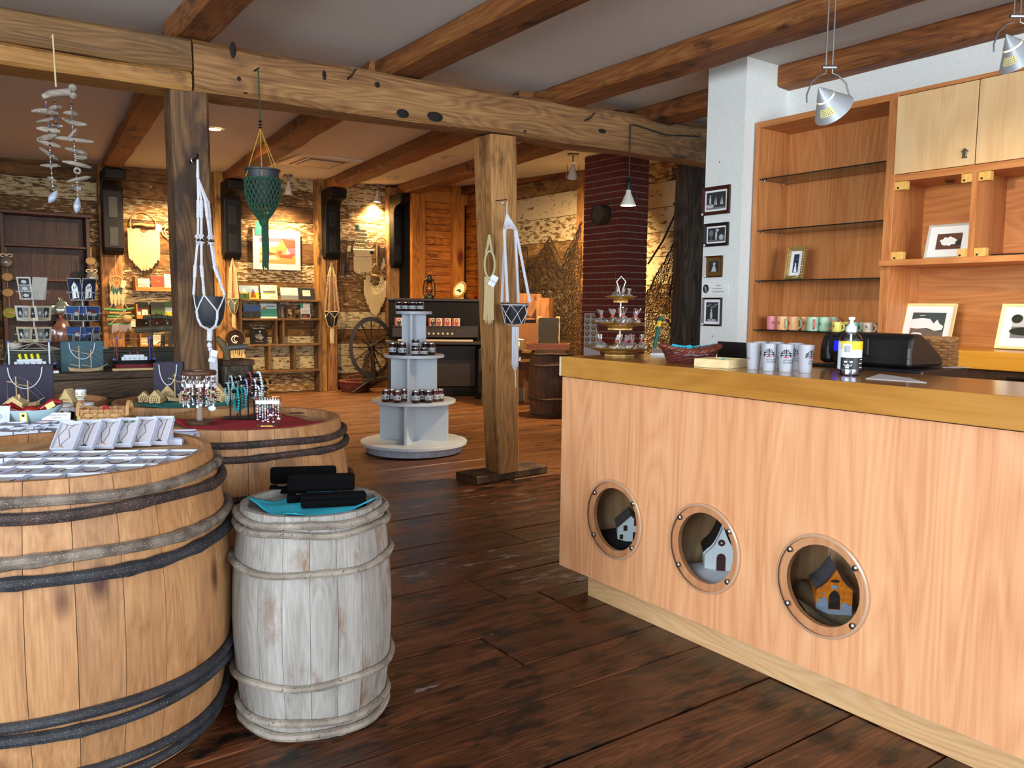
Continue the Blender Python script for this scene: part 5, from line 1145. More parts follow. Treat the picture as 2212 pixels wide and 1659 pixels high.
BL_ = [(0, -.012, M_TURQ2, .034, .0046, 'pale turquoise bracelet on the leftmost arm'), (0, .012, M_TURQ2, .03, .004, 'thin pale turquoise bracelet on the leftmost arm'), (1, -.01, M_BKBEAD, .034, .004, 'black and silver bead bracelet on a rear arm'), (1, .012, M_CRYS, .03, .004, 'crystal bead bracelet beside the black one'), (2, -.015, M_TURQ, .04, .0055, 'bright turquoise bracelet hanging lowest in front'), (2, .003, M_TEALB, .036, .0055, 'dark teal bracelet hanging in front'), (2, .018, M_TURQ, .034, .005, 'turquoise bracelet right of the dark teal one'), (3, -.01, M_PINKST, .03, .004, 'lilac bead bracelet in the middle'), (3, .012, M_BKBEAD, .03, .005, 'black bead bracelet in the middle'), (4, -.018, M_COR, .03, .0042, 'coral red bracelet on the highest arm'), (4, .022, M_PEARL, .046, .0055, 'large ice blue bracelet on the highest arm'), (5, -.01, M_CRYS, .028, .0045, 'clear bead bracelet on a right front arm'), (6, .012, M_AMB, .026, .0062, 'amber brown bead bracelet at the right'), (0, .026, M_TURQ2, .026, .005, 'small pale turquoise bracelet nearest the left upright'), (5, .014, M_BKBEAD, .03, .005, 'black and silver bracelet on a right front arm'), (6, -.012, M_CRYS, .03, .0045, 'clear bead bracelet left of the amber one'), (1, -.026, M_PEARL, .026, .0045, 'ice blue bracelet on a rear left arm'), (3, .026, M_CRYS, .034, .005, 'crystal bracelet right of the middle arm')]
for arm, off, m, R, br, lb in BL_:
    x, y, z = ARMS[arm]; p = BM @ Vector((x+off, y+off*.4, z+.009+br)); bracelet(lb, p, m, R*1.18, br*1.15, math.radians(-22+20), 1.12, M_SILVER if m in (M_BKBEAD, M_CRYS) else None)
# clear acrylic holder with hanging strands
ac = oz(580, 922, zr+.006); hol = T('acrylic_holder', 'clear acrylic block holder with hanging silver bead strands', 'display stand', ac, math.radians(-30))
MB(M_CLEAR).box(-.05, 0, 0, .05, .05, .13).o('clear_block', hol, bev=.006)
HM = Matrix.Translation(ac) @ Matrix.Rotation(math.radians(-30), 4, 'Z')
for i in range(9):
    x = -.045+i*.0112; r = random.Random(50+i); b = MB(M_SILVER); z = 0
    t = T('bead_strand', 'silver bead strand with charm on clear holder, %s from left' % ORD[i], 'bracelet', HM @ Vector((x, -.007, .132)), math.radians(-30), 'bead strands on the clear holder')
    tgm = MB(M_CARDTAG).box(-.006, -.006, -.03, .006, -.005, -.014); tgm.o('price_tag', t)
    L = r.uniform(.07, .1)
    while z > -L:
        q = r.uniform(.0028, .0042); b.use(r.choice((M_SILVER, M_SILVER, M_CRYS, M_PEARL, M_BLUEST, M_REDST, M_TURQ2))); b.ball((0, 0, z-q), q, 8, 5); z -= 2*q
    b.o('beads', t, smooth=True); c = MB(M_SILVER); c.ball((0, 0, z-.008), .009 if i in (5, 8) else .005, 10, 6, (1, .3, 1.2)); c.o('charm', t, smooth=True)
MB(M_BLACK).box(-.03, -.012, 0, .03, .012, .004).o('black_card', label='small black card with earring behind the clear holder', cat='card', loc=oz(640, 893, zr+.012), rz=-.3)
# ------------------------------------------------------------------ souvenirs on the rear barrels
M_PLY = plain('birch_ply', '#c9ad78', .6, var=.08, bscale=30); M_PLYD = plain('ply_cut_dark', '#2a1d12', .8); M_TEALC = plain('teal_tissue', '#1f7f7c', .8); M_PLYR = plain('ply_roof', '#d6c292', .6)
def mini_house(lbl, p, rz, w, d, h, rh, chim=False, dots=True, lift=0):
    t = T('wooden_house', lbl, 'model house', p, rz, 'small wooden houses on the barrels')
    MB(M_PLY).prism([(-w/2, 0), (w/2, 0), (w/2, h), (0, h+rh), (-w/2, h)], d, 'y', 0).o('walls', t)
    for s_ in (-1, 1):
        o = MB(M_PLYR); a, b = (s_*(w/2+.005), h-.004), (0, h+rh+.001); A = [(a[0], -.003, a[1]), (b[0], -.003, b[1]), (b[0], d+.003, b[1]), (a[0], d+.003, a[1])]; o.hexa(A+[(x, y, z+.003) for x, y, z in A]); o.o('roof', t)
    if dots:
        q = MB(M_PLYD)
        for r in range(4):
            z = h*.35+r*(h*.45+rh*.6)/4; hw = w*.36*(1 if z < h else max(.1, 1-(z-h)/rh)); n = max(1, int(hw*2/.009))
            for i in range(n): x = -hw+(i+.5)*2*hw/n; q.box(x-.0022, -.0012, z-.0026, x+.0022, .0002, z+.0026)
        q.box(-.004, -.0012, .001, .004, .0002, h*.28); q.o('windows', t)
    if chim: MB(M_PLY).box(w*.15, d*.4, h+rh*.4, w*.15+.009, d*.4+.009, h+rh+.012).o('chimney', t)
    return t
zg = .8325
cloth('tissue_paper', 'teal tissue paper under the wooden houses on barrel by post', (GRN[0], GRN[1], zg), .22, .22, lambda x, y: .004+.003*math.sin(25*x+10*y)+.003*math.sin(31*y)+.02*max(0, (abs(x)+abs(y)-.3)/.14), M_TEALC, 22, 'paper', rz=.6)
RZC = -math.radians(28)
for px, py, w, d, h, rh, lb in ((310, 869, .05, .05, .028, .026, 'tiny wooden house at left edge of the teal tissue'), (334, 871, .06, .05, .03, .035, 'wooden house with its pale roof side showing, second from left'), (362, 866, .065, .06, .045, .04, 'wooden house with latticed gable beside purple gift bag'), (398, 871, .05, .05, .04, .035, 'wooden house half hidden behind the hanging key rings'), (466, 866, .075, .05, .05, .042, 'wooden house right of the white rope tassel'), (484, 869, .045, .04, .028, .024, 'tiny wooden house in front of the rope tassel house'), (508, 864, .06, .05, .04, .035, 'wooden house behind the turquoise bracelets')):
    mini_house(lb, oz(px, py, zg+.009), RZC+random.uniform(-.3, .3), w, d, h, rh, False)
# purple bags with little schooners
M_PURP = plain('purple_paper', '#191230', .6); M_TEALB_ = plain('teal_paper_bag', '#254c5a', .6); M_CORD = plain('white_cord', '#d5d9e8', .7); M_HULLW = plain('pale_wood_model', '#c4a980', .6); M_THREAD = plain('thread', '#8f8d8a', .8)
def gift_bag(lbl, p, rz, w, d, h, mat):
    t = T('gift_bag', lbl, 'gift bag', p, rz)
    m = MB(mat); m.box(-w/2, 0, 0, w/2, .0015, h); m.box(-w/2, d, 0, w/2, d+.0015, h); m.box(-w/2, .0015, 0, w/2, d, .0015)
    for s_ in (-1, 1): m.poly([(s_*w/2, .0015, .0), (s_*(w/2-.004), d/2, .0), (s_*(w/2-.004), d/2, h), (s_*w/2, .0015, h)]); m.poly([(s_*w/2, d, .0), (s_*(w/2-.004), d/2, .0), (s_*(w/2-.004), d/2, h), (s_*w/2, d, h)])
    m.o('paper_body', t); pts = [(w*.3*math.cos(a), -.004, h*.93-h*.52*math.sin(a)) for a in [PI*i/14 for i in range(15)]]; pts = [(w*.3+.004, -.004, h*.95)]+pts+[(-w*.3-.004, -.004, h*.95)]
    MB(M_CORD).tube(pts, .0028, 6).o('cord_handle', t, smooth=True)
def schooner(lbl, p, rz, L, H):
    t = T('model_schooner', lbl, 'model ship', p, rz); n = 9; vs = []
    for i in range(n+1):
        q = i/n; b = .022*math.sin(PI*min(1, q*1.05+.08))**.7; x = -L/2+L*q; z = .022+.012*(2*q-1)**2; k = .004+.01*abs(2*q-1)
        vs += [(x, -b, z), (x, b, z), (x*.9, b*.35, k*.6), (x*.9, -b*.35, k*.6)]
    fs = [(4*i+a, 4*i+(a+1) % 4, 4*i+4+(a+1) % 4, 4*i+4+a) for i in range(n) for a in range(4)]+[(0, 1, 2, 3), (4*n, 4*n+1, 4*n+2, 4*n+3)]
    MB(M_HULLW).add(vs, fs).o('hull', t, smooth=50)
    for x, hh in ((-L*.18, H), (L*.15, H*.86)):
        MB(M_HULLW).tube([(x, 0, .018), (x, 0, hh)], .003, 6).o('mast', t)
        for z in (.24, .78): MB(M_HULLW).tube([(x-L*.26, 0, hh*z+.012), (x+.004, 0, hh*z)], .0022, 6).o('boom', t)
    r = MB(M_THREAD)
    for a, b in (((-L*.44, 0, .04), (-L*.43, 0, H*.78)), ((-L*.43, 0, H*.78), (-L*.18, 0, H)), ((-L*.18, 0, H), (L*.15, 0, H*.86)), ((L*.15, 0, H*.86), (L*.62, 0, .05)), ((-L*.18, 0, H*.9), (L*.1, 0, .03)), ((L*.15, 0, H*.6), (L*.5, 0, .04))): r.tube([a, b], .0007, 4)
    r.o('rigging', t); MB(M_HULLW).tube([(L*.42, 0, .03), (L*.62, 0, .048)], .002, 6).o('bowsprit', t)
b5p = oy(57, 868, 5.12); gift_bag('purple paper gift bag with cord handle at far left', (b5p.x, 5.12, .8205), -.12, .265, .09, .215, M_PURP)
schooner('pale wooden schooner before the left purple gift bag', (oy(50, 868, 5.0).x, 5.0, .8205), -.12, .16, .165)
pb = oy(363, 866, 4.78); gift_bag('purple paper gift bag with schooner beside the key ring stand', (pb.x, 4.76, zg+.01), -.35, .15, .09, .21, M_PURP)
schooner('pale wooden schooner before the right purple gift bag', (oy(376, 868, 4.66).x+.03, 4.66, zg+.01), -.35, .13, .155)
# barrel with lobster dish
z4 = .8208
cloth('tissue_paper', 'green tissue paper under the splint basket', (B4[0]+.08, B4[1]-.02, z4), .22, .22, lambda x, y: .004+.003*math.sin(30*x+10*y)+.003*math.sin(23*y), M_TEALC, 18, 'paper', rz=.4)
M_DISH = plain('pale_blue_ceramic', '#a9c3cf', .25); M_LOB = plain('lobster_red', '#8e0f14', .22, coat=.5); M_TAGY = plain('yellow_tag', '#e3dc8e', .7)
dp = oz(64, 913, z4+.009); t = T('ceramic_dish', 'pale blue boat shaped ceramic dish holding red lobster', 'dish', dp, -.5)
n = 28; vs = []
for sc_, z, k in ((.45, 0, 0), (.6, .006, 0), (.95, .05, 1), (1.0, .062, 1), (.96, .06, 1), (.55, .012, 0), (.0001, .012, 0)):
    for i in range(n):
        a = 2*PI*i/n; pt = .5+.5*abs(math.cos(a)); vs.append((.15*sc_*math.cos(a), .06*sc_*math.sin(a), z+.025*k*math.cos(a)**4))
MB(M_DISH).add(vs, [(q*n+i, q*n+(i+1) % n, (q+1)*n+(i+1) % n, (q+1)*n+i) for q in range(6) for i in range(n)]).o('bowl', t, smooth=60)
tg = MB(M_TAGY).box(-.016, -.0012, -.05, .016, 0, 0); tg.use(M_PAPER).box(-.009, -.002, -.046, .009, -.0012, -.022); tg.use(M_INK).ball((0, -.0015, -.014), .006, 10, 4, (1, .15, 1)); tg.tf(Matrix.Translation((0.0, -.06, .054)) @ Matrix.Rotation(.18, 4, 'X')); tg.o('price_tag', t)
lb = T('lobster_figure', 'glossy red lobster figure lying in the pale blue dish', 'ornament', dp+Vector((.0, .005, .022)), -.5)
def blob(mb, pts, rs, n=10): return mb.tube(pts, rs, n)
blob(MB(M_LOB), [(-.04, 0, .02), (-.01, 0, .03), (.03, .0, .03), (.055, 0, .022)], [.012, .024, .022, .01], 12).o('body', lb, smooth=True)
for i, (x, z, r) in enumerate(((.065, .022, .017), (.085, .03, .015), (.1, .042, .013))): MB(M_LOB).ball((x, 0, z), r, 10, 6, (.8, 1.2, .7)).o('tail_segment', lb, smooth=True)
for s_ in (-1, 1): blob(MB(M_LOB), [(-.03, s_*.012, .03), (-.065, s_*.03, .045), (-.085, s_*.026, .05), (-.12, s_*.012, .045)], [.008, .009, .02, .006], 10).o('claw', lb, smooth=True)
blob(MB(M_LOB), [(.05, .0, .04), (.1, .01, .07), (.14, .01, .07)], [.01, .022, .008], 10).o('upper_claw', lb, smooth=True)
MB(M_TAGY).box(-.02, -.001, -.012, .02, .001, .012, Matrix.Translation((.105, -.03, .06)) @ Matrix.Rotation(-.5, 4, 'Y')).o('yellow_tag', lb)
mini_house('wooden house with curved roof behind lobster dish', oz(32, 884, z4+.06)+Vector((0, .1, -.06)), RZC, .08, .06, .075, .03, True, False); 
mini_house('wooden house with latticed front beside the sailor doll', oz(146, 884, z4+.03)+Vector((0, .07, -.025)), RZC-.3, .075, .05, .055, .06)
M_LACEW = plain('white_lace', '#d9dee8', .8); M_TWINE = plain('twine', '#b09468', .9); M_SHELLS = plain('jar_shells', '#8d8478', .6, var=.5, bscale=70)
def lace_jar(lbl, p):
    t = T('shell_jar', lbl, 'jar', p, 0, 'lace covered shell jars'); MB(M_CLEAR).lathe([(.0001, 0), (.034, 0), (.037, .006), (.037, .045), (.03, .054)], 24).o('glass', t, smooth=True); q = MB(M_SHELLS)
    for i in range(26): r = random.Random(i); a = r.uniform(0, 6.3); k = r.uniform(0, .026); q.ball((k*math.cos(a), k*math.sin(a), r.uniform(.008, .04)), r.uniform(.005, .009), 7, 4)
    q.o('shells', t, smooth=True); n = 36; vs = []
    for rr, z, wv in ((.0001, .068, 0), (.036, .067, 0), (.037, .06, 0), (.034, .054, 0), (.05, .036, 1)):
        for i in range(n): a = 2*PI*i/n; vs.append((rr*math.cos(a)*(1+.06*wv*math.cos(9*a)), rr*math.sin(a)*(1+.06*wv*math.cos(9*a)), z+.004*wv*math.sin(9*a)))
    MB(M_LACEW).add(vs, [(k*n+i, k*n+(i+1) % n, (k+1)*n+(i+1) % n, (k+1)*n+i) for k in range(4) for i in range(n)]).o('lace_cover', t, smooth=60)
    MB(M_TWINE).ring((0, 0, .055), .0355, .0025, 24, 6).o('twine', t)
lace_jar('shell jar with lace cover, left one between dish and basket', oz(141, 903, z4+.009)); lace_jar('shell jar with lace cover partly behind the splint basket', oz(186, 900, z4+.009))
MB(M_TAGY).box(-.014, -.0015, 0, .014, .0015, .04).o('yellow_tag', label='pale yellow tag leaning on the shell jars', cat='tag', loc=oz(172, 912, z4+.009), rot=(-.15, .1, -.5))
M_PEGW = plain('doll_cream', '#e2dcc9', .5); dl = T('sailor_doll', 'small cream wooden doll with white cap and painted smile', 'doll', oz(171, 896, z4+.009)+Vector((.02, .07, 0)), -.4)
MB(M_PEGW).lathe([(.0001, 0), (.022, 0), (.026, .02), (.02, .05), (.013, .062), (.018, .066), (.018, .07)], 20).o('body', dl, smooth=True); MB(M_PEGW).ball((0, 0, .092), .025, 16, 10).o('head', dl, smooth=True)
MB(M_WPLAS).lathe([(.024, .104), (.026, .108), (.024, .118), (.0001, .121)], 20).o('cap', dl, smooth=True); f = MB(M_INK)
for a in [-.5+i*.1 for i in range(11)]: f.ball((.0235*math.sin(a), -.0235*math.cos(a), .083+.02*a*a), .0018, 6, 4)
f.ball((-.01, -.0235, .097), .003, 6, 4).ball((.01, -.0235, .097), .003, 6, 4); f.o('painted_face', dl); MB(M_INK).ball((-.004, -.024, .025), .009, 10, 5, (1, .3, 1)).o('button', dl)
# splint basket
M_SPL = plain('ash_splint', '#b98d58', .6, var=.15, bscale=25); M_SPLD = plain('ash_splint_dark', '#a87a48', .6, var=.15, bscale=25)
sb = T('splint_basket', 'small woven wood splint basket with two hoop handles', 'basket', oz(231, 918, z4+.009)+Vector((0, .03, 0)), math.radians(-24))
bw, bd, bh = .105, .06, .075
nst = 8
def ring_pt(a, s_=1.0, off=0.0):
    k = 1/max(abs(math.cos(a))**4+abs(math.sin(a))**4, 1e-6)**.25; return ((bw*s_+off)*k*math.cos(a), (bd*s_+off)*k*math.sin(a))
for i in range(24):
    a0 = 2*PI*i/24; m = MB(M_SPL if i % 2 else M_SPLD); wv = .075; P = []
    for zq in range(7):
        z = bh*zq/6; s_ = .88+.12*zq/6; off = .003*(1 if (zq+i) % 2 else -1) if 0 < zq < 6 else 0
        P.append([(*ring_pt(a0-wv, s_, off), z), (*ring_pt(a0+wv, s_, off), z)])
    for A, B in zip(P, P[1:]): m.poly([A[0], A[1], B[1], B[0]])
    o = m.o('upright_splint', sb, fix=False); md = o.modifiers.new('thick', 'SOLIDIFY'); md.thickness = .0015
for k in range(4):
    m = MB(M_SPLD if k % 2 else M_SPL); z0 = .006+k*.0175; n = 96; vs = []
    for i in range(n):
        a = 2*PI*i/n; off = .003*math.cos(12*a+PI*k); s_ = .88+.12*(z0+.007)/bh; x, y = ring_pt(a, s_, off); vs += [(x, y, z0), (x, y, z0+.0145)]
    m.add(vs, [(2*i, 2*((i+1) % n), 2*((i+1) % n)+1, 2*i+1) for i in range(n)]); o = m.o('weaver_splint', sb, fix=False); md = o.modifiers.new('thick', 'SOLIDIFY'); md.thickness = .0015
MB(M_SPL).box(-bw*.86, -bd*.86, .002, bw*.86, bd*.86, .004).o('base', sb)
for s_ in (-1, 1):
    m = MB(M_SPL); vs = []
    for i in range(13):
        a = PI*i/12; y = .045*math.cos(a); z = bh-.03+.062*math.sin(a); vs += [(s_*(bw*.98)-.007, y, z), (s_*(bw*.98)+.007, y, z)]
    m.add(vs, [(2*i, 2*i+1, 2*i+3, 2*i+2) for i in range(12)]); o = m.o('hoop_handle', sb, fix=False); md = o.modifiers.new('thick', 'SOLIDIFY'); md.thickness = .0025
MB(M_REDC).prism([(-.02, 0), (.02, 0), (.006, .02), (-.006, .022)], .01, 'y').o('red_packet', label='red folded packet peeking out of the splint basket', cat='packet', loc=Vector(sb.location)+Vector((0, 0, .066)), rz=-.4)
# paper sign and boxes in front of the lobster
sg = MB(M_PAPER).box(-.06, -.0015, 0, .06, .0015, .05); sg.use(M_RED); rect(sg, -.058, .002, .058, .016, -.0022); sg.use(M_BLUEST); sg.text('Coquillage de la mer', .012, 0, .036, -.0024, 'c', sx=.9); sg.text('Coquinoms', .010, 0, .024, -.0024, 'c'); sg.use(M_PAPER); sg.text('Agathes · Jaspes · Roses', .008, 0, .007, -.0026, 'c')
sg.o('shell_sign', label='small white card about sea shells in front of the jars', cat='sign', loc=oz(121, 915, z4+.009), rot=(math.radians(-14), 0, -.45), fix=False)
for i, (px, py, lb_) in enumerate(((22, 925, 'empty white jewellery box behind leaning necklace boxes, far left'), (58, 930, 'white jewellery box with raised side at the near rim of lobster barrel'), (92, 924, 'white jewellery box with a red coral bracelet'), (128, 921, 'white jewellery box with dark charm right of the coral bracelet'), (20, 938, 'white jewellery box with blue charm at left rim of lobster barrel'), (68, 938, 'white jewellery box with dark oval stone at near rim of lobster barrel'), (104, 936, 'white jewellery box with small black ring near lobster barrel rim'))):
    t = T('jewellery_box', lb_, 'jewellery box', oz(px, py, z4+.009), ga+random.uniform(-.1, .1), 'white boxes on the lobster barrel'); link('tray', tr_me, t); link('lining', ln_me, t)
    if i == 2:
        m = MB(M_REDST)
        for q in range(11): m.ball((-.025+.005*q, -.008+.012*math.sin(q*.5), TH*.7+.003), .0045, 6, 4)
        m.o('coral_bracelet', t, smooth=True)
    elif i: link('jewellery', ch_me[(i*3) % 12], t)
cl = T('earring_card', 'white earring card leaning at the left edge above the boxes', 'card', oz(4, 918, z4+.009), -.4); MB(M_BOXW).box(-.03, -.002, 0, .03, .002, .085, Matrix.Rotation(-.25, 4, 'X')).o('card', cl); MB(M_CHAIN).tube([(.0, -.012, .05), (.005, -.01, .04), (-.003, -.008, .03)], .0012, 5).o('earring', cl)

# ------------------------------------------------------------------ plank bench with ships, chest, card racks
M_BENCH = wood('bench_plank', '#2a1c11', '#54402a', '#6d5538', 'X', 1.2, .6, ring=2.2, bump=.5, var=.1, knots=.4, stretch=7); M_CHEST = plain('grey_green_paint', '#34382f', .6, var=.12, bscale=20, bump=.1)
LZ = .94
bn = T('plank_bench', 'dark heavy plank bench carrying the model ocean liners', 'bench', (.4, 6.1, 0))
ow(MB(M_BENCH).box(-1.2, 5.68, LZ-.045, 1.5, 6.55, LZ), 'top', bn, bev=.006); ow(MB(M_BENCH).box(-1.2, 5.69, LZ-.17, 1.5, 5.73, LZ-.047), 'front_plank', bn, bev=.005); ow(MB(M_BENCH).box(-1.2, 5.7, LZ-.30, 1.5, 5.735, LZ-.173), 'front_plank', bn, bev=.005)
for x in (-1.0, .2, 1.4):
    for y in (5.75, 6.45): ow(MB(M_BENCH).box(x-.04, y-.01, 0, x+.04, y+.06, LZ-.046), 'leg', bn)
cx0, cx1 = oy(18, 757, 6.1).x, oy(396, 757, 6.1).x; ctz = oy(200, 757, 6.1).z
cs = T('painted_chest', 'long grey green painted chest behind the model ships', 'chest', ((cx0+cx1)/2, 6.3, LZ+.0005)); hw = (cx1-cx0)/2
MB(M_CHEST).box(-hw, -.2, 0, hw, .2, ctz-LZ-.018).o('body', cs, bev=.004); MB(M_CHEST).box(-hw-.01, -.21, ctz-LZ-.018, hw+.01, .21, ctz-LZ).o('lid', cs, bev=.004)
M_SHR = plain('ship_red', '#6d0f20', .5); M_SHB = plain('ship_black', '#0b0b0d', .4); M_SHW = plain('ship_white', '#cfdbe2', .5); M_SHY = plain('ship_yellow', '#d8d01a', .4); M_SHBL = plain('ship_blue', '#1a2c8c', .4)
def liner(lbl, p, rz, L, funn, fm, m1, m2, base=False):
    t = T('model_liner', lbl, 'model ship', p, rz); z0 = .016 if base else .002
    if base: MB(M_PLY).box(-L*.5, -.035, 0, L*.5, .035, .014).o('plinth', t)
    def hull(m, za, zb, wa, wb_, La, Lb, nm):
        n = 14; vs = []
        for z, w, LL in ((za, wa, La), (zb, wb_, Lb)):
            for i in range(n):
                a = 2*PI*i/n; c, s_ = math.cos(a), math.sin(a); vs.append((LL/2*abs(c)**.55*(1 if c > 0 else -1), w*abs(s_)**.8*(1 if s_ > 0 else -1), z))
        MB(m).add(vs, [(i, (i+1) % n, n+(i+1) % n, n+i) for i in range(n)]+[tuple(range(n)), tuple(range(2*n-1, n-1, -1))]).o(nm, t, smooth=50)
    hull(M_SHR, z0, z0+.024, .022, .026, L*.84, L*.92, 'red_hull'); hull(M_SHB, z0+.0242, z0+.05, .026, .032, L*.92, L, 'black_hull')
    MB(M_SHW).box(-L*.29, -.02, z0+.05, L*.29, .02, z0+.072).o('deck_house', t, bev=.002); MB(M_SHW).box(-L*.24, -.016, z0+.072, L*.22, .016, z0+.086).o('upper_deck', t, bev=.002)
    for i in range(5): MB(M_SHBL).lathe([(.004, 0), (.004, .001)], 10, M=Matrix.Translation((-L*.22+i*L*.11, -.02, z0+.061)) @ Matrix.Rotation(PI/2, 4, 'X')).o('porthole', t)
    for i in range(funn):
        x = (-.17+i*.11 if funn == 4 else -.08+i*.17)*L; MB(fm).tube([(x, 0, z0+.085), (x-.006, 0, z0+.118)], .009, 10).o('funnel', t, smooth=True)
        if funn == 2: MB(M_SHB).tube([(x-.004, 0, z0+.106), (x-.0065, 0, z0+.122)], .0095, 10).o('funnel_cap', t)
    for x, m in ((-L*.38, m1), (L*.36, m2)):
        MB(m).tube([(x, 0, z0+.049), (x, 0, z0+.19)], .005, 8).o('mast', t); MB(M_SHBL).box(x-.009, -.009, z0+.188, x+.009, .009, z0+.2).o('mast_top', t)
    for x in (-L*.45, L*.45): MB(M_SHBL).box(x-.01, -.008, z0+.05, x+.01, .008, z0+.062).o('bollard', t)
    r = MB(M_THREAD)
    for a, b in (((-L*.48, 0, z0+.05), (-L*.38, 0, z0+.19)), ((-L*.38, 0, z0+.19), (L*.36, 0, z0+.19)), ((L*.36, 0, z0+.19), (L*.48, 0, z0+.05))): r.tube([a, b], .0007, 4)
    r.o('rigging', t)
s1 = oy(66, 799, 5.78); liner('model liner with four yellow funnels and white masts on bench', (s1.x, 5.78, LZ+.0005), -.1, .29, 4, M_SHY, M_SHW, M_SHW)
s2 = oy(291, 799, 5.78); liner('model liner with two red and black funnels on wooden plinth', (s2.x, 5.78, LZ+.0005), -.1, .265, 2, M_SHR, M_SHR, M_SHBL, True)
tbp = oy(178, 803, 5.84); gift_bag('teal paper gift bag standing on the bench between two liners', (tbp.x, 5.82, LZ+.0005), -.1, .24, .09, .19, M_TEALB_); schooner('pale wooden schooner before the teal gift bag', (oy(186, 803, 5.74).x, 5.74, LZ+.0005), -.1, .2, .165)
MB(M_PAPER).box(-.035, -.03, 0, .035, .03, .014).o('white_box', label='small white box lying on bench beside the yellow funnel liner', cat='box', loc=(oy(112, 800, 5.76).x, 5.76, LZ+.0005), bev=.002)
MB(M_ORPOST).box(-.05, -.04, 0, .05, .04, .012).o('wooden_plaque', label='small orange wood plaque lying right of the red funnel liner', cat='plaque', loc=(oy(348, 797, 5.82).x, 5.82, LZ+.0005), bev=.002)
# card racks
M_WIRE = plain('white_wire', '#b9b9b4', .45); M_BLUESKY = plain('print_blue_sky', '#24477e', .7); M_DKBLUE = plain('print_dark_blue', '#111d3c', .7); M_ROOFR = plain('print_red_roof', '#6d2a26', .7)
def photo(mb, kind, x0, z0, x1, z1, y):
    w, h = x1-x0, z1-z0; P = lambda a, b: (x0+w*a, y-.0005, z0+h*b)
    if kind == 'bw3':
        for i in range(3): mb.use((M_GREY1, M_GREY2, M_GREY1)[i]); rect(mb, x0+w*(.1+.27*i), z0+h*.2, x0+w*(.35+.27*i), z0+h*.88, y); mb.use(M_GREY3); ell(mb, x0+w*(.22+.27*i), z0+h*.5, w*.06, h*.15, y-.0004)
        mb.use(M_INK); rect(mb, x0+w*.25, z0+h*.09, x0+w*.75, z0+h*.11, y)
    elif kind == 'bwcol':
        for i in range(3): mb.use((M_GREY1, M_GREY2, M_GREY1)[i]); rect(mb, x0+w*.12, z0+h*(.06+.3*i), x0+w*.88, z0+h*(.33+.3*i), y); mb.use(M_GREY3); ell(mb, x0+w*.5, z0+h*(.18+.3*i), w*.2, h*.08, y-.0004)
    elif kind == 'barn':
        mb.use(M_DKBLUE); rect(mb, x0+w*.02, z0+h*.02, x1-w*.02, z1-h*.02, y); mb.use(M_INK); mb.poly([P(.2, .7), P(.6, .97), P(.98, .97), P(.98, .85)]); mb.use(M_PAPER); mb.poly([P(.25, .05), P(.7, .12), P(.7, .6), P(.5, .85), P(.25, .6)]); mb.use(M_INK); mb.poly([P(.5, .12), P(.6, .13), P(.6, .38), P(.5, .38)]); mb.poly([P(.38, .5), P(.46, .52), P(.46, .64), P(.38, .62)]); mb.poly([P(.54, .53), P(.62, .55), P(.62, .66), P(.54, .65)])
    elif kind == 'sea':
        mb.use(M_BLUESKY); rect(mb, x0+w*.02, z0+h*.02, x1-w*.02, z1-h*.02, y); mb.use(M_GREY1); rect(mb, x0+w*.02, z0+h*.02, x1-w*.02, z0+h*.4, y-.0004); mb.use(M_ROOFR); mb.poly([P(.4, .55), P(.85, .5), P(.8, .7), P(.45, .72)]); mb.use(M_GREY3); mb.poly([P(.4, .35), P(.85, .35), P(.85, .5), P(.4, .55)])
    elif kind == 'house': mb.use(M_BLUESKY); rect(mb, x0+w*.02, z0+h*.02, x1-w*.02, z1-h*.02, y); mb.use(M_LEAF); rect(mb, x0+w*.02, z0+h*.02, x1-w*.02, z0+h*.2, y-.0004); mb.use(M_GREY2); mb.poly([P(.62, .15), P(.95, .15), P(.95, .55), P(.62, .55)]); mb.use(M_GREY1); mb.poly([P(.58, .55), P(.98, .55), P(.9, .72), P(.66, .72)])
    elif kind == 'door': mb.use(M_ROOFR); mb.poly([P(.2, .1), P(.4, .1), P(.4, .4), P(.2, .4)]); mb.poly([P(.3, .6), P(.42, .55), P(.38, .85), P(.26, .9)]); mb.use(M_INK); ell(mb, x0+w*.5, z0+h*.85, w*.08, h*.08, y)
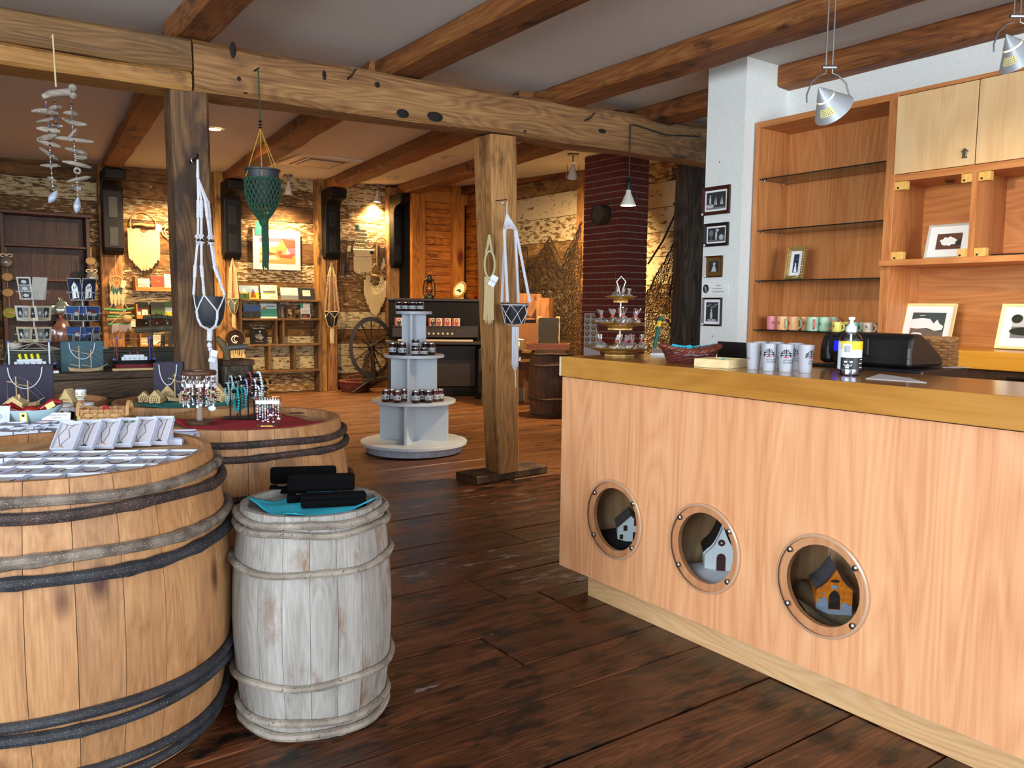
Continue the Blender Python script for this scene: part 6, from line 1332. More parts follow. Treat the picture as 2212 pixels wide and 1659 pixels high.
def rack(lbl, px, cards):
    c = oy(px, 750, 6.27); base = Vector((c.x, 6.27, ctz+.0005)); H = oy(px-6, 614, 6.27).z-base.z
    t = T('card_rack', lbl, 'card rack', base, -math.radians(8), 'wire card racks on the chest')
    MB(M_WIRE).ring((0, 0, .004), .15, .004, 36, 6).o('base_ring', t, smooth=True); m = MB(M_WIRE)
    for i in range(6): a = PI*i/3; m.tube([(.15*math.cos(a), .15*math.sin(a), .004), (0, 0, .05)], .0025, 5)
    m.o('base_spokes', t); MB(M_WIRE).tube([(0, 0, .04), (0, 0, H-.05)], .005, 8).o('pole', t); MB(M_WIRE).ring((0, 0, H-.025), .024, .004, 20, 6, 'y').o('top_ring', t)
    Rm = Matrix.Translation(base) @ Matrix.Rotation(-math.radians(8), 4, 'Z')
    for tier, (z0, w, h) in enumerate(((.335, .11, .155), (.195, .165, .105), (.055, .155, .105))):
        for ang in (-95, -35, 35, 95):
            if tier and abs(ang) == 95: ang = int(math.copysign(78, ang))
            M_ = Matrix.Rotation(math.radians(ang), 4, 'Z') @ Matrix.Translation((0, -.05, z0)); pk = MB(M_WIRE)
            for P in ([(-w/2-.012, 0, .06), (-w/2-.012, -.018, .05), (-w*.22, -.018, .05), (-w*.22, -.018, 0), (w*.22, -.018, 0), (w*.22, -.018, .05), (w/2+.012, -.018, .05), (w/2+.012, 0, .06)], [(-w/2-.012, .0, .06), (w/2+.012, 0, .06)], [(-w*.3, -.018, 0), (-w*.3, .04, 0)], [(w*.3, -.018, 0), (w*.3, .04, 0)]): pk.tube([M_ @ Vector(q) for q in P], .0018, 5)
            pk.o('wire_pocket', t)
    for tier, ang, kind, paper, lb_ in cards:
        z0, w, h = ((.335, .10, .148), (.195, .155, .10), (.055, .148, .10))[tier]
        if tier and abs(ang) == 95: ang = math.copysign(78, ang)
        M_ = Rm @ Matrix.Rotation(math.radians(ang), 4, 'Z') @ Matrix.Translation((0, -.058, z0+.002)) @ Matrix.Rotation(math.radians(10), 4, 'X')
        cd = MB(paper).box(-w/2, -.0008, 0, w/2, .0008, h); photo(cd, kind, -w/2, 0, w/2, h, -.0013)
        o = cd.o('postcard', label=lb_, cat='postcard', group='postcards in the wire racks', fix=False); o.location = M_.to_translation(); o.rotation_euler = M_.to_euler()
M_AGED = plain('aged_card', '#b7ab8e', .8); M_CARDW = plain('card_white', '#bdbab4', .8)
rack('white wire card rack with old black and white cards, left one', 76, [(0, -95, '', M_AGED, 'blank aged card at left of the top tier, left rack'), (0, -35, 'bwcol', M_CARDW, 'tall card with three stacked grey photos, top tier left rack'), (0, 35, '', M_CARDW, 'blank white card back, top tier left rack'), (0, 95, 'bwcol', M_AGED, 'narrow seen old photo card at right top tier, left rack'), (1, -35, 'bw3', M_CARDW, 'wide card with three grey photos, middle tier left rack'), (1, 35, 'bw3', M_AGED, 'aged photo card at right of middle tier, left rack'), (2, -35, 'bw3', M_AGED, 'wide card with three pale photos, bottom tier left rack'), (2, 35, 'bw3', M_AGED, 'aged photo card at right of bottom tier, left rack')])
rack('white wire card rack with blue coloured postcards, right one', 182, [(0, -35, 'barn', M_CARDW, 'postcard of a white barn on dark sky, left of top tier right rack'), (0, 35, 'barn', M_CARDW, 'postcard of a white barn on blue sky, right of top tier right rack'), (1, -35, 'sea', M_CARDW, 'postcard of a red roof by sea, left middle tier right rack'), (1, 35, 'sea', M_CARDW, 'postcard of a red roof by sea, right middle tier right rack'), (2, -35, 'sea', M_GREY1, 'dark blue postcard, left of bottom tier right rack'), (2, 35, 'house', M_CARDW, 'postcard of blue sky and grey shed, bottom tier right rack'), (2, 95, 'door', M_CARDW, 'white postcard with red details at right of bottom tier')])
# driftwood earring stand on the chest
M_DRIFT = wood('grey_driftwood', '#2e2a22', '#55503f', '#76705a', 'X', 2, .8, ring=1, bump=.5, var=.05)
dz = ctz+.0005; ds = T('earring_stand', 'grey driftwood stand with hooked earrings at right end of chest', 'display stand', (oy(345, 757, 6.3).x, 6.3, dz))
for x, h in ((-.06, .15), (.075, .15), (.02, .10)): MB(M_DRIFT).tube([(x, 0, 0), (x+.005, 0, h)], [.016, .013], 8).o('upright', ds, smooth=True)
MB(M_DRIFT).tube([(-.16, 0, .125), (-.05, 0, .135), (.06, 0, .14), (.17, 0, .15)], [.02, .022, .021, .019], 9).o('lower_log', ds, smooth=True); MB(M_DRIFT).tube([(-.1, .02, .215), (0, .02, .225), (.13, .02, .21)], [.016, .019, .012], 9).o('upper_log', ds, smooth=True)
for x in (-.055, .06): MB(M_DRIFT).tube([(x, .01, .14), (x, .02, .215)], .01, 8).o('link_post', ds)
for q in range(6):
    x = -.09+q*.036; e = T('earring', 'dark dangling earring on the driftwood stand, %s from left' % ORD[q], 'earring', (ds.location.x+x, 6.29, dz+.245), 0, 'earrings on the driftwood stand'); MB(M_IRON).tube([(0, 0.03, .0), (0, 0, .012), (0, -.012, 0), (0, -.014, -.06)], .0014, 5).o('hook', e); MB(M_BKBEAD if q % 2 else M_SILVER).ball((0, -.014, -.068), .009, 8, 5, (.6, .6, 1)).o('drop', e, smooth=True)
# ------------------------------------------------------------------ back wall: bookcase, shelves, books, picture, hangings
M_DARKW = wood('dark_bookcase', '#2a1306', '#4e270f', '#6d3c1a', 'X', 1, .5, ring=1, bump=.1, var=.08); M_DARKZ = wood('dark_bookcase_upright', '#22100a', '#45220e', '#5e3416', 'Z', 1, .5, ring=1, bump=.1, var=.08, knots=.5)
HY = 12.25
hx0, hx1 = oy(4, 600, HY).x, oy(197, 600, HY).x; hz1 = oy(100, 466, HY).z
hu = T('bookcase', 'tall dark brown wooden bookcase against the back wall at far left', 'bookcase', ((hx0+hx1)/2, HY+.12, 0)); w2 = (hx1-hx0)/2
for s_ in (-1, 1): MB(M_DARKZ).box(s_*w2-(.045 if s_ > 0 else 0), -.13, 0, s_*w2+(.045 if s_ < 0 else 0), .15, hz1).o('side', hu, bev=.004)
nb = 6
for i in range(nb): a = -w2+.046+(2*w2-.092)*i/nb; b = -w2+.046+(2*w2-.092)*(i+1)/nb; MB(M_DARKZ).box(a+.001, .13, 0, b-.001, .148, hz1).o('back_board', hu)
MB(M_DARKW).box(-w2-.02, -.16, hz1, w2+.04, .16, hz1+.05).o('cornice', hu, bev=.01)
HS = [oy(100, py, HY).z for py in (530, 603, 676, 736)]
for z in HS: MB(M_DARKW).box(-w2+.046, -.12, z-.025, w2-.046, .128, z).o('shelf', hu, bev=.003)
# wrapped gifts in the bookcase
M_CELT = glassy('teal_cellophane', (.75, .86, .86), .15, .15, diff=.5, dcol=(.30, .42, .42)); M_CELP = glassy('pink_cellophane', (.85, .75, .75), .15, .15, diff=.5, dcol=(.42, .22, .22)); M_SOAP = plain('soap_white', '#b9b1a4', .6); M_SOAPR = plain('soap_red', '#6d2626', .5)
def wrapped(lbl, px, py, z, w, h, mat, inner):
    c = oy(px, py, HY); t = T('wrapped_gift', lbl, 'gift', (c.x, HY, z+.001)); rnd = random.Random(int(px)); n = 18; vs = []
    prof = [(.9, 0), (1, .25), (.85, .5), (.5, .72), (.14, .84), (.35, 1.0)]
    for k, (r, z_) in enumerate(prof):
        for i in range(n): a = 2*PI*i/n; q = r*w/2*(1+.18*rnd.uniform(-1, 1)*(k > 0)); vs.append((q*math.cos(a), q*.5*math.sin(a), z_*h))
    MB(mat).add(vs, [(k*n+i, k*n+(i+1) % n, (k+1)*n+(i+1) % n, (k+1)*n+i) for k in range(5) for i in range(n)]).o('wrap', t, smooth=30); m = MB(inner)
    for i in range(8): m.ball((rnd.uniform(-.3, .3)*w, rnd.uniform(-.1, .1)*w, h*rnd.uniform(.12, .4)), w*.14, 8, 5)
    m.o('contents', t, smooth=True)
wrapped('teal wrapped gift on bookcase shelf between the two card racks', 133, 672, HS[2], .24, .2, M_CELT, M_SOAP); wrapped('pink wrapped soaps on the lower bookcase shelf between card racks', 134, 732, HS[3], .3, .36, M_CELP, M_SOAPR)
# hanging ornaments on the bookcase edges
M_SLICE = plain('wood_slice', '#a5875c', .7, var=.2, bscale=40); M_SLICEB = plain('slice_bark', '#5a4028', .8); M_LIME = plain('lime_disc', '#7d8c1e', .6); M_BAUB = glassy('bauble_glass', (.85, .9, .92), .2, .03, diff=.25, dcol=(.6, .66, .7)); M_RIB = plain('cream_ribbon', '#cfc8b4', .7)
OYN = 12.02
def orn(lbl, px, py, kind, r, px0=None, py0=None):
    c = oy(px, py, OYN); t = T('hanging_ornament', lbl, 'ornament', (c.x, OYN, c.z), 0, 'ornaments strung on the bookcase edges')
    if kind == 'slice': MB(M_SLICE).lathe([(.0001, 0), (r*.9, 0), (r*.9, .012), (.0001, .012)], 24, M=Matrix.Rotation(PI/2, 4, 'X'), sy=.85).o('disc', t); MB(M_SLICEB).ring((0, -.006, 0), r*.93, .008, 28, 6, 'y', (1, .85)).o('bark_edge', t)
    elif kind == 'lime': MB(M_LIME).lathe([(.0001, 0), (r, 0), (r, .012), (.0001, .012)], 24, M=Matrix.Rotation(PI/2, 4, 'X'), sy=.85).o('disc', t); MB(M_SLICE).ball((0, -.013, 0), r*.4, 10, 5, (1.2, .2, .7)).o('carving', t)
    elif kind == 'ring': MB(M_SLICE).ring((0, 0, 0), r, .014, 24, 8, 'y').o('ring', t)
    else:
        MB(M_BAUB).ball((0, 0, 0), r, 18, 12).o('glass_ball', t, smooth=True); MB(M_SOAP).ball((0, 0, -r*.35), r*.72, 14, 8, (1, 1, .6)).o('sand_fill', t, smooth=True); m = MB(M_RIB)
        for s_ in (-1, 1): m.ring((s_*r*.45, -r*.2, r*1.05), r*.4, .007, 16, 5, 'y', (1, .55))
        m.o('bow', t)
    if py0: z0 = oy(px, py0, OYN).z-c.z; MB(M_TWINE).tube([(0, 0, r*.9), (0, 0, z0)], .004, 5).o('string', t)
for a in (('glass bauble with bow on the left bookcase string', 14, 566, 'ball', .078, 534), ('wood slice ornament below the bauble on left string', 16, 598, 'slice', .066, 578), ('wood slice ornament with dark mark on left string', 17, 632, 'slice', .066, 608), ('lime green carved disc lowest on the left string', 21, 676, 'lime', .075, 642), ('wood slice ornament highest on the right bookcase string', 196, 564, 'slice', .064, 534), ('glass bauble with bow on the right bookcase string', 198, 599, 'ball', .078, 574), ('wooden ring ornament lowest on the right bookcase string', 200, 621, 'ring', .05, 534)): orn(a[0], a[1], a[2], a[3], a[4], None, a[5])
gn = T('gnome_figure', 'small gnome with knitted hat beside left card rack', 'ornament', (oy(34, 758, 6.3).x, 6.32, ctz+.0005)); MB(M_SOAP).ball((0, 0, .035), .04, 12, 8, (1, .8, .9)).o('body', gn, smooth=True); MB(plain('knit_hat', '#3a3226', .9, var=.6, bscale=80)).lathe([(.035, .05), (.036, .07), (.022, .11), (.006, .15), (.0001, .155)], 14).o('hat', gn, smooth=True); MB(M_SLICE).ball((0, -.036, .055), .01, 8, 5).o('nose', gn, smooth=True)

# books
M_BROWNP = plain('print_brown_cover', '#8a4a1c', .7); M_GRN = plain('print_green', '#33502a', .7); M_RUST = plain('print_rust', '#8c3a24', .7); M_YELP = plain('print_yellow', '#d2a52c', .7); M_TEALP = plain('print_teal', '#2c7d7a', .7); M_SKYP = plain('print_pale_sky', '#8fa9c0', .7); M_SLATEP = plain('print_slate', '#1d2326', .6)
def cover(mb, kind, w, h, y):
    P = lambda a, b: (-w/2+w*a, y, h*b); R = lambda a, b, c, d, yy=0: rect(mb, -w/2+w*a, h*b, -w/2+w*c, h*d, y-yy)
    if kind == 'sketch': mb.use(M_CREAM); R(.04, .04, .96, .96); mb.use(M_BROWNP); R(.04, .4, .96, .46, .0004); [R(.1+.14*i, .5, .13+.14*i, .85, .0004) for i in range(6)]; [R(.1+.2*i, .12, .2+.2*i, .28, .0004) for i in range(4)]
    elif kind == 'rust': mb.use(M_RUST); R(0, 0, 1, 1); mb.use(M_YELP); R(.35, .6, .65, .63, .0004)
    elif kind == 'title':
        mb.use(M_CREAM); R(0, 0, 1, 1); mb.use(M_INK); mb.text('CONTES, LEGENDES', w*.095, 0, h*.84, y-.0004, 'c'); mb.text('ET RECITS', w*.095, 0, h*.74, y-.0004, 'c'); mb.text('DE LA GASPESIE', w*.095, 0, h*.64, y-.0004, 'c'); mb.use(M_BROWNP); mb.poly([P(.45, .12), P(.6, .2), P(.95, .42), P(.9, .5), P(.7, .4), P(.5, .3)])
    elif kind == 'field': mb.use(M_SLATEP); R(0, 0, 1, 1); mb.use(M_GRN); R(0, 0, 1, .6, .0003); mb.use(M_YELP); mb.poly([P(.2, 0), P(.6, 0), P(.5, .55)]); mb.use(M_RUST); ell(mb, w*.35, h*.5, w*.07, h*.05, y-.0006)
    elif kind == 'coast': mb.use(M_GRN); R(0, .6, 1, 1); mb.use(M_SKYP); R(0, .35, 1, .62, .0003); mb.use(M_YELP); mb.poly([P(0, .05), P(.7, .1), P(.4, .45), P(0, .55)]); mb.use(M_ROOFR); R(.5, .12, .85, .35, .0006)
    elif kind == 'people': mb.use(M_ROOFR); R(0, 0, 1, 1); mb.use(M_CREAM); R(.5, .05, .95, .5, .0004); R(.05, .1, .4, .35, .0004); mb.use(M_GREY1); R(0, .6, 1, 1, .0003)
    elif kind == 'tale': mb.use(M_SKYP); R(0, .5, 1, 1); mb.use(M_GRN); R(0, 0, 1, .5); mb.use(M_PAPER); mb.poly([P(.3, .45), P(.7, .45), P(.7, .65), P(.5, .85), P(.3, .65)]); mb.use(M_INK); R(.5, .1, .62, .4, .0006); mb.use(M_YELP); R(.05, .4, .9, .5, .0005)
    elif kind == 'tale2': mb.use(M_SKYP); R(0, .5, 1, 1); mb.use(M_YELP); R(0, 0, 1, .5); mb.use(M_RUST); mb.poly([P(.1, .1), P(.7, .1), P(.6, .5), P(.42, .8), P(.25, .5)])
    elif kind == 'gaspesie': mb.use(M_CREAM); R(0, 0, 1, 1); mb.use(M_INK); mb.text('GASPÉSIE', w*.16, -w*.02, h*.72, y-.0005, 'l', sx=.75); mb.text('GASPESIA', w*.16, -w*.02, h*.12, y-.0005, 'l', sx=.75); mb.use(M_YELP); R(.15, .36, .9, .46, .0004); mb.use(M_BLUESKY); R(.15, .47, .9, .56, .0004); mb.use(M_BROWNP); R(.45, .57, .9, .62, .0004)
    elif kind == 'grey': mb.use(M_GREY2); R(0, 0, 1, 1); mb.use(M_GREY3); R(0, .35, 1, 1, .0003); mb.use(M_PAPER); mb.text('TERRE', w*.11, 0, h*.76, y-.0006, 'c'); mb.text('NATALE', w*.08, 0, h*.64, y-.0006, 'c')
    elif kind == 'dark': mb.use(M_SLATEP); R(0, 0, 1, 1); mb.use(M_CREAM); R(.27, .32, .73, .8, .0004); mb.use(M_INK); mb.text('TOPIE', w*.13, 0, h*.55, y-.0007, 'c'); mb.text('PAR KATOU', w*.05, 0, h*.42, y-.0007, 'c')
    elif kind == 'rocks': mb.use(M_BLUESKY); R(0, .45, 1, 1); mb.use(M_GREY1); R(0, 0, 1, .5, .0003); mb.use(M_GREY2); mb.poly([P(.1, .05), P(.95, .05), P(.8, .45), P(.3, .4)])
    elif kind == 'sailor': mb.use(M_SKYP); R(0, 0, 1, 1); mb.use(M_TEALP); R(0, .1, 1, .65, .0003); mb.use(M_CREAM); R(0, 0, 1, .12, .0004); mb.use(M_RUST); mb.poly([P(.15, .5), P(.35, .6), P(.95, .05), P(.6, .05)]); mb.use(M_BROWNP); ell(mb, -w*.25, h*.68, w*.1, h*.1, y-.0007); mb.use(M_BLUESKY); R(.35, .78, .9, .84, .0005)
    elif kind == 'light': mb.use(M_SLATEP); R(0, 0, 1, 1); mb.use(M_GREY3); mb.poly([P(.5, .05), P(.75, .05), P(.68, .8), P(.57, .8)]); mb.use(M_ROOFR); R(.2, .2, .4, .6, .0005)
    elif kind == 'hotel': mb.use(M_GREY3); R(0, 0, 1, 1); mb.use(M_RUST); mb.text("L'HÔTEL", w*.17, 0, h*.42, y-.0005, 'c'); mb.use(M_TEALP); R(0, .7, .3, 1, .0004); mb.use(M_GREY1); R(.05, .03, .95, .3, .0004); mb.use(M_RUST); R(.2, .05, .6, .2, .0006)
    elif kind == 'bolduc':
        mb.use(M_INK); R(0, 0, 1, 1); mb.use(M_GREY3); mb.text('Madame Bolduc', w*.115, w*.06, h*.84, y-.0005, 'c'); mb.use(M_GREY3); mb.poly([P(.25, .55), P(.3, .42), P(.42, .25), P(.7, .24), P(.8, .35), P(.86, .32), P(.72, .52), P(.6, .6), P(.4, .52)]); ell(mb, w*.12, h*.68, w*.05, h*.055, y-.0006); mb.use(M_CREAM); mb.text('Paroles et musiques', w*.06, w*.05, h*.14, y-.0006, 'c')
def book(lbl, pl, pr, pt, pb, Y, z, kind, tilt=10, th=.018, grp=None, mc=None):
    a, b = oy(pl, pb, Y), oy(pr, pb, Y); w = b.x-a.x; h = (oy(pl, pt, Y).z-oy(pl, pb, Y).z)*1.02
    t = T('book', lbl, 'book', ((a.x+b.x)/2, Y, z+.001), 0, grp, (math.radians(-tilt), 0, 0)); m = MB(M_SLATEP); m.box(-w/2, 0, 0, w/2, th, h); cv = MB(); m.o('cover', t)
    cover(cv, kind, w, h, -.0012); cv.o('cover_print', t, fix=False); MB(M_CREAM).box(-w/2+.004, .003, h-.001, w/2, th-.003, h+.0015).o('pages', t)
M_SHW_ = wood('pale_wall_shelf', '#8a5a20', '#b98036', '#cc9850', 'X', 1.5, .6, ring=.8, bump=.1, var=.05)
def wall_tray(lbl, pl, pr, py, Y0, dz=.0):
    a, b = oy(pl, py, Y0), oy(pr, py, Y0); t = T('wall_shelf', lbl, 'shelf', ((a.x+b.x)/2, Y0, a.z), 0); w = (b.x-a.x)/2; D = WY-.001-Y0
    MB(M_SHW_).box(-w, 0, -.022, w, D, 0).o('board', t, bev=.002); MB(M_SHW_).box(-w, -.012, -.022, w, 0, .035).o('front_lip', t, bev=.002)
    for s_ in (-1, 1): MB(M_SHW_).box(s_*w-(.016 if s_ > 0 else 0), 0, 0, s_*w+(.016 if s_ < 0 else 0), D, .18).o('end', t)
    return a.z
zA = wall_tray('wooden wall shelf of brown books below white fringed hanging', 293, 412, 625, 12.36)
for a in (('sketchbook cover with pale trees, leftmost on upper wall shelf', 297, 325, 598, 622, 'sketch'), ('orange brown book on upper wall shelf', 327, 356, 592, 622, 'rust'), ('cream book of tales with animal drawing on upper wall shelf', 356, 388, 588, 622, 'title'), ('cream book partly hidden by left post, upper wall shelf', 389, 412, 596, 622, 'sketch')): book(a[0], a[1], a[2], a[3], a[4], 12.44, zA, a[5], 8, .015, 'books on the back wall shelves')
zB = wall_tray('lower wooden wall shelf of coloured books above driftwood stand', 295, 420, 685, 12.36)
for a in (('red patterned book on the lower wall shelf', 293, 321, 651, 683, 'people'), ('green field book in middle of lower wall shelf', 327, 358, 651, 683, 'field'), ('green coastline book at right of lower wall shelf', 356, 395, 650, 683, 'coast')): book(a[0], a[1], a[2], a[3], a[4], 12.44, zB, a[5], 8, .015, 'books on the back wall shelves')
zC = wall_tray('lowest wall shelf half hidden by driftwood earring stand', 303, 425, 750, 12.36)
for a in (('pale yellow book behind driftwood stand, left', 303, 320, 727, 747, 'sketch'), ('pale orange book behind driftwood stand, middle', 328, 352, 722, 747, 'title'), ('yellow landscape book beside left post, lowest shelf', 386, 410, 722, 747, 'coast')): book(a[0], a[1], a[2], a[3], a[4], 12.44, zC, a[5], 8, .015, 'books on the back wall shelves')

# rustic box shelf with books
M_RUS = wood('rustic_shelf', '#3a2715', '#6b4c2a', '#8f6b40', 'X', 1.2, .75, ring=1, bump=.4, var=.15); M_RUSZ = wood('rustic_upright', '#3a2715', '#64472a', '#856340', 'Z', 1.2, .75, ring=1, bump=.4, var=.15)
SY = 12.30
sx0, sx1 = oy(521, 700, SY).x, oy(693, 700, SY).x; ZS = [oy(607, p, SY).z for p in (647, 688, 743, 800)]
rs = T('rustic_shelf', 'rustic wooden box shelf with books under the barn picture', 'shelf', ((sx0+sx1)/2, SY, 0)); hw = (sx1-sx0)/2
for i, z in enumerate(ZS): MB(M_RUS).box(-hw, 0, z-.03, hw, WY-SY-.002, z).o('shelf_board', rs, bev=.004)
for s_ in (-1, 1): MB(M_RUSZ).box(s_*hw-.02, .01, 0, s_*hw+.02, WY-SY-.002, ZS[0]-.031).o('side', rs, bev=.003)
for px, k in ((598, 1), (613, 1), (582, 2), (637, 2)):
    x = oy(px, 720, SY).x-(sx0+sx1)/2; MB(M_RUSZ).box(x-.014, .005, ZS[k+1]+.001, x+.014, .2, ZS[k]-.031).o('divider', rs)
for k, (lb_, pl, pr, pt, pb, kd) in enumerate((('storybook with white house cover, leftmost on top of shelf', 518, 539, 616, 645, 'tale'), ('storybook with red house cover, second on top of shelf', 539, 560, 616, 645, 'tale2'), ('cream Gaspe book with yellow band on top of shelf', 564, 600, 615, 646, 'gaspesie'), ('grey seascape book on top of shelf', 607, 645, 621, 647, 'grey'), ('black book with cream label at right on top of shelf', 645, 681, 622, 648, 'dark'))): book(lb_, pl, pr, pt, pb, SY+.03, ZS[0], kd, 12, .03 if k == 2 else .015, 'books on top of the rustic shelf')
for lb_, pl, pr, pt, pb, kd in (('book with rocky shore cover, left on second shelf', 527, 565, 658, 687, 'rocks'), ('book with fisherman cover on second shelf', 563, 599, 655, 687, 'sailor'), ('dark lighthouse book on second shelf', 600, 617, 655, 686, 'light'), ('pale hotel brochure at right on second shelf', 650, 671, 655, 687, 'hotel')): book(lb_, pl, pr, pt, pb, SY+.05, ZS[1], kd, 8, .012, 'books on the second rustic shelf')
book('black songbook with lady portrait alone on the third shelf', 541, 576, 703, 742, SY+.06, ZS[2], 'bolduc', 7, .012)
MB(M_RUSZ).box(-.07, 0, 0, -.05, .1, .15).box(.05, 0, 0, .07, .1, .15).box(-.05, 0, 0, .05, .1, .02).o('book_rest', label='small wooden book rest on second shelf', cat='rest', loc=(oy(632, 687, SY).x, SY+.06, ZS[1]+.001))

# barn picture
M_PIC = dict(sky=plain('paint_sky', '#b9a5b0', .7), yel=plain('paint_yellow', '#d6b45c', .7), red=plain('paint_red', '#b0402e', .7), org=plain('paint_orange', '#cf7a44', .7), pale=plain('paint_pale', '#e0b890', .7), vio=plain('paint_violet', '#8c5a72', .7), wh=plain('paint_white', '#e5d8c0', .7))
pa, pbn = oy(547, 581, 12.5), oy(649, 584, 12.5); pw = pbn.x-pa.x; ph = oy(547, 494, 12.5).z-pa.z
bpct = T('framed_picture', 'painting print of red barn and boat in wide cream mount', 'picture', ((pa.x+pbn.x)/2, 12.52, pa.z), 0); MB(M_CREAM).box(-pw/2, -.03, 0, pw/2, .0, ph).o('mount', bpct, bev=.003)
q = MB(M_PIC['sky']); x0, z0, w, h = -pw*.37, ph*.16, pw*.76, ph*.66; P = lambda a, b: (x0+w*a, -.0312-.0004*len(q.f), z0+h*b)
def pp(m, *L): q.use(M_PIC[m]); q.poly([P(*l) for l in L])
pp('sky', (0, 0), (1, 0), (1, 1), (0, 1)); pp('vio', (0, .8), (1, .86), (1, 1), (0, .95)); pp('yel', (0, .35), (.5, .35), (.5, .65), (0, .62)); pp('org', (0, 0), (1, 0), (1, .36), (0, .36)); pp('pale', (0, .12), (.55, .15), (.4, .3), (0, .3)); pp('red', (.45, .55), (.62, .96), (1, .9), (1, .62), (.78, .6)); pp('org', (.45, .3), (.76, .32), (.76, .6), (.62, .92), (.45, .58)); pp('vio', (.78, .32), (1, .34), (1, .6), (.78, .6)); pp('red', (.02, .38), (.3, .32), (.5, .38), (.3, .42)); pp('red', (.5, .36), (.58, .24), (.88, .22), (.97, .42), (.75, .33)); pp('wh', (.72, .38), (.84, .38), (.82, .46), (.74, .5)); pp('red', (.5, .38), (.62, .38), (.62, .5), (.5, .48))
q.o('print', bpct, fix=False)
tgb = MB(M_TEALP).box(-.07, 0, 0, .07, .002, .2); tgb.use(M_TEALC); rect(tgb, -.06, .01, .06, .07, -.0006); tgb.o('blue_card', label='small blue card tucked above left corner of barn picture', cat='card', loc=(oy(562, 505, 12.46).x, 12.48, oy(562, 507, 12.46).z), fix=False)

# macrame wall hangings
M_COTN = plain('cream_cotton', '#cbb88c', .9, bump=.3, bscale=300); M_ROPEW = plain('white_rope', '#dcdfe8', .85, bump=.3, bscale=400); M_DW = plain('pale_driftwood', '#a58752', .8, bump=.3, bscale=40); M_CARDT = plain('cream_tag', '#d9cba4', .7); M_PURY = plain('purple_yarn', '#2c2236', .9); M_BRNY = plain('brown_yarn', '#5a4430', .9); M_TEALY = plain('teal_yarn', '#3c6a70', .9)
def fringe(mb, x0, x1, n, ztop, zbot, r=.006, y=0.0, seed=1, wav=.006):
    rn = random.Random(seed)
    for i in range(n):
        q = (i+.5)/n; x = x0+(x1-x0)*q; zt = ztop(q); zb = zbot(q)+rn.uniform(-.02, .02); pts = [(x+rn.uniform(-1, 1)*wav*k/3, y+rn.uniform(-1, 1)*wav*.6, zt+(zb-zt)*k/3) for k in range(4)]; mb.tube(pts, [r, r*1.05, r, r*.8], 5)
    return mb
def wall_at(px, py, Y=WY-.03): return oy(px, py, Y)
# 1: hoop and driftwood with long fringe
c = wall_at(309, 485); s_px = (wall_at(310, 500).x-wall_at(309, 500).x)
h1_ = T('wall_hanging', 'large cream macrame hanging with hoop and long fringe on back wall', 'wall hanging', c); MB(M_DW).ring((0, 0, 0), 28*s_px, .008, 40, 8, 'y').o('hoop', h1_, smooth=True); MB(M_DW).tube([(-22*s_px, -.02, -.01), (-5*s_px, -.02, .0), (10*s_px, -.02, -.012), (34*s_px, -.02, .0)], [.014, .02, .018, .01], 8).o('driftwood', h1_, smooth=True)
kk = MB(M_COTN); 
for cx_, rr, zc in ((-22, 13, -10), (0, 16, -20), (24, 12, -12)):
    for k in range(4):
        R_ = rr*s_px*(1-.22*k); kk.tube([(cx_*s_px+R_*math.cos(a), -.02-.004*k, zc*s_px+R_*.9*math.sin(a)) for a in [PI+PI*i/12 for i in range(13)]], .008, 5)
kk.o('knotted_loops', h1_, smooth=True); fringe(MB(M_COTN), -34*s_px, 34*s_px, 36, lambda q: (-14-6*math.sin(q*PI*3)**2)*s_px, lambda q: (-75-30*math.sin(q*PI))*s_px, .0085, -.02, 3).o('fringe', h1_, smooth=True); MB(M_CARDT).box(-.035, -.04, -.05, .035, -.036, .05, Matrix.Translation((32*s_px, 0, -6*s_px)) @ Matrix.Rotation(.2, 4, 'Y')).o('price_tag', h1_)
# 2: wire butterfly partly behind the post
c = wall_at(372, 505); h2_ = T('wall_hanging', 'cream wire butterfly shaped hanging beside the left post', 'wall hanging', c); m = MB(M_COTN); MB(M_DW).tube([(-26*s_px, 0, 14*s_px), (22*s_px, 0, 16*s_px)], .012, 7).o('stick', h2_)
for cx_, cz, a_, b_, ro in ((0, 0, 26, 15, -.5), (8, -38, 12, 18, .2), (34, -2, 20, 15, .5)):
    for k in (1.0, .72): pts = [Vector((a_*k*math.cos(t_), 0, b_*k*math.sin(t_))) for t_ in [2*PI*i/28 for i in range(28)]]; m.tube([Vector((cx_, 0, cz))*s_px+Vector((p.x*math.cos(ro)-p.z*math.sin(ro), 0, p.x*math.sin(ro)+p.z*math.cos(ro)))*s_px for p in pts], .007, 5, True)
    for i in range(5): a2 = i*1.3; m.tube([Vector((cx_, 0, cz))*s_px, Vector((cx_+a_*.8*math.cos(a2), 0, cz+b_*.8*math.sin(a2)))*s_px], .004, 5)
m.o('wire_wings', h2_, smooth=True); MB(M_COTN).tube([(-22*s_px, 0, 15*s_px), (12*s_px, 0, 38*s_px)], .004, 5).o('hanging_cord', h2_)
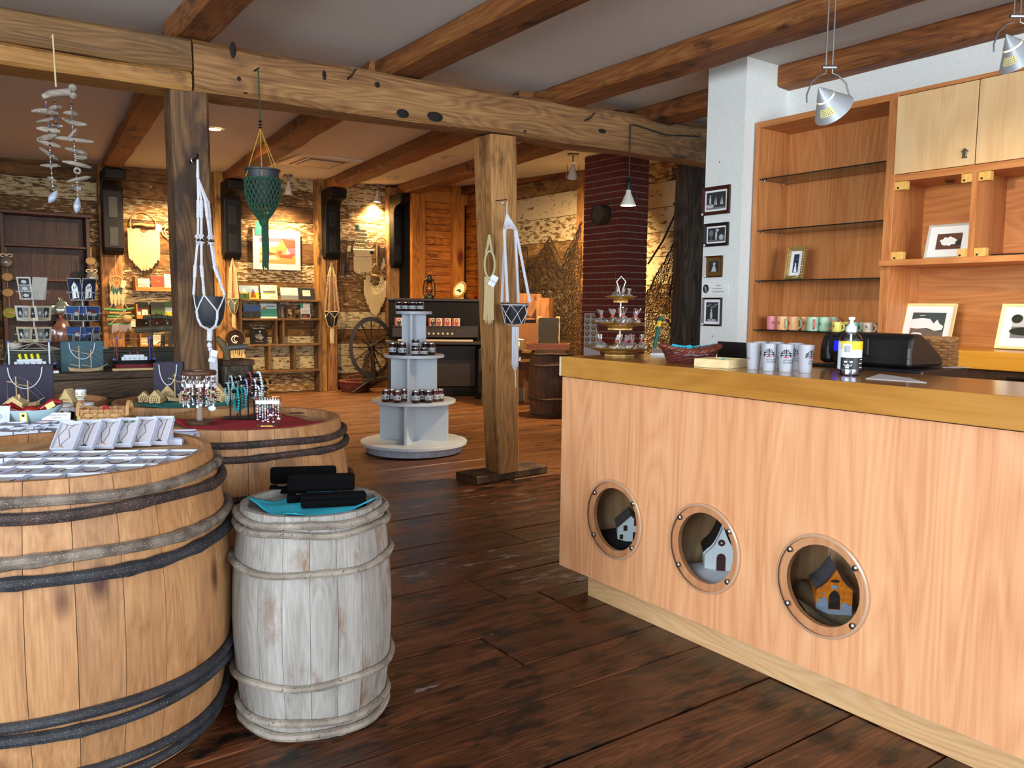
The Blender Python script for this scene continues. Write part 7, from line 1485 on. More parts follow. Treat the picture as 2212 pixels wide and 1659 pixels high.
def dreamcatcher(lbl, px, py, Y, rpx, hoopm, fringem, zl, up=None, web=True, n=16, mixm=None, feathers=0, tagp=True, moon=False, disc=None, name='dreamcatcher'):
    c = oy(px, py, Y); s_ = oy(px+1, py, Y).x-c.x; R_ = rpx*s_; t = T(name, lbl, 'dreamcatcher', c, 0, 'dreamcatchers on the back wall')
    MB(hoopm).ring((0, 0, 0), R_, .011, 32, 7, 'y').o('hoop', t, smooth=True)
    if web:
        w = MB(M_COTN)
        for k in range(2):
            for i in range(10): a = 2*PI*(i+.5*k)/10; b = 2*PI*(i+1+.5*k)/10; r1 = R_*(.96, .62)[k]; r2 = R_*(.62, .34)[k]; m_ = (a+b)/2; w.tube([(r1*math.cos(a), 0, r1*math.sin(a)), (r2*math.cos(m_), 0, r2*math.sin(m_)), (r1*math.cos(b), 0, r1*math.sin(b))], .0035, 4)
        w.o('web', t)
    if disc: MB(disc).lathe([(.0001, 0), (R_*.97, 0), (R_*.97, .006), (.0001, .006)], 28, M=Matrix.Rotation(PI/2, 4, 'X')).o('dark_disc', t)
    if moon:
        m = MB(M_PAPER); m.tube([(R_*.38*math.cos(a)+.0, -.012, R_*.38*math.sin(a)) for a in [.7+4.4*i/18 for i in range(19)]], .008, 6); m.tube([(R_*.28*math.cos(a)+R_*.14, -.012, R_*.28*math.sin(a)+R_*.04) for a in [1.0+3.9*i/18 for i in range(19)]], .006, 6); m.o('moon', t)
    L = zl*s_
    f = MB(fringem); fringe(f, -R_*.95, R_*.95, n, lambda q: -R_*math.sqrt(max(0, 1-(2*q-1)**2))*.98, lambda q: -R_-L*(.75+.25*math.sin(q*PI)), .009, -.008, int(px)); f.o('fringe', t, smooth=True)
    if mixm: f = MB(mixm); fringe(f, -R_*.8, R_*.8, max(4, n//2), lambda q: -R_*math.sqrt(max(0, 1-(2*q-1)**2))*.9, lambda q: -R_-L*(.8+.3*math.sin(q*PI*2)), .01, -.02, int(px)+1); f.o('dark_strands', t, smooth=True)
    for i in range(feathers):
        x = -R_*.8+1.6*R_*i/max(1, feathers-1); fm = MB(M_COTN); z = -R_-L*(.5+.1*(i % 2)); fm.add([(x, -.03, z+.09), (x+.026, -.03, z+.03), (x+.014, -.03, z-.07), (x, -.03, z-.11), (x-.016, -.03, z-.06), (x-.026, -.03, z+.03)], [(0, 1, 2, 3, 4, 5)]); o = fm.o('feather', t, fix=False); md = o.modifiers.new('thick', 'SOLIDIFY'); md.thickness = .004
    if tagp: MB(M_CARDT).box(-.03, -.005, -.05, .03, 0, .05, Matrix.Translation((R_*.95, -.03, -R_*.2)) @ Matrix.Rotation(.25, 4, 'Y')).o('price_tag', t)
    if up: MB(M_COTN).tube([(0, 0, R_), (0, 0, oy(px, up, Y).z-c.z)], .004, 5).o('hanging_cord', t)
    return t
dreamcatcher('dreamcatcher with blue feathers hung on the leftmost wall post', 251, 611, WY-.22, 15, M_DW, M_COTN, 38, 548, True, 12, M_TEALY, 4)
dreamcatcher('brown moon dreamcatcher with white feathers beside rustic shelf', 508, 733, WY-.24, 21, M_BRNY, M_COTN, 40, None, False, 10, None, 5, False, True, plain('brown_felt', '#2a1a10', .95))
dreamcatcher('dark purple dreamcatcher left of the macrame ship', 742, 534, WY-.05, 11, M_PURY, M_PURY, 42, None, True, 14, M_BRNY, 0)
dreamcatcher('cream and brown dreamcatcher right of the macrame ship', 823, 525, WY-.05, 11, M_DW, M_COTN, 40, None, True, 16, M_BRNY, 0, False)
# stick mobile below the first dreamcatcher
c = oy(262, 668, WY-.3); s2_ = oy(263, 668, WY-.3).x-c.x; m_ = T('stick_mobile', 'hanging mobile of green and natural sticks with shells', 'mobile', c)
M_GRNP = plain('green_painted_stick', '#3f8a56', .6)
for z, x0, x1, mt, b in ((0, -38, 28, M_GRNP, 3), (-9, -26, 20, M_DW, 1), (-17, -30, 28, M_GRNP, 1), (-24, -32, 30, M_DW, -2), (-36, -30, 22, M_GRNP, 0)): MB(mt).tube([(x0*s2_, 0, z*s2_), (0, 0, (z-b)*s2_), (x1*s2_, 0, (z+b)*s2_)], [.016, .019, .012], 7).o('stick', m_, smooth=True)
for P in (((-26, 2), (-14, 20)), ((14, 2), (-2, 26)), ((-24, -34), (10, -2)), ((12, -26), (2, 0))): MB(M_COTN).tube([(P[0][0]*s2_, -.02, P[0][1]*s2_), (P[1][0]*s2_, -.02, P[1][1]*s2_)], .005, 5).o('cord', m_)
MB(M_SLICE).ball((10*s2_, -.05, -22*s2_), .06, 12, 8, (1.1, .7, .9)).o('wooden_ball', m_, smooth=True); fringe(MB(plain('pale_lilac_yarn', '#a89a9c', .9)), -22*s2_, 20*s2_, 16, lambda q: -36*s2_, lambda q: (-55+8*q)*s2_, .011, -.02, 8).o('yarn_fringe', m_, smooth=True); MB(M_CARDT).box(-.03, -.03, -.045, .03, -.026, .045, Matrix.Translation((24*s2_, 0, -34*s2_))).o('price_tag', m_)
# macrame sailing ship
c = wall_at(782, 530); s3 = wall_at(783, 530).x-c.x; sh_ = T('wall_hanging', 'cream macrame sailing ship with fringe on back wall', 'wall hanging', c)
m = MB(M_COTN)
for i in range(9): q = i/8; m.tube([((-20+36*q)*s3, -.01, -8*s3), ((-4+12*q)*s3, -.01, 36*s3)], .011, 5)
for i in range(6): z = -4+7*i; k = 1-i*.13; m.tube([((-18*k)*s3, -.02, z*s3), ((15*k+3)*s3, -.02, z*s3)], .009, 5)
m.o('sails', sh_, smooth=True); hl = MB(M_COTN)
for k in range(4): hl.tube([((-21+k)*s3, -.03, (-10-3.6*k)*s3), ((24-k*1.5)*s3, -.03, (-9-3.6*k)*s3)], .02, 7)
hl.o('hull', sh_, smooth=True); fringe(MB(M_COTN), -19*s3, 20*s3, 26, lambda q: -23*s3, lambda q: (-56+10*abs(q-.4))*s3, .011, -.02, 12).o('fringe', sh_, smooth=True); MB(M_COTN).ring((14*s3, -.03, 4*s3), 8*s3, .009, 20, 6, 'y').o('bow_ring', sh_); MB(M_INK).ball((18*s3, -.06, -13*s3), .035, 10, 6, (1, .4, 1)).o('dark_star', sh_)
MB(M_DW).tube([(-12*s3, 0, 37*s3), (16*s3, 0, 37*s3)], .01, 7).o('stick', sh_); MB(M_COTN).tube([(-8*s3, 0, 37*s3), (3*s3, 0, 62*s3), (13*s3, 0, 37*s3)], .004, 5).o('hanging_cord', sh_); MB(M_TEALY).box(-16*s3, -.04, 27*s3, -9*s3, -.03, 39*s3).o('teal_tag', sh_)
# driftwood hanging with fringe
c = wall_at(808, 597); h4 = T('wall_hanging', 'cream fringed macrame hanging on a driftwood stick above spinning wheel', 'wall hanging', c); MB(M_DW).tube([(-26*s3, -.02, -2*s3), (-8*s3, -.02, 2*s3), (24*s3, -.02, 0)], [.014, .02, .016], 8).o('driftwood', h4, smooth=True); MB(M_COTN).tube([(-18*s3, -.01, 0), (2*s3, -.01, 26*s3), (20*s3, -.01, 0)], .006, 5).o('hanging_cord', h4)
m = MB(M_COTN)
for k in range(5): R_ = (12+3*k)*s3; m.tube([(R_*math.cos(a), -.03-.004*k, -8*s3+R_*1.15*math.sin(a)) for a in [PI+PI*i/14 for i in range(15)]], .011, 5)
for s_ in (-1, 1):
    for k in range(3): m.tube([(s_*(11+3*k)*s3, -.03, 0), (s_*(13+3*k)*s3, -.03, -10*s3)], .011, 5)
m.o('swag', h4, smooth=True); fringe(MB(M_COTN), -24*s3, 24*s3, 34, lambda q: (-12-14*math.sin(q*PI))*s3, lambda q: (-40-38*math.sin(q*PI)**1.2)*s3, .011, -.04, 15).o('fringe', h4, smooth=True)

# plant hangers
M_POT = plain('charcoal_pot', '#2c3238', .55); M_POTG = plain('sage_pot', '#5d6f66', .6); M_POTB = plain('black_pot', '#1a1d20', .5)
def pot(t, R_, H, z, mat, taper=.62, rim=True):
    MB(mat).lathe([(.0001, z), (R_*taper, z), (R_*(taper+.1), z+H*.1), (R_*.93, z+H*.62), (R_, z+H*.98), (R_, z+H), (R_*.95, z+H), (R_*.9, z+H*.7), (.0001, z+H*.68)], 32).o('pot', t, smooth=True)
def small_hanger(lbl, px, pt, ppot, pbot, ptas, Y, wpx, m1, m2, mp):
    top = oy(px, pt, Y); s_ = oy(px+1, pt, Y).x-top.x; zr, zb, ze = oy(px, ppot, Y).z-top.z, oy(px, pbot, Y).z-top.z, oy(px, ptas, Y).z-top.z
    t = T('plant_hanger', lbl, 'plant hanger', top); R_ = wpx*s_/2; pot(t, R_*.86, (zr-zb)*1.0, zb, mp, .6); c = MB(m1); zk = zr*.28
    for i in range(6): a = 2*PI*i/6; c.tube([(0, 0, 0), (R_*.5*math.cos(a), R_*.3*math.sin(a), zk)], .006, 5)
    c.o('top_cords', t)
    for i in range(4): a = PI/4+PI*i/2; tw = MB(m2); tw.twist([(R_*.5*math.cos(a), R_*.4*math.sin(a), zk), (R_*.95*math.cos(a), R_*.95*math.sin(a), zr)], .008, 12, 2, .009); tw.o('twisted_arm', t, smooth=True)
    b = MB(m1); zm = zr-(zr-zb)*.45
    for i in range(4):
        a = PI/4+PI*i/2; a2 = a+PI/4
        for s2 in (-1, 1): b.tube([(R_*.96*math.cos(a), R_*.96*math.sin(a), zr), (R_*.9*math.cos(a+s2*PI/4), R_*.9*math.sin(a+s2*PI/4), zm)], .006, 5)
        b.tube([(R_*.9*math.cos(a2), R_*.9*math.sin(a2), zm), (R_*.55*math.cos(a2), R_*.55*math.sin(a2), zb-.01), (0, 0, zb-.05)], .006, 5)
    b.ring((0, 0, zr*1.0), R_*.93, .006, 28, 5); b.o('net', t); fringe(MB(m1), -R_*.25, R_*.25, 10, lambda q: zb-.05, lambda q: ze, .009, 0, int(px)).o('tassel', t, smooth=True)
    MB(M_IRON).tube([(0, .02, .01), (0, -.01, 0)], .005, 5).o('hook', t)
    return t
M_BRWH = plain('brown_white_cord', '#a58c6c', .85)
small_hanger('cream plant hanger with sage pot on second wall post', 502, 556, 645, 672, 707, WY-.28, 24, M_COTN, M_COTN, M_POTG); small_hanger('brown and white plant hanger with black pot on third wall post', 716, 565, 673, 703, 740, WY-.28, 31, M_COTN, M_BRWH, M_POTB)
# ------------------------------------------------------------------ hangers on the posts and beam
def tagcard(t, M_, w, h, txt):
    m = MB(M_CARDTAG).box(-w/2, -.0012, -h, w/2, 0, 0); m.use(M_INK); m.text(txt, w*.30, 0, -h*.62, -.002, 'c'); m.tf(M_); return m.o('price_tag', t, fix=False)
# white hanger with big charcoal pot on the left post
Yw = 5.06
top = oy(427, 345, Yw); s_ = oy(428, 345, Yw).x-top.x; Z = lambda py: oy(440, py, Yw).z-top.z; X = lambda px, py=500: oy(px, py, Yw).x-top.x
wh = T('plant_hanger', 'white macrame plant hanger with large charcoal pot on left post', 'plant hanger', top)
MB(M_IRON).tube([(-.002, .16, .005), (-.002, .0, .012), (-.002, -.01, .03)], .008, 6).o('iron_nail', wh); MB(M_SILVER).ring((-.002, .05, .002), .02, .003, 20, 6, 'y').o('hanging_ring', wh)
c = MB(M_ROPEW)
for i in range(8): c.tube([(.002*math.cos(i), .002*math.sin(i), 0), (-.002+.0055*math.cos(i*.785), .0055*math.sin(i*.785), Z(385))], .0042, 5)
c.o('top_wrap', wh, smooth=True)
pc = X(453, 690); Rp = 36.5*s_*.98; zrim = Z(640); zbot = Z(706); PC = Vector((pc, 0, 0))
ARM = [(-1.0, -.2), (-.55, -.9), (.75, -.75), (1.0, .1)]
pts_arm = []
for i, (ax_, ay_) in enumerate(ARM):
    a0 = Vector((-.002, 0, Z(385))); pxk = (428, 434, 443, 449)[i]; k1 = Vector((X(pxk, 430), ay_*.01, Z(435))); pxk2 = (427, 433, 452, 458)[i]; k2 = Vector((X(pxk2, 510), ay_*.02, Z(515))); k3 = Vector((X((421, 432, 460, 466)[i], 570), ay_*.035, Z(575))); e = PC+Vector((ax_*Rp, ay_*Rp, zrim+.01))
    arm = MB(M_ROPEW)
    for dx in (-.003, .003): arm.tube([a0+Vector((dx, 0, 0)), k1+Vector((dx, 0, 0))], .0036, 5)
    arm.twist([k1, k1.lerp(k2, .45)], .0055, 5, 2, .0062); 
    for dx in (-.0035, .0035): arm.tube([k1.lerp(k2, .45)+Vector((dx, 0, 0)), k2+Vector((dx, 0, 0)), k3+Vector((dx, 0, 0))], .0036, 5)
    arm.twist([k3, k3.lerp(e, .4)], .0055, 5, 2, .0062)
    for dx in (-.0035, .0035): arm.tube([k3.lerp(e, .4)+Vector((dx, 0, 0)), e+Vector((dx, 0, 0))], .0036, 5)
    arm.twist([k3.lerp(e, .72), e], .004, 6, 2, .005)
    arm.o('knotted_arm', wh, smooth=True)
    kn = MB(M_ROPEW)
    for q in range(6): a = q*1.05; kn.ring((k2.x, k2.y, k2.z+.012), .009, .0032, 12, 5, 'y', (1.4, .8)) if q == 0 else kn.tube([k2+Vector((0, 0, .004)), k2+Vector((.02*math.cos(a), -.008, .018*math.sin(a)+.004)), k2+Vector((.006*math.cos(a), -.004, -.004))], .0032, 5)
    for q in range(5): a = q*1.25; kn.tube([k2+Vector((0, 0, -.028)), k2+Vector((.019*math.cos(a), -.008, .015*math.sin(a)-.028)), k2+Vector((.006*math.cos(a), -.004, -.032))], .0032, 5)
    kn.o('loop_knot', wh, smooth=True); MB(M_BKBEAD).ball(tuple(k2+Vector((.002, -.004, -.012))), .0095, 10, 7).o('black_bead', wh, smooth=True)
    pts_arm.append(e)
n = 34; prof = [(.0001, zbot), (Rp*.4, zbot+.002), (Rp*.6, zbot+(zrim-zbot)*.06), (Rp*.82, zbot+(zrim-zbot)*.28), (Rp*.93, zbot+(zrim-zbot)*.6), (Rp*.97, zrim-.01), (Rp*.98, zrim), (Rp*.93, zrim), (Rp*.88, zrim-.03), (.0001, zrim-.03)]
MB(M_POT).lathe(prof, n, (pc, 0, 0)).o('pot', wh, smooth=True)
nt_ = MB(M_ROPEW); zk = Z(672); F = [PC+Vector((math.cos(a)*Rp*.93, math.sin(a)*Rp*.93, zk)) for a in (math.radians(200), math.radians(285), math.radians(20), math.radians(110))]
bt_ = PC+Vector((.0, 0, Z(713)))
for i, e in enumerate(pts_arm):
    for f in ((F[0],), (F[0], F[1]), (F[1], F[2]), (F[2], F[3]))[i]:
        md = (e+f)/2; dr = Vector((md.x-pc, md.y, 0)); md = PC+dr.normalized()*Rp*1.0+Vector((0, 0, md.z))
        for dz_ in (0, -.005): nt_.tube([e+Vector((0, 0, dz_)), md+Vector((0, 0, dz_)), f+Vector((0, -.002, dz_))], .003, 5)
for f in F:
    d = Vector((f.x-pc, f.y, 0)).normalized(); nt_.twist([f, PC+d*Rp*.88+Vector((0, -.002, zbot+(zrim-zbot)*.28)), PC+d*Rp*.66+Vector((0, -.003, zbot+(zrim-zbot)*.05)), PC+d*Rp*.34+Vector((0, -.003, zbot-.006)), bt_], .004, 10, 2, .0045)
nt_.o('pot_net', wh, smooth=True)
tl = MB(M_ROPEW); tl.twist([bt_, bt_+Vector((-.004, 0, Z(735)-Z(713)))], .009, 3, 3, .009); tl.ball(tuple(bt_+Vector((-.004, 0, Z(746)-Z(713)))), .016, 10, 7, (1, 1, 1.2)); tl.ball(tuple(bt_+Vector((.0, 0, Z(755)-Z(713)))), .014, 10, 7); tl.o('tassel_knot', wh, smooth=True)
fringe(MB(M_ROPEW), X(453, 760), X(468, 760), 16, lambda q: Z(757), lambda q: Z(835), .0042, 0, 4, .004).o('tassel', wh, smooth=True)
tagcard(wh, Matrix.Translation((X(461, 755), -.03, Z(757))) @ Matrix.Rotation(math.radians(18), 4, 'Y'), 15*s_, 28*s_, '$ 30.00').name = 'price_tag'
# white hanger with small pot on the middle post
Yc = 5.05
top = oy(1095, 440, Yc); s_ = oy(1096, 440, Yc).x-top.x; Z = lambda py: oy(1100, py, Yc).z-top.z; X = lambda px, py=600: oy(px, py, Yc).x-top.x
wm = T('plant_hanger', 'white braided plant hanger with small charcoal pot on middle post', 'plant hanger', top)
MB(M_SILVER).ring((-.004, .02, .01), .022, .0022, 22, 6, 'y').o('hanging_ring', wm); MB(M_IRON).tube([(-.004, .14, .035), (-.004, .0, .03)], .004, 6).o('nail', wm)
c = MB(M_ROPEW)
for i in range(10): q = i/9; c.tube([(0, 0, 0), (.003*(q-.5), 0, Z(462)), (X(1088+28*q, 495), 0, Z(493))], .0036, 5)
c.tube([(X(1087, 495), 0, Z(496)), (X(1101, 495), -.006, Z(492)), (X(1116, 495), 0, Z(496))], .006, 6); c.o('top_fan', wm, smooth=True)
pc = X(1112, 670); Rp = 24*s_; zrim, zbot = Z(655), Z(699); PC = Vector((pc, 0, 0))
for i, (px0, px1, yy) in enumerate(((1089, 1088, -.5), (1091, 1094, .6), (1113, 1128, .5), (1115, 1136, -.5))):
    a = Vector((X(px0, 497), 0, Z(497))); b = Vector((X(px1, 652), yy*Rp, zrim+.01)); tw = MB(M_ROPEW); tw.twist([a, b], .0058, 22, 3, .0068); tw.o('braided_arm', wm, smooth=True)
MB(M_POTB).lathe([(.0001, zbot), (Rp*.68, zbot), (Rp*.72, zbot+.01), (Rp*.92, zrim-.03), (Rp*1.02, zrim-.028), (Rp*1.04, zrim), (Rp*.98, zrim), (Rp*.9, zrim-.03), (.0001, zrim-.03)], 30, (pc, 0, 0)).o('pot', wm, smooth=True)
b = MB(M_ROPEW); zm = (zrim*.5+zbot*.5)
b.ring((pc, 0, zrim-.012), Rp*1.06, .0034, 30, 5)
for i in range(6):
    a = 2*PI*i/6-.4; a2 = a+PI/6; p0 = PC+Vector((Rp*1.05*math.cos(a), Rp*1.05*math.sin(a), zrim-.01)); pm = PC+Vector((Rp*.95*math.cos(a2), Rp*.95*math.sin(a2), zm)); p1 = PC+Vector((Rp*1.05*math.cos(a+PI/3), Rp*1.05*math.sin(a+PI/3), zrim-.01))
    b.tube([p0, pm, p1], .003, 5); b.tube([pm, PC+Vector((Rp*.75*math.cos(a), Rp*.75*math.sin(a), zbot+.004))], .003, 5); b.tube([pm, PC+Vector((Rp*.75*math.cos(a+PI/3), Rp*.75*math.sin(a+PI/3), zbot+.004))], .003, 5); b.tube([PC+Vector((Rp*.75*math.cos(a), Rp*.75*math.sin(a), zbot+.004)), PC+Vector((0, 0, zbot-.02))], .003, 5)
b.o('pot_net', wm, smooth=True); fringe(MB(M_ROPEW), X(1106, 720), X(1120, 720), 14, lambda q: Z(706), lambda q: Z(790+6*math.sin(q*3)), .004, 0, 6, .006).o('tassel', wm, smooth=True)
MB(M_ROPEW).tube([(X(1114, 790), .01, Z(785)), (X(1116, 820), .01, Z(838))], .004, 5).o('long_strand', wm); MB(M_CARDTAG).box(-.008, -.001, -.03, .008, .001, 0, Matrix.Translation((X(1122, 772), -.01, Z(772))) @ Matrix.Rotation(.2, 4, 'Y')).o('price_tag', wm)
# wreath hanging on the left face of the middle post
Xf = 3.5; top = oy(1057, 508, 5.16); s_ = oy(1058, 508, 5.16).x-top.x; Z = lambda py: oy(1057, py, 5.16).z-top.z
wl = T('wall_hanging', 'small oval rope wreath with fringe on left side of middle post', 'wall hanging', top, math.radians(-20))
tw = MB(M_COTN); 
for q in (-1, 1): tw.twist([(0, 0, 0), (q*.012, 0, Z(530)), (q*.026, 0, Z(548))], .005, 8, 2, .006)
tw.o('twisted_cord', wl, smooth=True); wz = (Z(545)+Z(598))/2; wr_ = (Z(545)-Z(598))/2
rg_ = MB(M_DW)
for k, (m_, o_) in enumerate(((M_POTG, 0), (M_COTN, .008), (M_SLICEB, -.006))):
    rg_.use(m_); rg_.tube([(.038*math.cos(a)*(1+o_*3), -.01-o_, wz+(wr_+o_)*math.sin(a)) for a in [2*PI*i/36 for i in range(36)]], .008, 6, True)
rg_.o('wreath', wl, smooth=True); fringe(MB(M_COTN), -.036, .036, 20, lambda q: Z(595)-.01, lambda q: Z(690)-.02*math.sin(q*3), .0052, -.008, 9).o('fringe', wl, smooth=True)
tagcard(wl, Matrix.Translation((.045, -.03, Z(596))) @ Matrix.Rotation(math.radians(28), 4, 'Y'), .055, .085, '$ 25.00')
# green hanger from the beam
Yg = 5.10; top = oy(558, 150, Yg); s_ = oy(559, 300, Yg).x-oy(558, 300, Yg).x; Z = lambda py: oy(565, py, Yg).z-top.z; X = lambda px, py=350: oy(px, py, Yg).x-top.x
M_GRNR = plain('green_rope', '#244a36', .9, bump=.3, bscale=400); M_YCORD = plain('yellow_cord', '#b08a2c', .8)
gh = T('plant_hanger', 'dark green netted plant hanger with charcoal pot hung from beam', 'plant hanger', top); MB(M_IRON).tube([(0, .1, .01), (0, -.01, .006)], .005, 6).o('nail', gh); MB(M_GRNR).tube([(0, 0, 0), (X(562, 262), 0, Z(262))], .0045, 6).o('cord', gh)
for py in (263, 270, 276): MB(M_BKBEAD).ball((X(562, 265), 0, Z(py)), .011, 10, 6, (1.1, 1.1, .6)).o('bead', gh, smooth=True)
pc = X(567, 380); Rp = 37*s_; PC = Vector((pc, 0, 0)); zr_ = Z(366); zb_ = Z(440)
MB(M_POT).lathe([(.0001, zb_), (Rp*.66, zb_), (Rp*.9, zr_-.06), (Rp*.94, zr_-.012), (Rp*1.02, zr_-.01), (Rp*1.02, zr_), (Rp*.96, zr_), (Rp*.9, zr_-.04), (.0001, zr_-.04)], 32, (pc, 0, 0)).o('pot', gh, smooth=True)
for a in (math.radians(q) for q in (190, 250, 340, 20)): MB(M_YCORD).tube([(X(562, 278), 0, Z(278)), (pc+Rp*1.03*math.cos(a), Rp*1.03*math.sin(a), Z(385))], .0028, 5).o('yellow_cord', gh)
def gr(z):
    a, b_ = Z(388), Z(478); t_ = (a-z)/(a-b_); return Rp*(1.03-.10*t_-.75*max(0, (t_-.35)/.65)**1.7)
net = MB(M_GRNR); K = 22; rowsn = 9
for i in range(K):
    for sgn in (-1, 1): net.tube([(pc+gr(Z(388+90*r/rowsn))*math.cos(2*PI*(i+sgn*r*.5)/K), gr(Z(388+90*r/rowsn))*math.sin(2*PI*(i+sgn*r*.5)/K), Z(388+90*r/rowsn)) for r in range(rowsn+1)], .0042, 5)
net.ring((pc, 0, Z(388)), gr(Z(388)), .005, 32, 6); net.o('knotted_net', gh, smooth=True); tl = MB(M_GRNR); tl.tube([(pc, 0, Z(470)), (X(571, 485), 0, Z(487))], [.035, .024], 12); tl.o('gathering_knot', gh, smooth=True)
fringe(MB(M_GRNR), X(566, 490), X(579, 490), 22, lambda q: Z(484), lambda q: Z(578), .0048, 0, 10, .003).o('tassel', gh, smooth=True)
# driftwood mobile
Ym = 5.06; top = oy(114, 72, Ym); s_ = oy(119, 250, Ym).x-oy(118, 250, Ym).x; P3 = lambda px, py, dy=0: oy(px, py, Ym)+Vector((0, dy, 0))-top
M_DWG = wood('grey_driftwood_piece', '#5d554b', '#8d8478', '#aaa296', 'X', 3, .85, ring=1, bump=.3, var=.2); M_MUS = plain('mussel_shell', '#9fa9bd', .3, coat=.3, var=.2, bscale=40)
dm = T('driftwood_mobile', 'grey driftwood and shell mobile hanging from the beam at top left', 'mobile', top)
MB(M_COTN).tube([P3(114, 72, .1), P3(114, 75), P3(121, 188)], .0045, 6).o('hanging_cord', dm); MB(M_DWG).tube([P3(92, 210), P3(108, 203), P3(135, 200), P3(152, 199)], [.014, .02, .02, .022], 9).ball(tuple(P3(157, 190)), .022, 10, 7).ball(tuple(P3(158, 206)), .02, 10, 7).o('top_driftwood', dm, smooth=True)
for i, st_ in enumerate((((99, 218), (101, 240), (104, 262), (106, 290), (108, 320), (109, 345), (111, 368), (114, 400), (116, 412)), ((119, 215), (121, 240), (121, 262), (122, 285)), ((153, 218), (155, 250), (157, 280), (160, 310), (163, 340), (164, 370), (167, 400), (168, 425)))):
    MB(M_THREAD).tube([P3(*q) for q in st_], .0015, 4).o('string', dm)
    b_ = MB(M_SILVER)
    for (a1, b1), (a2, b2) in zip(st_, st_[1:]):
        for q in (.2, .5, .8): b_.use(random.choice((M_SILVER, M_SILVER, M_BLUEST, M_TURQ2, M_BKBEAD))); b_.ball(tuple(P3(a1+(a2-a1)*q, b1+(b2-b1)*q)), .006, 8, 5)
    b_.o('beads', dm, smooth=True)
PCS = [(70, 238, 125, 246), (78, 264, 122, 255), (80, 276, 130, 284), (80, 301, 122, 292), (80, 304, 131, 316), (85, 318, 125, 344), (88, 358, 131, 357), (105, 235, 133, 232), (110, 295, 202, 307), (134, 258, 185, 271), (138, 243, 169, 248), (145, 302, 166, 278), (141, 319, 190, 332), (160, 339, 188, 341), (135, 348, 197, 362), (146, 392, 196, 382), (155, 402, 179, 409), (104, 382, 122, 392), (112, 270, 136, 272)]
for a, b_, c, d in PCS:
    mid = P3((a+c)/2, (b_+d)/2, random.uniform(-.03, .03)); r = random.uniform(.008, .014); MB(M_DWG).tube([P3(a, b_, random.uniform(-.03, .03)), P3(a, b_).lerp(mid, .5), mid, mid.lerp(P3(c, d), .6), P3(c, d, random.uniform(-.03, .03))], [r*.4, r, r*1.1, r, r*.5], 8).o('driftwood_piece', dm, smooth=True)
MB(M_DWG).ring(tuple(P3(167, 369)), .014, .006, 14, 6, 'y').o('wood_ring', dm)
for a, b_, c, d in ((124, 412, 106, 438), (169, 426, 165, 460)):
    p, q = P3(a, b_), P3(c, d); m = (p+q)/2; MB(M_MUS).tube([p, p.lerp(q, .25), p.lerp(q, .6), p.lerp(q, .85), q], [.003, .014, .02, .014, .003], 10).o('mussel_shell', dm, smooth=True)

# ------------------------------------------------------------------ spinning wheel, piano, basket
M_DKW = wood('black_brown_wood', '#0e0805', '#1e120b', '#2c1c11', 'Z', 2, .5, ring=1, bump=.1, var=.05)
wc_ = oy(802, 750, 11.9); sw_ = oy(803, 750, 11.9).x-wc_.x
sw = T('spinning_wheel', 'dark wooden spinning wheel leaning beside the piano', 'spinning wheel', (wc_.x, 11.9, 0), math.radians(-18)); zc = wc_.z; RW = 66*s_*0+oy(802, 684, 11.9).z-wc_.z
MB(M_DKW).lathe([(RW-.075, -.03), (RW, -.03), (RW, .03), (RW-.075, .03), (RW-.075, -.03)], 44, M=Matrix.Translation((0, 0, zc)) @ Matrix.Rotation(PI/2, 4, 'X') , sx=.72, caps=False).o('wheel_rim', sw, smooth=True)
for i in range(12): a = 2*PI*i/12; MB(M_DKW).tube([(.05*.72*math.cos(a), 0, zc+.05*math.sin(a)), (.6*RW*.72*math.cos(a), 0, zc+.6*RW*math.sin(a)), ((RW-.03)*.72*math.cos(a), 0, zc+(RW-.03)*math.sin(a))], [.014, .009, .014], 8).o('spoke', sw, smooth=True)
MB(M_DKW).lathe([(.03, -.06), (.055, -.03), (.055, .03), (.03, .06)], 16, M=Matrix.Translation((0, 0, zc)) @ Matrix.Rotation(PI/2, 4, 'X')).o('hub', sw, smooth=True)
zb_ = zc-RW-.04
MB(M_DKW).box(-.12, -.1, zb_-.03, .48, .1, zb_+.03, Matrix.Rotation(math.radians(-6), 4, 'Y')).o('bench_board', sw, bev=.008)
for x, y, dx, dy in ((-.02, -.07, -.32, -.12), (-.02, .07, -.2, .14), (.38, 0, .12, .02)):
    MB(M_DKW).tube([(x, y, zb_), (x+dx*.4, y+dy*.4, zb_*.6), (x+dx*.7, y+dy*.7, zb_*.3), (x+dx, y+dy, 0)], [.02, .026, .018, .014], 10).o('leg', sw, smooth=True)
for y in (-.09, .09): MB(M_DKW).tube([(.05, y, zb_), (.0, y, zc+.04)], [.024, .02], 8).o('wheel_post', sw, smooth=True)
MB(M_DKW).tube([(.36, 0, zb_), (.33, 0, zc+.15)], [.022, .03], 10).o('mother_post', sw, smooth=True); MB(M_DKW).lathe([(.03, 0), (.09, .03), (.12, .05), (.12, .065), (.0001, .065)], 18, (.33, 0, zc+.15)).o('distaff_cup', sw, smooth=True)
fb = oy(768, 843, 12.1); wk = T('wicker_basket', 'low dark red round wicker basket on floor by spinning wheel', 'basket', (oz(768, 845).x, oz(768, 845).y, 0)); fbx = oz(768, 845); fs_ = fbx.y/1757*1.2
wicker(wk, M_WICK, .25, .25, [(.8, 0), (.98, .09), (1.0, .16)], 26, .017, .0095, .006, M_WICKL, .016); MB(M_WICKL).tube([(-.2, 0, .17), (-.08, .05, .25), (.05, 0, .27), (.1, -.05, .24)], .007, 6).o('loose_cane', wk)
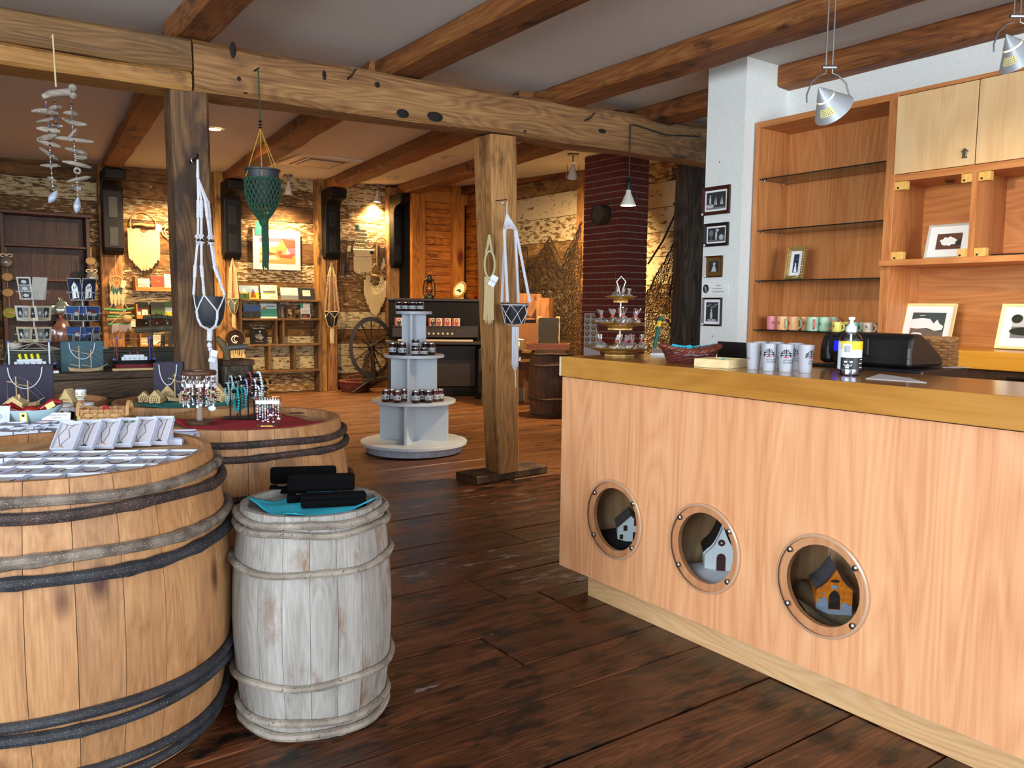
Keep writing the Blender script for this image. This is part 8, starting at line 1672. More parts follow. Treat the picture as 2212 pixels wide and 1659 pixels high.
# piano
M_PIANO = plain('black_lacquer', '#060404', .6, spec=.2); M_PIANO2 = wood('piano_brown', '#0c0604', '#180c07', '#25140b', 'X', 1, .5, ring=1, bump=.05, var=.03); M_IVORY = plain('ivory_keys', '#b9ad94', .4)
A_ = math.radians(-30); pcx = _ray(941, 700); dpt = 12.35; pp_ = Vector((pcx[0]*dpt, pcx[1]*dpt, 0)); pw = 102*dpt/FPX; PH = CAM_H+_ray(941, 645)[2]*dpt
pn = T('upright_piano', 'tall black upright piano in the corner behind white display', 'piano', pp_, A_)
MB(M_PIANO).box(-pw, .12, 0, pw, .5, PH-.04).o('case', pn, bev=.01); MB(M_PIANO2).box(-pw-.02, .08, PH-.04, pw+.02, .52, PH).o('lid', pn, bev=.006)
for s_ in (-1, 1): MB(M_PIANO2).box(s_*pw-(.07 if s_ > 0 else 0), -.2, 0, s_*pw+(.07 if s_ < 0 else 0), .12, PH*.5).o('arm_side', pn, bev=.01); MB(M_PIANO).box(s_*pw-(.12 if s_ > 0 else -.0), -.26, 0, s_*pw+(.12 if s_ < 0 else 0), .12, .09).o('toe_block', pn, bev=.01)
zsh = CAM_H+_ray(941, 704)[2]*dpt; zk = CAM_H+_ray(941, 733)[2]*dpt
MB(M_PIANO2).box(-pw+.07, -.05, zsh-.03, pw-.07, .12, zsh).o('music_ledge', pn, bev=.004); MB(M_PIANO2).box(-pw+.07, -.12, zk+.03, pw-.07, .12, zsh-.031).o('fall_board', pn, bev=.01); MB(M_PIANO2).box(-pw-.03, -.25, zk-.07, pw+.03, .12, zk-.02).o('key_bed', pn, bev=.008)
MB(M_PIANO2).box(-pw+.1, .1, .15, pw-.1, .119, zk-.1).o('lower_panel', pn, bev=.01)
for i in range(36): x = -pw*.78+i*pw*1.56/36; MB(M_IVORY).box(x, -.22, zk-.02, x+pw*1.56/36-.002, -.121, zk+.004).o('white_key', pn)
for i in range(6): MB(M_IVORY).lathe([(.012, 0), (.016, .01), (.016, .016)], 12, M=Matrix.Translation((-.1+i*.07, -.12, zk+.09)) @ Matrix.Rotation(PI/2, 4, 'X')).o('stop_knob', pn)
pn_m = Matrix.Translation(pp_) @ Matrix.Rotation(A_, 4, 'Z')
M_CDR = plain('cd_red', '#8c2c2a', .4); M_CDC = plain('cd_cream', '#b7a08c', .4); M_CDD = plain('cd_dark', '#3a2c2a', .4)
for i, px in enumerate((862, 912, 934, 947, 966, 985)):
    lx = (px-941)*dpt/FPX; p = pn_m @ Vector((lx, -.02, zsh+.0005)); cd = MB(M_CDD).box(-.062, 0, 0, .062, .009, .122); cd.use(M_CDC); rect(cd, -.058, .003, .058, .119, -.0006)
    cd.use(M_CDR if i != 3 else M_CDD); rect(cd, -.058, .003, -.03, .119, -.0012); cd.use(M_CDR if i > 2 else M_GREY1); ell(cd, .005, .045, .032, .045, -.0014); cd.use(M_CDD); ell(cd, .005, .09, .02, .014, -.0018); cd.use(M_CDC); ell(cd, .005, .075, .013, .016, -.002)
    o = cd.o('music_disc_case', label='music disc case with singer portrait on piano ledge, %s' % ['half hidden left of the white stand', 'first right of white stand', 'dark one, second right of the stand', 'third right of the stand', 'fourth right of the stand', 'rightmost'][i], cat='disc case', loc=p, rot=(math.radians(-9), 0, A_), group='disc cases on the piano', fix=False)
# lantern and plate
M_LANT = plain('dark_green_lantern', '#10180f', .35, .3, coat=.4); M_LGLASS = glassy('lamp_glass', (.9, .8, .65), .12)
lx = (927-941)*dpt/FPX; ln = T('oil_lantern', 'dark green hurricane lantern standing on the piano', 'lantern', pn_m @ Vector((lx, .25, PH+.0005)), A_); LS = (CAM_H+_ray(927, 592)[2]*dpt-PH)/.36
def L_(p): return [(r*LS, z*LS) for r, z in p]
MB(M_LANT).lathe(L_([(.0001, 0), (.075, 0), (.078, .015), (.07, .045), (.03, .06), (.028, .08)]), 20).o('fount', ln, smooth=True); MB(M_LGLASS).lathe(L_([(.03, .085), (.052, .13), (.05, .18), (.032, .235)]), 20, caps=False).o('globe', ln, smooth=True); MB(M_LANT).lathe(L_([(.034, .235), (.04, .25), (.06, .27), (.055, .29), (.035, .3), (.035, .33), (.045, .335), (.0001, .36)]), 20).o('chimney_cap', ln, smooth=True)
for s_ in (-1, 1): MB(M_LANT).tube([(s_*q[0]*LS, 0, q[1]*LS) for q in ((.05, .03), (.088, .06), (.082, .2), (.07, .27), (.04, .29))], .011*LS, 8).o('side_tube', ln, smooth=True)
MB(M_LANT).tube([(.08*LS*math.cos(a), 0, .25*LS+.2*LS*math.sin(a)) for a in [PI*i/16 for i in range(17)]], .004, 5).o('bail_handle', ln); MB(M_FGOLD).lathe(L_([(.02, .06), (.022, .09), (.01, .1)]), 14).o('burner', ln)
lx = (993-941)*dpt/FPX; PL = plain('gold_rim_plate', '#a57a34', .35, .3); pt_ = T('display_plate', 'oval gold rimmed plate tilted on the piano', 'plate', pn_m @ Vector((lx, .22, PH+.0005)), A_)
Mx = Matrix.Translation((0, 0, .145)) @ Matrix.Rotation(math.radians(28), 4, 'Y') @ Matrix.Rotation(math.radians(78), 4, 'X')
MB(PL).lathe([(.0001, 0), (.09, 0), (.125, .012), (.125, .018), (.09, .007), (.0001, .006)], 32, M=Mx, sx=.78, sy=1.12).o('plate', pt_, smooth=True); m = MB(M_CREAM).lathe([(.0001, .0085), (.092, .0085)], 28, M=Mx, sx=.74, sy=1.08, caps=False); m.use(M_GREY1)
for i in range(5): m.ball(tuple(Mx @ Vector((-.02+.012*i, -.03+.012*(i % 3), .011))), .016, 8, 4, (.8, .8, .8))
m.o('painted_scene', pt_); MB(M_DW).box(-.05, -.02, 0, .06, .06, .03).o('plate_stand', pt_)

# ------------------------------------------------------------------ white tiered display with jars
M_MELA = plain('white_melamine', '#cfdbe8', .4); M_MELE = plain('melamine_edge', '#b9bcc0', .5); M_CHIP = plain('chipped_white_paint', '#a9b2c2', .6, var=.2, bscale=25)
sc_ = Vector((3.705, 6.80, 0)); dst = T('tiered_display', 'white round four tier display stand holding jam jars', 'display stand', sc_); tz = lambda py, r=0: CAM_H+_ray(893, py)[2]*(_ray(893, py)[1] and (sc_.y/_ray(893, py)[1]))
def zat(py): d = _ray(893, py); t = (sc_.x*math.sin(YAW)+sc_.y*math.cos(YAW))/(d[0]*math.sin(YAW)+d[1]*math.cos(YAW)); return CAM_H+d[2]*t
TIERS = [(zat(950), .505, 'base_disc'), (zat(862), .395, 'lower_disc'), (zat(765), .285, 'middle_disc'), (zat(672), .17, 'top_disc')]
MB(M_CHIP).lathe([(.45, .012), (.455, .012), (.455, TIERS[0][0]-.03), (.45, TIERS[0][0]-.03)], 40).o('plinth', dst)
for z, r, nm in TIERS: MB(M_MELA).lathe([(.0001, z-.028), (r-.002, z-.028), (r, z-.026), (r, z-.002), (r-.002, z), (.0001, z)], 48).o(nm, dst, smooth=30)
for k, hw in enumerate((.33, .22, .115)):
    z0, z1 = TIERS[k][0], TIERS[k+1][0]-.0285; a = math.radians(48)
    MB(M_MELA).box(-hw, -.012, z0, hw, .012, z1, Matrix.Rotation(a, 4, 'Z')).o('cross_panel', dst); 
    for s_ in (-1, 1): MB(M_MELA).box(s_*.0125 if s_ > 0 else -hw, -.012, z0, hw if s_ > 0 else -.0125, .012, z1, Matrix.Rotation(a+PI/2, 4, 'Z')).o('cross_panel', dst)
M_JAM = plain('dark_jam', '#250608', .12, coat=.8); M_JAMR = plain('red_jam', '#4a0d0a', .12, coat=.8); M_LID = plain('steel_lid', '#b5b3ae', .25, .9); M_JLAB = plain('jar_label', '#c9d2da', .5); M_JGR = plain('label_green', '#3c6b4a', .5)
def jar_mesh(h, r, jam):
    a = MB(jam).lathe([(.0001, 0), (r*.92, 0), (r, h*.04), (r, h*.78), (r*.86, h*.86), (r*.86, h*.9)], 18).mesh('jam_glass'); sm(a); b = MB(M_LID).lathe([(r*.88, h*.86), (r*.92, h*.87), (r*.92, h*.97), (r*.88, h), (.0001, h)], 18).mesh('lid'); sm(b)
    s = MB(M_JLAB); strip(s, -r*1.3, h*.2, r*1.3, h*.58, 8); s.use(M_INK); strip(s, -r*.7, h*.36, r*.2, h*.40, 4); strip(s, -r*.5, h*.28, r*.1, h*.30, 3); s.use(M_JGR); strip(s, -r*1.3, h*.2, r*1.3, h*.24, 8); s.use(M_INK); strip(s, r*.55, h*.3, r*.95, h*.48, 2)
    f = MB(); wrapcyl(f, s, lambda z: r, .0008); return a, b, f.mesh('paper_label')
JT = jar_mesh(.118, .0375, M_JAM); JR = jar_mesh(.118, .0375, M_JAMR); JS = jar_mesh(.075, .037, M_JAM); JM = jar_mesh(.088, .034, M_JAM)
def jar(lbl, p, J, rz):
    t = T('jam_jar', lbl, 'jar', p, rz, 'jam jars on the white display'); link('jam_glass', J[0], t); link('lid', J[1], t); link('paper_label', J[2], t)
def jpos(px, r, z, far=False):
    d = Vector(_ray(px, 700)); d.z = 0; d.normalize(); c = Vector((sc_.x, sc_.y, 0)); b = d.dot(c); q = b*b-(c.length_squared-r*r); t_ = b+(1 if far else -1)*math.sqrt(max(0.0, q)); p = d*t_; return Vector((p.x, p.y, z+.0005))
for i, (px, r, J) in enumerate(((847, .27, JR), (833, .34, JR), (873, .2, JR), (858, .34, JR), (912, .24, JT), (898, .33, JT), (926, .33, JT), (941, .29, JR), (951, .30, JR))):
    jar('jam jar on the lowest shelf of white display, %s' % ['half hidden behind the first two', 'leftmost at the rim', 'behind, nearest left panel edge', 'second at the rim from left', 'behind, right of the panel', 'dark, just right of the panel', 'dark, fourth at the rim', 'red, behind at right', 'red, rightmost'][i], jpos(px, r, TIERS[1][0]), J, -.55+(px-893)*.006)
for i, (px, r, J) in enumerate(((848, .235, JT), (869, .22, JT), (897, .23, JS), (916, .23, JS), (932, .20, JT), (919, .13, JT), (861, .15, JT))):
    jar('jam jar on the middle shelf of white display, %s' % ['leftmost', 'second from left', 'short, lower one of the stacked pair', 'short, right of the stacked pair', 'rightmost', 'half hidden at right rear', 'half hidden at left rear'][i], jpos(px, r, TIERS[2][0]), J, -.55+(px-893)*.006)
jar('jam jar stacked on top of another on the middle shelf', jpos(898, .225, TIERS[2][0]+.0752), JS, -.5)
for i, (px, r, far) in enumerate(((862, .128, 0), (876, .125, 0), (891, .125, 0), (908, .13, 0), (871, .12, 1), (886, .12, 1), (900, .12, 1))):
    jar('small jam jar on the top disc of white display, %s' % ['leftmost', 'second from left in front', 'third from left in front', 'rightmost in front', 'left in the rear row', 'middle in the rear row', 'right in the rear row'][i], jpos(px, r, TIERS[3][0], far), JM, -.55+(px-893)*.006)
# ------------------------------------------------------------------ right rear corner
db = oz(1188, 905); barrel('dark old barrel behind the counter end', (db.x+.16, db.y+.22), .86, .235, .275, 16, M_STAVED, [(.80, .013, M_HOOPD, .003), (.66, .013, M_HOOPD, .003), (.24, .013, M_HOOPD, .003), (.05, .013, M_HOOPD, .003)], .845, .02, M_STAVED)
DB = Vector((db.x+.16, db.y+.22, .8455))
db2 = oz(1268, 925); barrel('dark barrel almost hidden by the counter end', (db2.x+.1, db2.y+.1), .72, .235, .27, 16, M_STAVED, [(.66, .013, M_HOOPD, .003), (.5, .013, M_HOOPD, .003), (.2, .013, M_HOOPD, .003)], .70, .02, M_STAVED)
M_TRW = wood('reddish_tray_wood', '#5a2c12', '#86481f', '#9c5a2c', 'X', 2, .5, ring=1, bump=.1, var=.05)
# tray and chalk board on the barrel
tr_ = T('wooden_box_tray', 'reddish wooden tray standing on the dark barrel', 'tray', DB+Vector((-.02, .02, .0005)), math.radians(-38))
MB(M_TRW).box(-.27, -.15, 0, .27, .15, .012).o('bottom', tr_)
for a in ((-.27, -.15, .27, -.135), (-.27, .135, .27, .15), (-.27, -.135, -.255, .135), (.255, -.135, .27, .135)): MB(M_TRW).box(a[0], a[1], .012, a[2], a[3], .085).o('side', tr_, bev=.002)
M_CHALK = plain('chalkboard', '#2f2a26', .75); ez = T('chalkboard_easel', 'blank dark chalkboard with notched corners on small wooden easel', 'easel', DB+Vector((.0, .04, .0865)), math.radians(-38))
sq = [(-.135, .03), (-.12, .0), (.12, 0), (.135, .03), (.125, .08), (.13, .2), (.125, .28), (.135, .33), (.12, .35), (-.12, .35), (-.135, .33), (-.125, .28), (-.13, .2), (-.125, .08)]
b_ = MB(M_CHALK); b_.prism(sq, .012, 'y', -.02); b_.o('board', ez, bev=.002)
for x in (-.115, .115): MB(M_PLY).box(x-.025, -.005, -.04, x+.025, .015, .37).o('easel_leg', ez)
MB(M_PLY).box(-.15, -.06, -.012, .15, .02, 0).o('ledge', ez)
ez.location = Vector(ez.location)+Vector((0, 0, -.03))
# rustic table with legs, tote, carton, coral, corner hutch
tbz = .80; q0 = oz(1055, 762, tbz); tb = T('rustic_table', 'rough wooden table behind the middle post', 'table', (6.72, 9.3, 0), math.radians(-8)); MB(M_RUS).box(-.42, -.45, tbz-.04, .55, .35, tbz).o('top', tb, bev=.005)
for x, y in ((-.36, -.38), (.48, -.38), (-.36, .28), (.48, .28)): MB(M_RUSZ).tube([(x, y, tbz-.04), (x*1.06, y*1.06, 0)], [.045, .035], 6).o('leg', tb)
MB(M_RUS).box(-.38, -.4, tbz-.16, .5, -.37, tbz-.041).o('apron', tb)
M_TOTEW = plain('milky_plastic', '#b9ae9a', .5); M_TOTEO = plain('orange_tote', '#b07a42', .5)
tp = oz(1128, 868); to = T('plastic_tub', 'round orange and white plastic tub under the rough table', 'tub', (tp.x+.1, tp.y+.15, 0)); MB(M_TOTEW).lathe([(.0001, 0), (.22, 0), (.24, .02), (.245, .22)], 28).o('lower_half', to, smooth=True); MB(M_TOTEO).lathe([(.246, .2205), (.25, .4), (.255, .47), (.0001, .475)], 28).o('upper_half', to, smooth=True)
TBM = Matrix.Translation((6.35, 9.3, 0)) @ Matrix.Rotation(math.radians(-8), 4, 'Z')
M_CARTON = plain('brown_cardboard', '#6d4522', .8, var=.06, bscale=10); ca = T('cardboard_box', 'open brown cardboard box on the rough table', 'box', TBM @ Vector((.3, -.02, tbz+.0005)), math.radians(-30))
MB(M_CARTON).box(-.33, -.2, 0, .33, -.195, .36).o('front_side', ca); MB(M_CARTON).box(-.33, .195, 0, .33, .2, .36).o('back_side', ca)
for s_ in (-1, 1): MB(M_CARTON).box(s_*.33-(.005 if s_ > 0 else 0), -.195, 0, s_*.33+(.005 if s_ < 0 else 0), .195, .36).o('end_side', ca)
MB(M_CARTON).box(-.325, -.195, 0, .325, .195, .004).o('bottom', ca); MB(M_CARTON).box(-.33, -.02, .355, .33, .195, .36, Matrix.Rotation(0, 4, 'X')).o('flap', ca)
tt = T('storage_tub', 'small clear storage tub with lid on the rough table', 'tub', TBM @ Vector((.08, -.33, tbz+.0005)), math.radians(-20)); MB(glassy('tub_plastic', (.8, .8, .75), .1, .1, diff=.4, dcol=(.5, .48, .42))).box(-.13, -.09, 0, .13, .09, .14).o('tub', tt, bev=.01); MB(M_WPLAS).box(-.135, -.095, .14, .135, .095, .155).o('lid', tt, bev=.004); m = MB(M_YEL); m.box(-.08, -.0935, .06, .08, -.0905, .12); m.use(M_RUST); m.box(-.08, -.0945, .02, .08, -.0905, .06); m.o('label', tt)
cl_ = T('coral_branch', 'white branching coral standing on the cardboard box', 'coral', Vector(ca.location)+Vector((.1, -.02, .3605)), 0); m = MB(M_PAPER)
def br_(p, d, L, r, k):
    e = p+d*L; m.tube([p, e], [r, r*.7], 6)
    if k:
        for q in range(2+(k > 1)): br_(p.lerp(e, random.uniform(.45, 1)), (d+Vector((random.uniform(-1, 1), random.uniform(-.4, .4), random.uniform(-.1, .6)))*.8).normalized(), L*.6, r*.65, k-1)
br_(Vector((0, 0, 0)), Vector((.05, 0, 1)), .1, .01, 3); m.o('branches', cl_, smooth=True)
hx = ox(1150, 700, 6.9); cn = T('pine_hutch', 'pine dresser with arched top shelves by the net wall', 'hutch', (6.9, hx.y, 0), math.radians(-50)); zt_ = ox(1150, 634, 6.9).z+.0
M_PINEH = wood('orange_pine', '#6d4220', '#8f5f32', '#a37544', 'Z', 1, .5, ring=1, bump=.1, var=.05, knots=.6)
MB(M_PINEH).box(.06, -.03, 0, .24, .3, zt_-.06).o('side', cn, bev=.003); MB(M_PINEH).box(-.40, -.03, 0, -.37, .3, zt_-.06).o('side', cn, bev=.003); MB(M_PINEH).box(-.37, .28, 0, .06, .3, zt_).o('back', cn)
ar = [(-.37, zt_-.1)]+[(-.37+.43*i/20, zt_-.06+.07*math.sin(PI*i/20)+.01*math.sin(3*PI*i/20)) for i in range(21)]+[(.06, zt_-.1)]; MB(M_PINEH).prism(ar, .02, 'y', -.02).o('arched_crest', cn)
for z in (.75, 1.02, 1.23): MB(M_PINEH).box(-.37, 0, z-.02, .06, .28, z).o('shelf', cn)
# board of wood slice magnets on the counter end, behind the stand
M_BOARD = plain('white_board', '#b9b6b8', .6); DP = math.hypot(db2.x+.1, db2.y+.1); Xb = db2.x+.14; sa, sb_ = ox(1266, 765, Xb), ox(1324, 765, Xb); BZ = .7005; bd = T('magnet_board', 'white board with rows of small wood slices behind cake stand', 'board', (Xb, (sa.y+sb_.y)/2, BZ), math.radians(-42)); bh_ = ox(1300, 675, Xb).z-BZ; bw_ = (sa-sb_).length/2*.78
MB(M_BOARD).box(-bw_, 0, 0, bw_, .012, bh_, Matrix.Rotation(math.radians(-10), 4, 'X')).o('panel', bd); MB(M_PLY).box(-bw_*.5, .012, 0, bw_*.5, .11, .02).o('foot', bd)
sl_me = MB(M_SLICEB).lathe([(.0001, .02), (.024, .02), (.026, .0), (.0001, 0)], 16).mesh('slice_body'); si_me = MB(M_SLICE).lathe([(.0001, .021), (.0195, .021)], 16, caps=False).mesh('slice_face')
Bm = Matrix.Translation(bd.location) @ Matrix.Rotation(math.radians(-42), 4, 'Z') @ Matrix.Rotation(math.radians(-10), 4, 'X')
sn = 0
for r in range(6):
    for cidx in range(5):
        P = Bm @ Matrix.Translation((-bw_*.8+cidx*bw_*.4, -.0005, bh_-.035-r*.068)) @ Matrix.Rotation(PI/2, 4, 'X')
        if P.translation.z < .95: continue
        t = T('wood_slice', 'small wood slice magnet, %s from left in %s row of white board' % (ORD[cidx], ORD[r]), 'magnet', P.translation, 0, 'wood slice magnets on white board', P.to_euler()); link('body', sl_me, t); link('face', si_me, t)
bh0, bh1, bh2 = oy(1411, 760, 4.45), oy(1424, 700, 4.45), oy(1428, 685, 4.45); bf = bh0+(bh0-bh1)*(bh0.z/(bh1.z-bh0.z)); brm = T('broom', 'teal broom with yellow grip ring leaning behind the counter', 'broom', bf)
MB(plain('teal_handle', '#0f5a52', .4)).tube([bf*0, bh2-bf], .016, 10).o('handle', brm); MB(M_YEL).tube([bh1.lerp(bh0, .1)-bf, bh1.lerp(bh2, .4)-bf], .0168, 10).o('grip_ring', brm); MB(M_BRNY).box(-.12, -.03, 0, .12, .03, .12).o('bristles', brm)
# round clock-like barrel lid on the chimney
cp = ox(1293, 463, CX0-.09); lid = T('wall_keg', 'small dark round keg end mounted on the brick chimney', 'wall ornament', (CX0-.0015, cp.y, cp.z)); Mx = Matrix.Rotation(-PI/2, 4, 'Y'); RK = (ox(1293, 441, CX0-.09).z-ox(1293, 485, CX0-.09).z)/2
MB(M_HOOPD).lathe([(RK, 0), (RK, .11), (RK*.9, .112), (RK*.88, .1)], 32, M=Mx, caps=False).o('keg_side', lid, smooth=40); MB(plain('grey_keg_head', '#4a4236', .8, var=.3, bscale=30)).lathe([(.0001, .1), (RK*.89, .1)], 32, M=Mx, caps=False).o('keg_head', lid)
# fishing nets
M_NET = plain('brown_net', '#2e2114', .9)
def net(lbl, X_, P, nu, nv, topf, sag=.02, r=.0035, seed=1, wall='x'):
    rn = random.Random(seed); g = {}
    for i in range(nu+1):
        for j in range(nv+1):
            u, v = i/nu, j/nv; a = P(u, topf(u)+(1-topf(u))*v); a = Vector(a)+Vector((-.02-.02*rn.random()-sag*math.sin(v*9+u*7)**2, rn.uniform(-.012, .012), rn.uniform(-.012, .012))); g[i, j] = a
    mb = MB(M_NET)
    for i in range(nu):
        for j in range(nv):
            if (i+j) % 2 == 0: A, B = g[i, j], g[i+1, j+1]
            else: A, B = g[i+1, j], g[i, j+1]
            mb.tube([A, B], r, 3, caps=False)
            if rn.random() < .5: A, B = (g[i, j], g[i+1, j+1]) if (i+j) % 2 else (g[i+1, j], g[i, j+1]); mb.tube([A, B], r, 3, caps=False)
    mb.tube([g[i, 0]+Vector((-.005, 0, 0)) for i in range(nu+1)], .009, 5)
    c = g[0, 0].copy(); mb.tf(Matrix.Translation(-c)); return mb.o('fishing_net', label=lbl, cat='net', loc=c, fix=False)
def Pr(u, v): return ox(1125+(1262-1125)*u, 0+ (505+ (775-505)*v), RX-.1)
net('brown fishing net draped in peaks on the whitewashed side wall', RX, Pr, 44, 58, lambda u: (.12-.02*math.sin(u*PI*2) if u < .15 else .22-.20*max(0, 1-abs(u-.48)/.24)**1.2 if u < .72 else .18-.28*(u-.72)/.28), .02, .0038, 3)
def Pr2(u, v): return ox(1400+(1500-1400)*u, 470+ (775-470)*v, 7.24)
net('dark fishing net hanging from the rough post by the white partition', RX, Pr2, 36, 60, lambda u: .55-.6*u if u < .9 else .0, .02, .0036, 5)
mb = MB(M_NET)
for P in ([(1400, 570), (1432, 520), (1462, 455)], [(1455, 440), (1480, 455), (1500, 447)], [(1440, 690), (1460, 720), (1500, 738)], [(1478, 455), (1472, 520), (1445, 640)]): mb.tube([ox(a, b, 7.2) for a, b in P], .012, 6)
c = Vector(mb.v[0]); mb.tf(Matrix.Translation(-c)); mb.o('net_rope', label='thick dark ropes of the net by the white partition', cat='rope', loc=c)

# grey crate and branch right of the left post, on floor stack
gc = oy(512, 850, 6.2); cr_ = T('grey_crate', 'grey weathered wooden crate just right of the left post', 'crate', (oy(516, 800, 6.2).x, 6.35, 0)); ztc = oy(516, 790, 6.2).z
for i in range(5): MB(M_GREYB).box(-.11, -.15, ztc*i/5+.003, .11, .15, ztc*(i+1)/5-.003).o('slat', cr_, bev=.003)
MB(M_POSTD).box(-.12, -.16, ztc, .12, .16, ztc+.04).o('lid_board', cr_, bev=.004)
bn_ = T('branch_stand', 'forked pale branch stand with grey pipe on the crate', 'branch', (oy(480, 790, 6.25).x+.08, 6.3, ztc+.0405)); M_BRCH = plain('peeled_branch', '#6d5c38', .7, var=.2, bscale=20)
MB(M_BRCH).tube([(-.03, 0, 0), (-.03, 0, .06), (-.06, 0, .12), (-.1, 0, .17)], [.03, .028, .03, .02], 9).o('branch', bn_, smooth=True); MB(plain('grey_pipe', '#5a5d58', .5)).tube([(-.05, -.01, .09), (.12, -.02, .1)], .022, 12).o('grey_pipe', bn_, smooth=True)

# ------------------------------------------------------------------ ceiling fittings and lamps
M_STEEL = plain('brushed_steel', '#8d8d8c', .35, .9); M_LAMPW = plain('white_lamp_shade', '#d6d2c8', .4); M_BULB = plain('lit_bulb', '#fff0c8', .4, emit='#ffe2a0', es=14); M_GLOW = plain('lit_slot', '#fff0d8', .4, emit='#ffcf90', es=5); M_VENT = plain('white_vent', '#cfc4b0', .5); M_DARKS = plain('vent_dark', '#6d5c48', .6)
def cz(x, y): return ceil_z(x, y)
def on_ceil(px, py):
    p = oz(px, py, 3.2)
    for _ in range(12): p = oz(px, py, cz(p.x, p.y))
    return p
vp = on_ceil(690, 347); vn = T('ceiling_vent', 'square white air vent in the back room ceiling', 'vent', (vp.x, vp.y, vp.z-.002))
MB(M_VENT).box(-.42, -.42, -.03, .42, .42, 0).o('frame', vn, bev=.006); MB(M_DARKS).box(-.3, -.3, -.034, .3, .3, -.0305).o('grille', vn); MB(M_VENT).box(-.22, -.22, -.045, .22, .22, -.0345).o('core_panel', vn, bev=.004)
for s_ in (-1, 1): MB(M_VENT).box(s_*.27-.02, -.3, -.042, s_*.27+.02, .3, -.0345, ).o('louvre', vn)
for i, (px, py) in enumerate(((970, 340), (848, 381))): p = on_ceil(px, py); MB(M_VENT).lathe([(.09, 0), (.085, -.03), (.0001, -.032)], 24, tuple(p-Vector((0, 0, .001)))).o('smoke_detector', label='round white detector on back ceiling, %s' % ('nearer the beam' if i == 0 else 'further left by vent'), cat='detector', smooth=40)
dl_ = on_ceil(462, 278); rl_ = T('recessed_light', 'bright recessed ceiling light just right of the left post', 'ceiling light', dl_-Vector((0, 0, .002))); MB(M_FGOLD).lathe([(.085, 0), (.08, -.008), (.07, -.004)], 28, caps=False).o('trim_ring', rl_); MB(M_BULB).lathe([(.0001, -.004), (.07, -.004)], 28, caps=False).o('lens', rl_)
def track(lbl, px, py, lit, aim, power=0, ang=70, col=WARM, yb=None):
    p = on_ceil(px, py); t = T('spot_lamp', lbl, 'spot lamp', p-Vector((0, 0, .001)), 0, 'spot lamps on the back ceiling'); d = (Vector(aim)-p); d = d.normalized()
    MB(M_STEEL).lathe([(.07, 0), (.07, -.02), (.0001, -.022)], 22).o('ceiling_plate', t, smooth=40); MB(M_STEEL).tube([(0, 0, -.02), (0, 0, -.16)], .009, 8).o('stem', t); hp = Vector((0, 0, -.2)); R_ = d.to_track_quat('-Z', 'Y').to_matrix().to_4x4(); Mx = Matrix.Translation(hp) @ R_
    for s_ in (-1, 1): MB(M_STEEL).tube([Mx @ Vector((s_*.07, 0, .08)), Mx @ Vector((s_*.07, 0, -.1))], .005, 6).o('side_rod', t)
    MB(M_LAMPW).lathe([(.018, .1), (.022, .05), (.035, .02), (.062, -.09), (.058, -.09), (.03, .0)], 22, M=Mx, caps=False).o('bulb_shade', t, smooth=40)
    if lit:
        MB(M_BULB).lathe([(.0001, -.078), (.055, -.085)], 20, M=Mx, caps=False).o('lit_face', t); w = p+Vector((0, 0, -.201))+d*.12; spot('spot_lamp_light', w, aim, power, ang, col)
    else: MB(M_LAMPW).lathe([(.0001, -.08), (.057, -.087)], 20, M=Mx, caps=False).o('bulb_face', t)
track('white spot lamp above the macrame ship', 815, 398, True, (5.95, 12.5, 1.0), LP*.34, 130)
track('steel spot lamp above the barn picture', 622, 378, True, (4.5, 12.5, .9), LP*.36, 130)
track('spot lamp half hidden behind the left post', 376, 352, True, (2.75, 12.5, .9), LP*.38, 125)
track('lit spot lamp above the piano lantern aimed at orange corner', 958, 410, True, (7.05, 11.9, .9), LP*.5, 130, (1.0, .52, .16))
track('lit spot lamp aimed at the net wall left of chimney', 1238, 332, True, (7.2, 9.0, .6), LP*.75, 130)
spot('recessed_light_beam', dl_-Vector((0, 0, .03)), (dl_.x+.8, dl_.y+1.5, 0), LP*1.0, 140, WARM, 1.0, .06)
# bare bulb pendant from the beam
bp0 = oy(1362, 268, BY0-.02); bp1 = oy(1358, 395, BY0-.02); pe = T('pendant_lamp', 'white reflector bulb hanging on black cable from the beam', 'pendant lamp', bp1)
MB(M_BLACKP).tube([oy(1512, 295, BY0-.02)-bp1, oy(1440, 292, BY0-.02)-bp1, bp0+Vector((.05, 0, .0))-bp1, bp0-bp1, (0, 0, 0)], .006, 6).o('cable', pe); MB(M_BLACKP).lathe([(.02, -.06), (.022, 0), (.012, .03), (.006, .04)], 14).o('socket', pe, smooth=True)
MB(M_LAMPW).lathe([(.02, -.06), (.024, -.09), (.034, -.11), (.064, -.18), (.065, -.19)], 22, caps=False).o('bulb_body', pe, smooth=True); MB(M_BULB).lathe([(.064, -.19), (.0001, -.197)], 22, caps=False).o('bulb_face', pe)
spot('pendant_bulb_light', bp1+Vector((0, 0, -.22)), (bp1.x, bp1.y, 0), LP*.35, 120, WARM2, .8, .05)
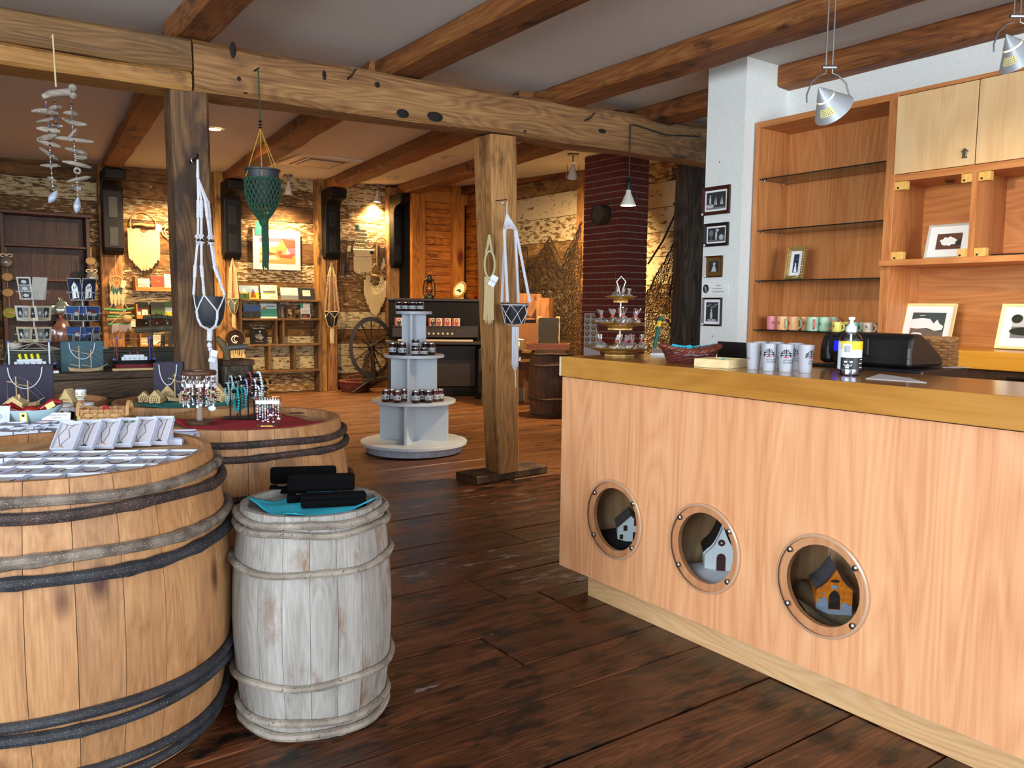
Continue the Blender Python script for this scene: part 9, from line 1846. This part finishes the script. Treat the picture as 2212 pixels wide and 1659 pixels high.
# cone pendants over the counter
M_CONE = plain('grey_satin_cone', '#a3a9ae', .4, .35); M_LBLY = plain('yellow_sticker', '#d8cf94', .7)
def cone_lamp(lbl, px, py, D, aim, hook, lit=True, wpx=88):
    p = Vector(_ray(px, py))*D+Vector((0, 0, CAM_H)); t = T('cone_pendant', lbl, 'pendant lamp', p); s_ = D/FPX; d = (Vector(aim)-p).normalized(); R_ = d.to_track_quat('-Z', 'Y').to_matrix().to_4x4(); r = wpx*s_/2; h = r*1.25; Mx = Matrix.Translation((0, 0, 0)) @ R_
    MB(M_CONE).lathe([(r, -h*.5), (r*.46, h*.16), (r*.42, h*.16), (r*.95, -h*.48)], 36, M=Mx, caps=False).o('cone_shade', t, smooth=40); MB(M_CONE).lathe([(r*.44, h*.22), (.0008, h*.75)], 30, M=Mx, caps=False).o('cone_cap', t, smooth=True); MB(M_GLOW if lit else M_STEEL).lathe([(r*.40, h*.15), (r*.40, h*.23)], 30, M=Mx, caps=False).o('glow_slot', t); MB(M_BULB).ball(tuple(Mx @ Vector((0, 0, -h*.1))), r*.28, 12, 8).o('bulb', t, smooth=True)
    st = MB(M_LBLY); q = MB(M_LBLY); strip(q, -r*.38, -h*.26, r*.38, h*.0, 8); q.use(M_INK)
    for k in range(4): strip(q, -r*.3, -h*.22+k*h*.055, r*.28, -h*.2+k*h*.055, 6)
    w_ = MB(); 
    for (x, y, z) in q.v: rr = (r*.46+(r-r*.46)*(h*.16-z)/(h*.66))+.0015; a = x/(r*.78); w_.v.append(tuple(Mx @ (Matrix.Rotation(hook, 4, 'Z') @ Vector((rr*math.sin(a), -rr*math.cos(a), z)))))
    w_.f = q.f; w_.m = q.m; w_.mats = q.mats; w_.o('sticker', t, fix=False)
    u = Vector((math.cos(YAW), -math.sin(YAW), 0)); up = Vector((0, 0, 1)); br = MB(M_STEEL)
    for sg in (-1, 1): br.tube([u*(sg*r*1.02)+up*(-.1*r), u*(sg*r*1.05)+up*(.25*r), u*(sg*r*.85)+up*(.85*r), u*(sg*r*.45)+up*(1.22*r), u*(sg*r*.16)+up*(1.32*r), u*(sg*r*.16)+up*(1.6*r), u*(sg*r*.16)+up*(3.118-p.z)], .0035, 7)
    br.o('wire_bracket', t, smooth=True); MB(M_STEEL).tube([u*(-r*.34)+up*(1.6*r), u*(r*.34)+up*(1.6*r)], .009, 10).o('clamp', t); MB(M_STEEL).lathe([(.05, 3.1185-p.z), (.05, 3.1-p.z), (.0001, 3.098-p.z)], 20).o('ceiling_rose', t)
    spot('cone_pendant_light', p+d*h*.55, aim, CONE_P, 95, (1.0, .78, .48), .5, .02)
cone_lamp('grey cone pendant lamp with yellow sticker hanging before cupboard', 1788, 218, 3.4, (4.75, 2.0, 1.0), 0.25)
cone_lamp('grey cone pendant lamp cut by the right edge of photo', 2192, 108, 3.2, (4.8, 1.2, 1.0), 0.1)
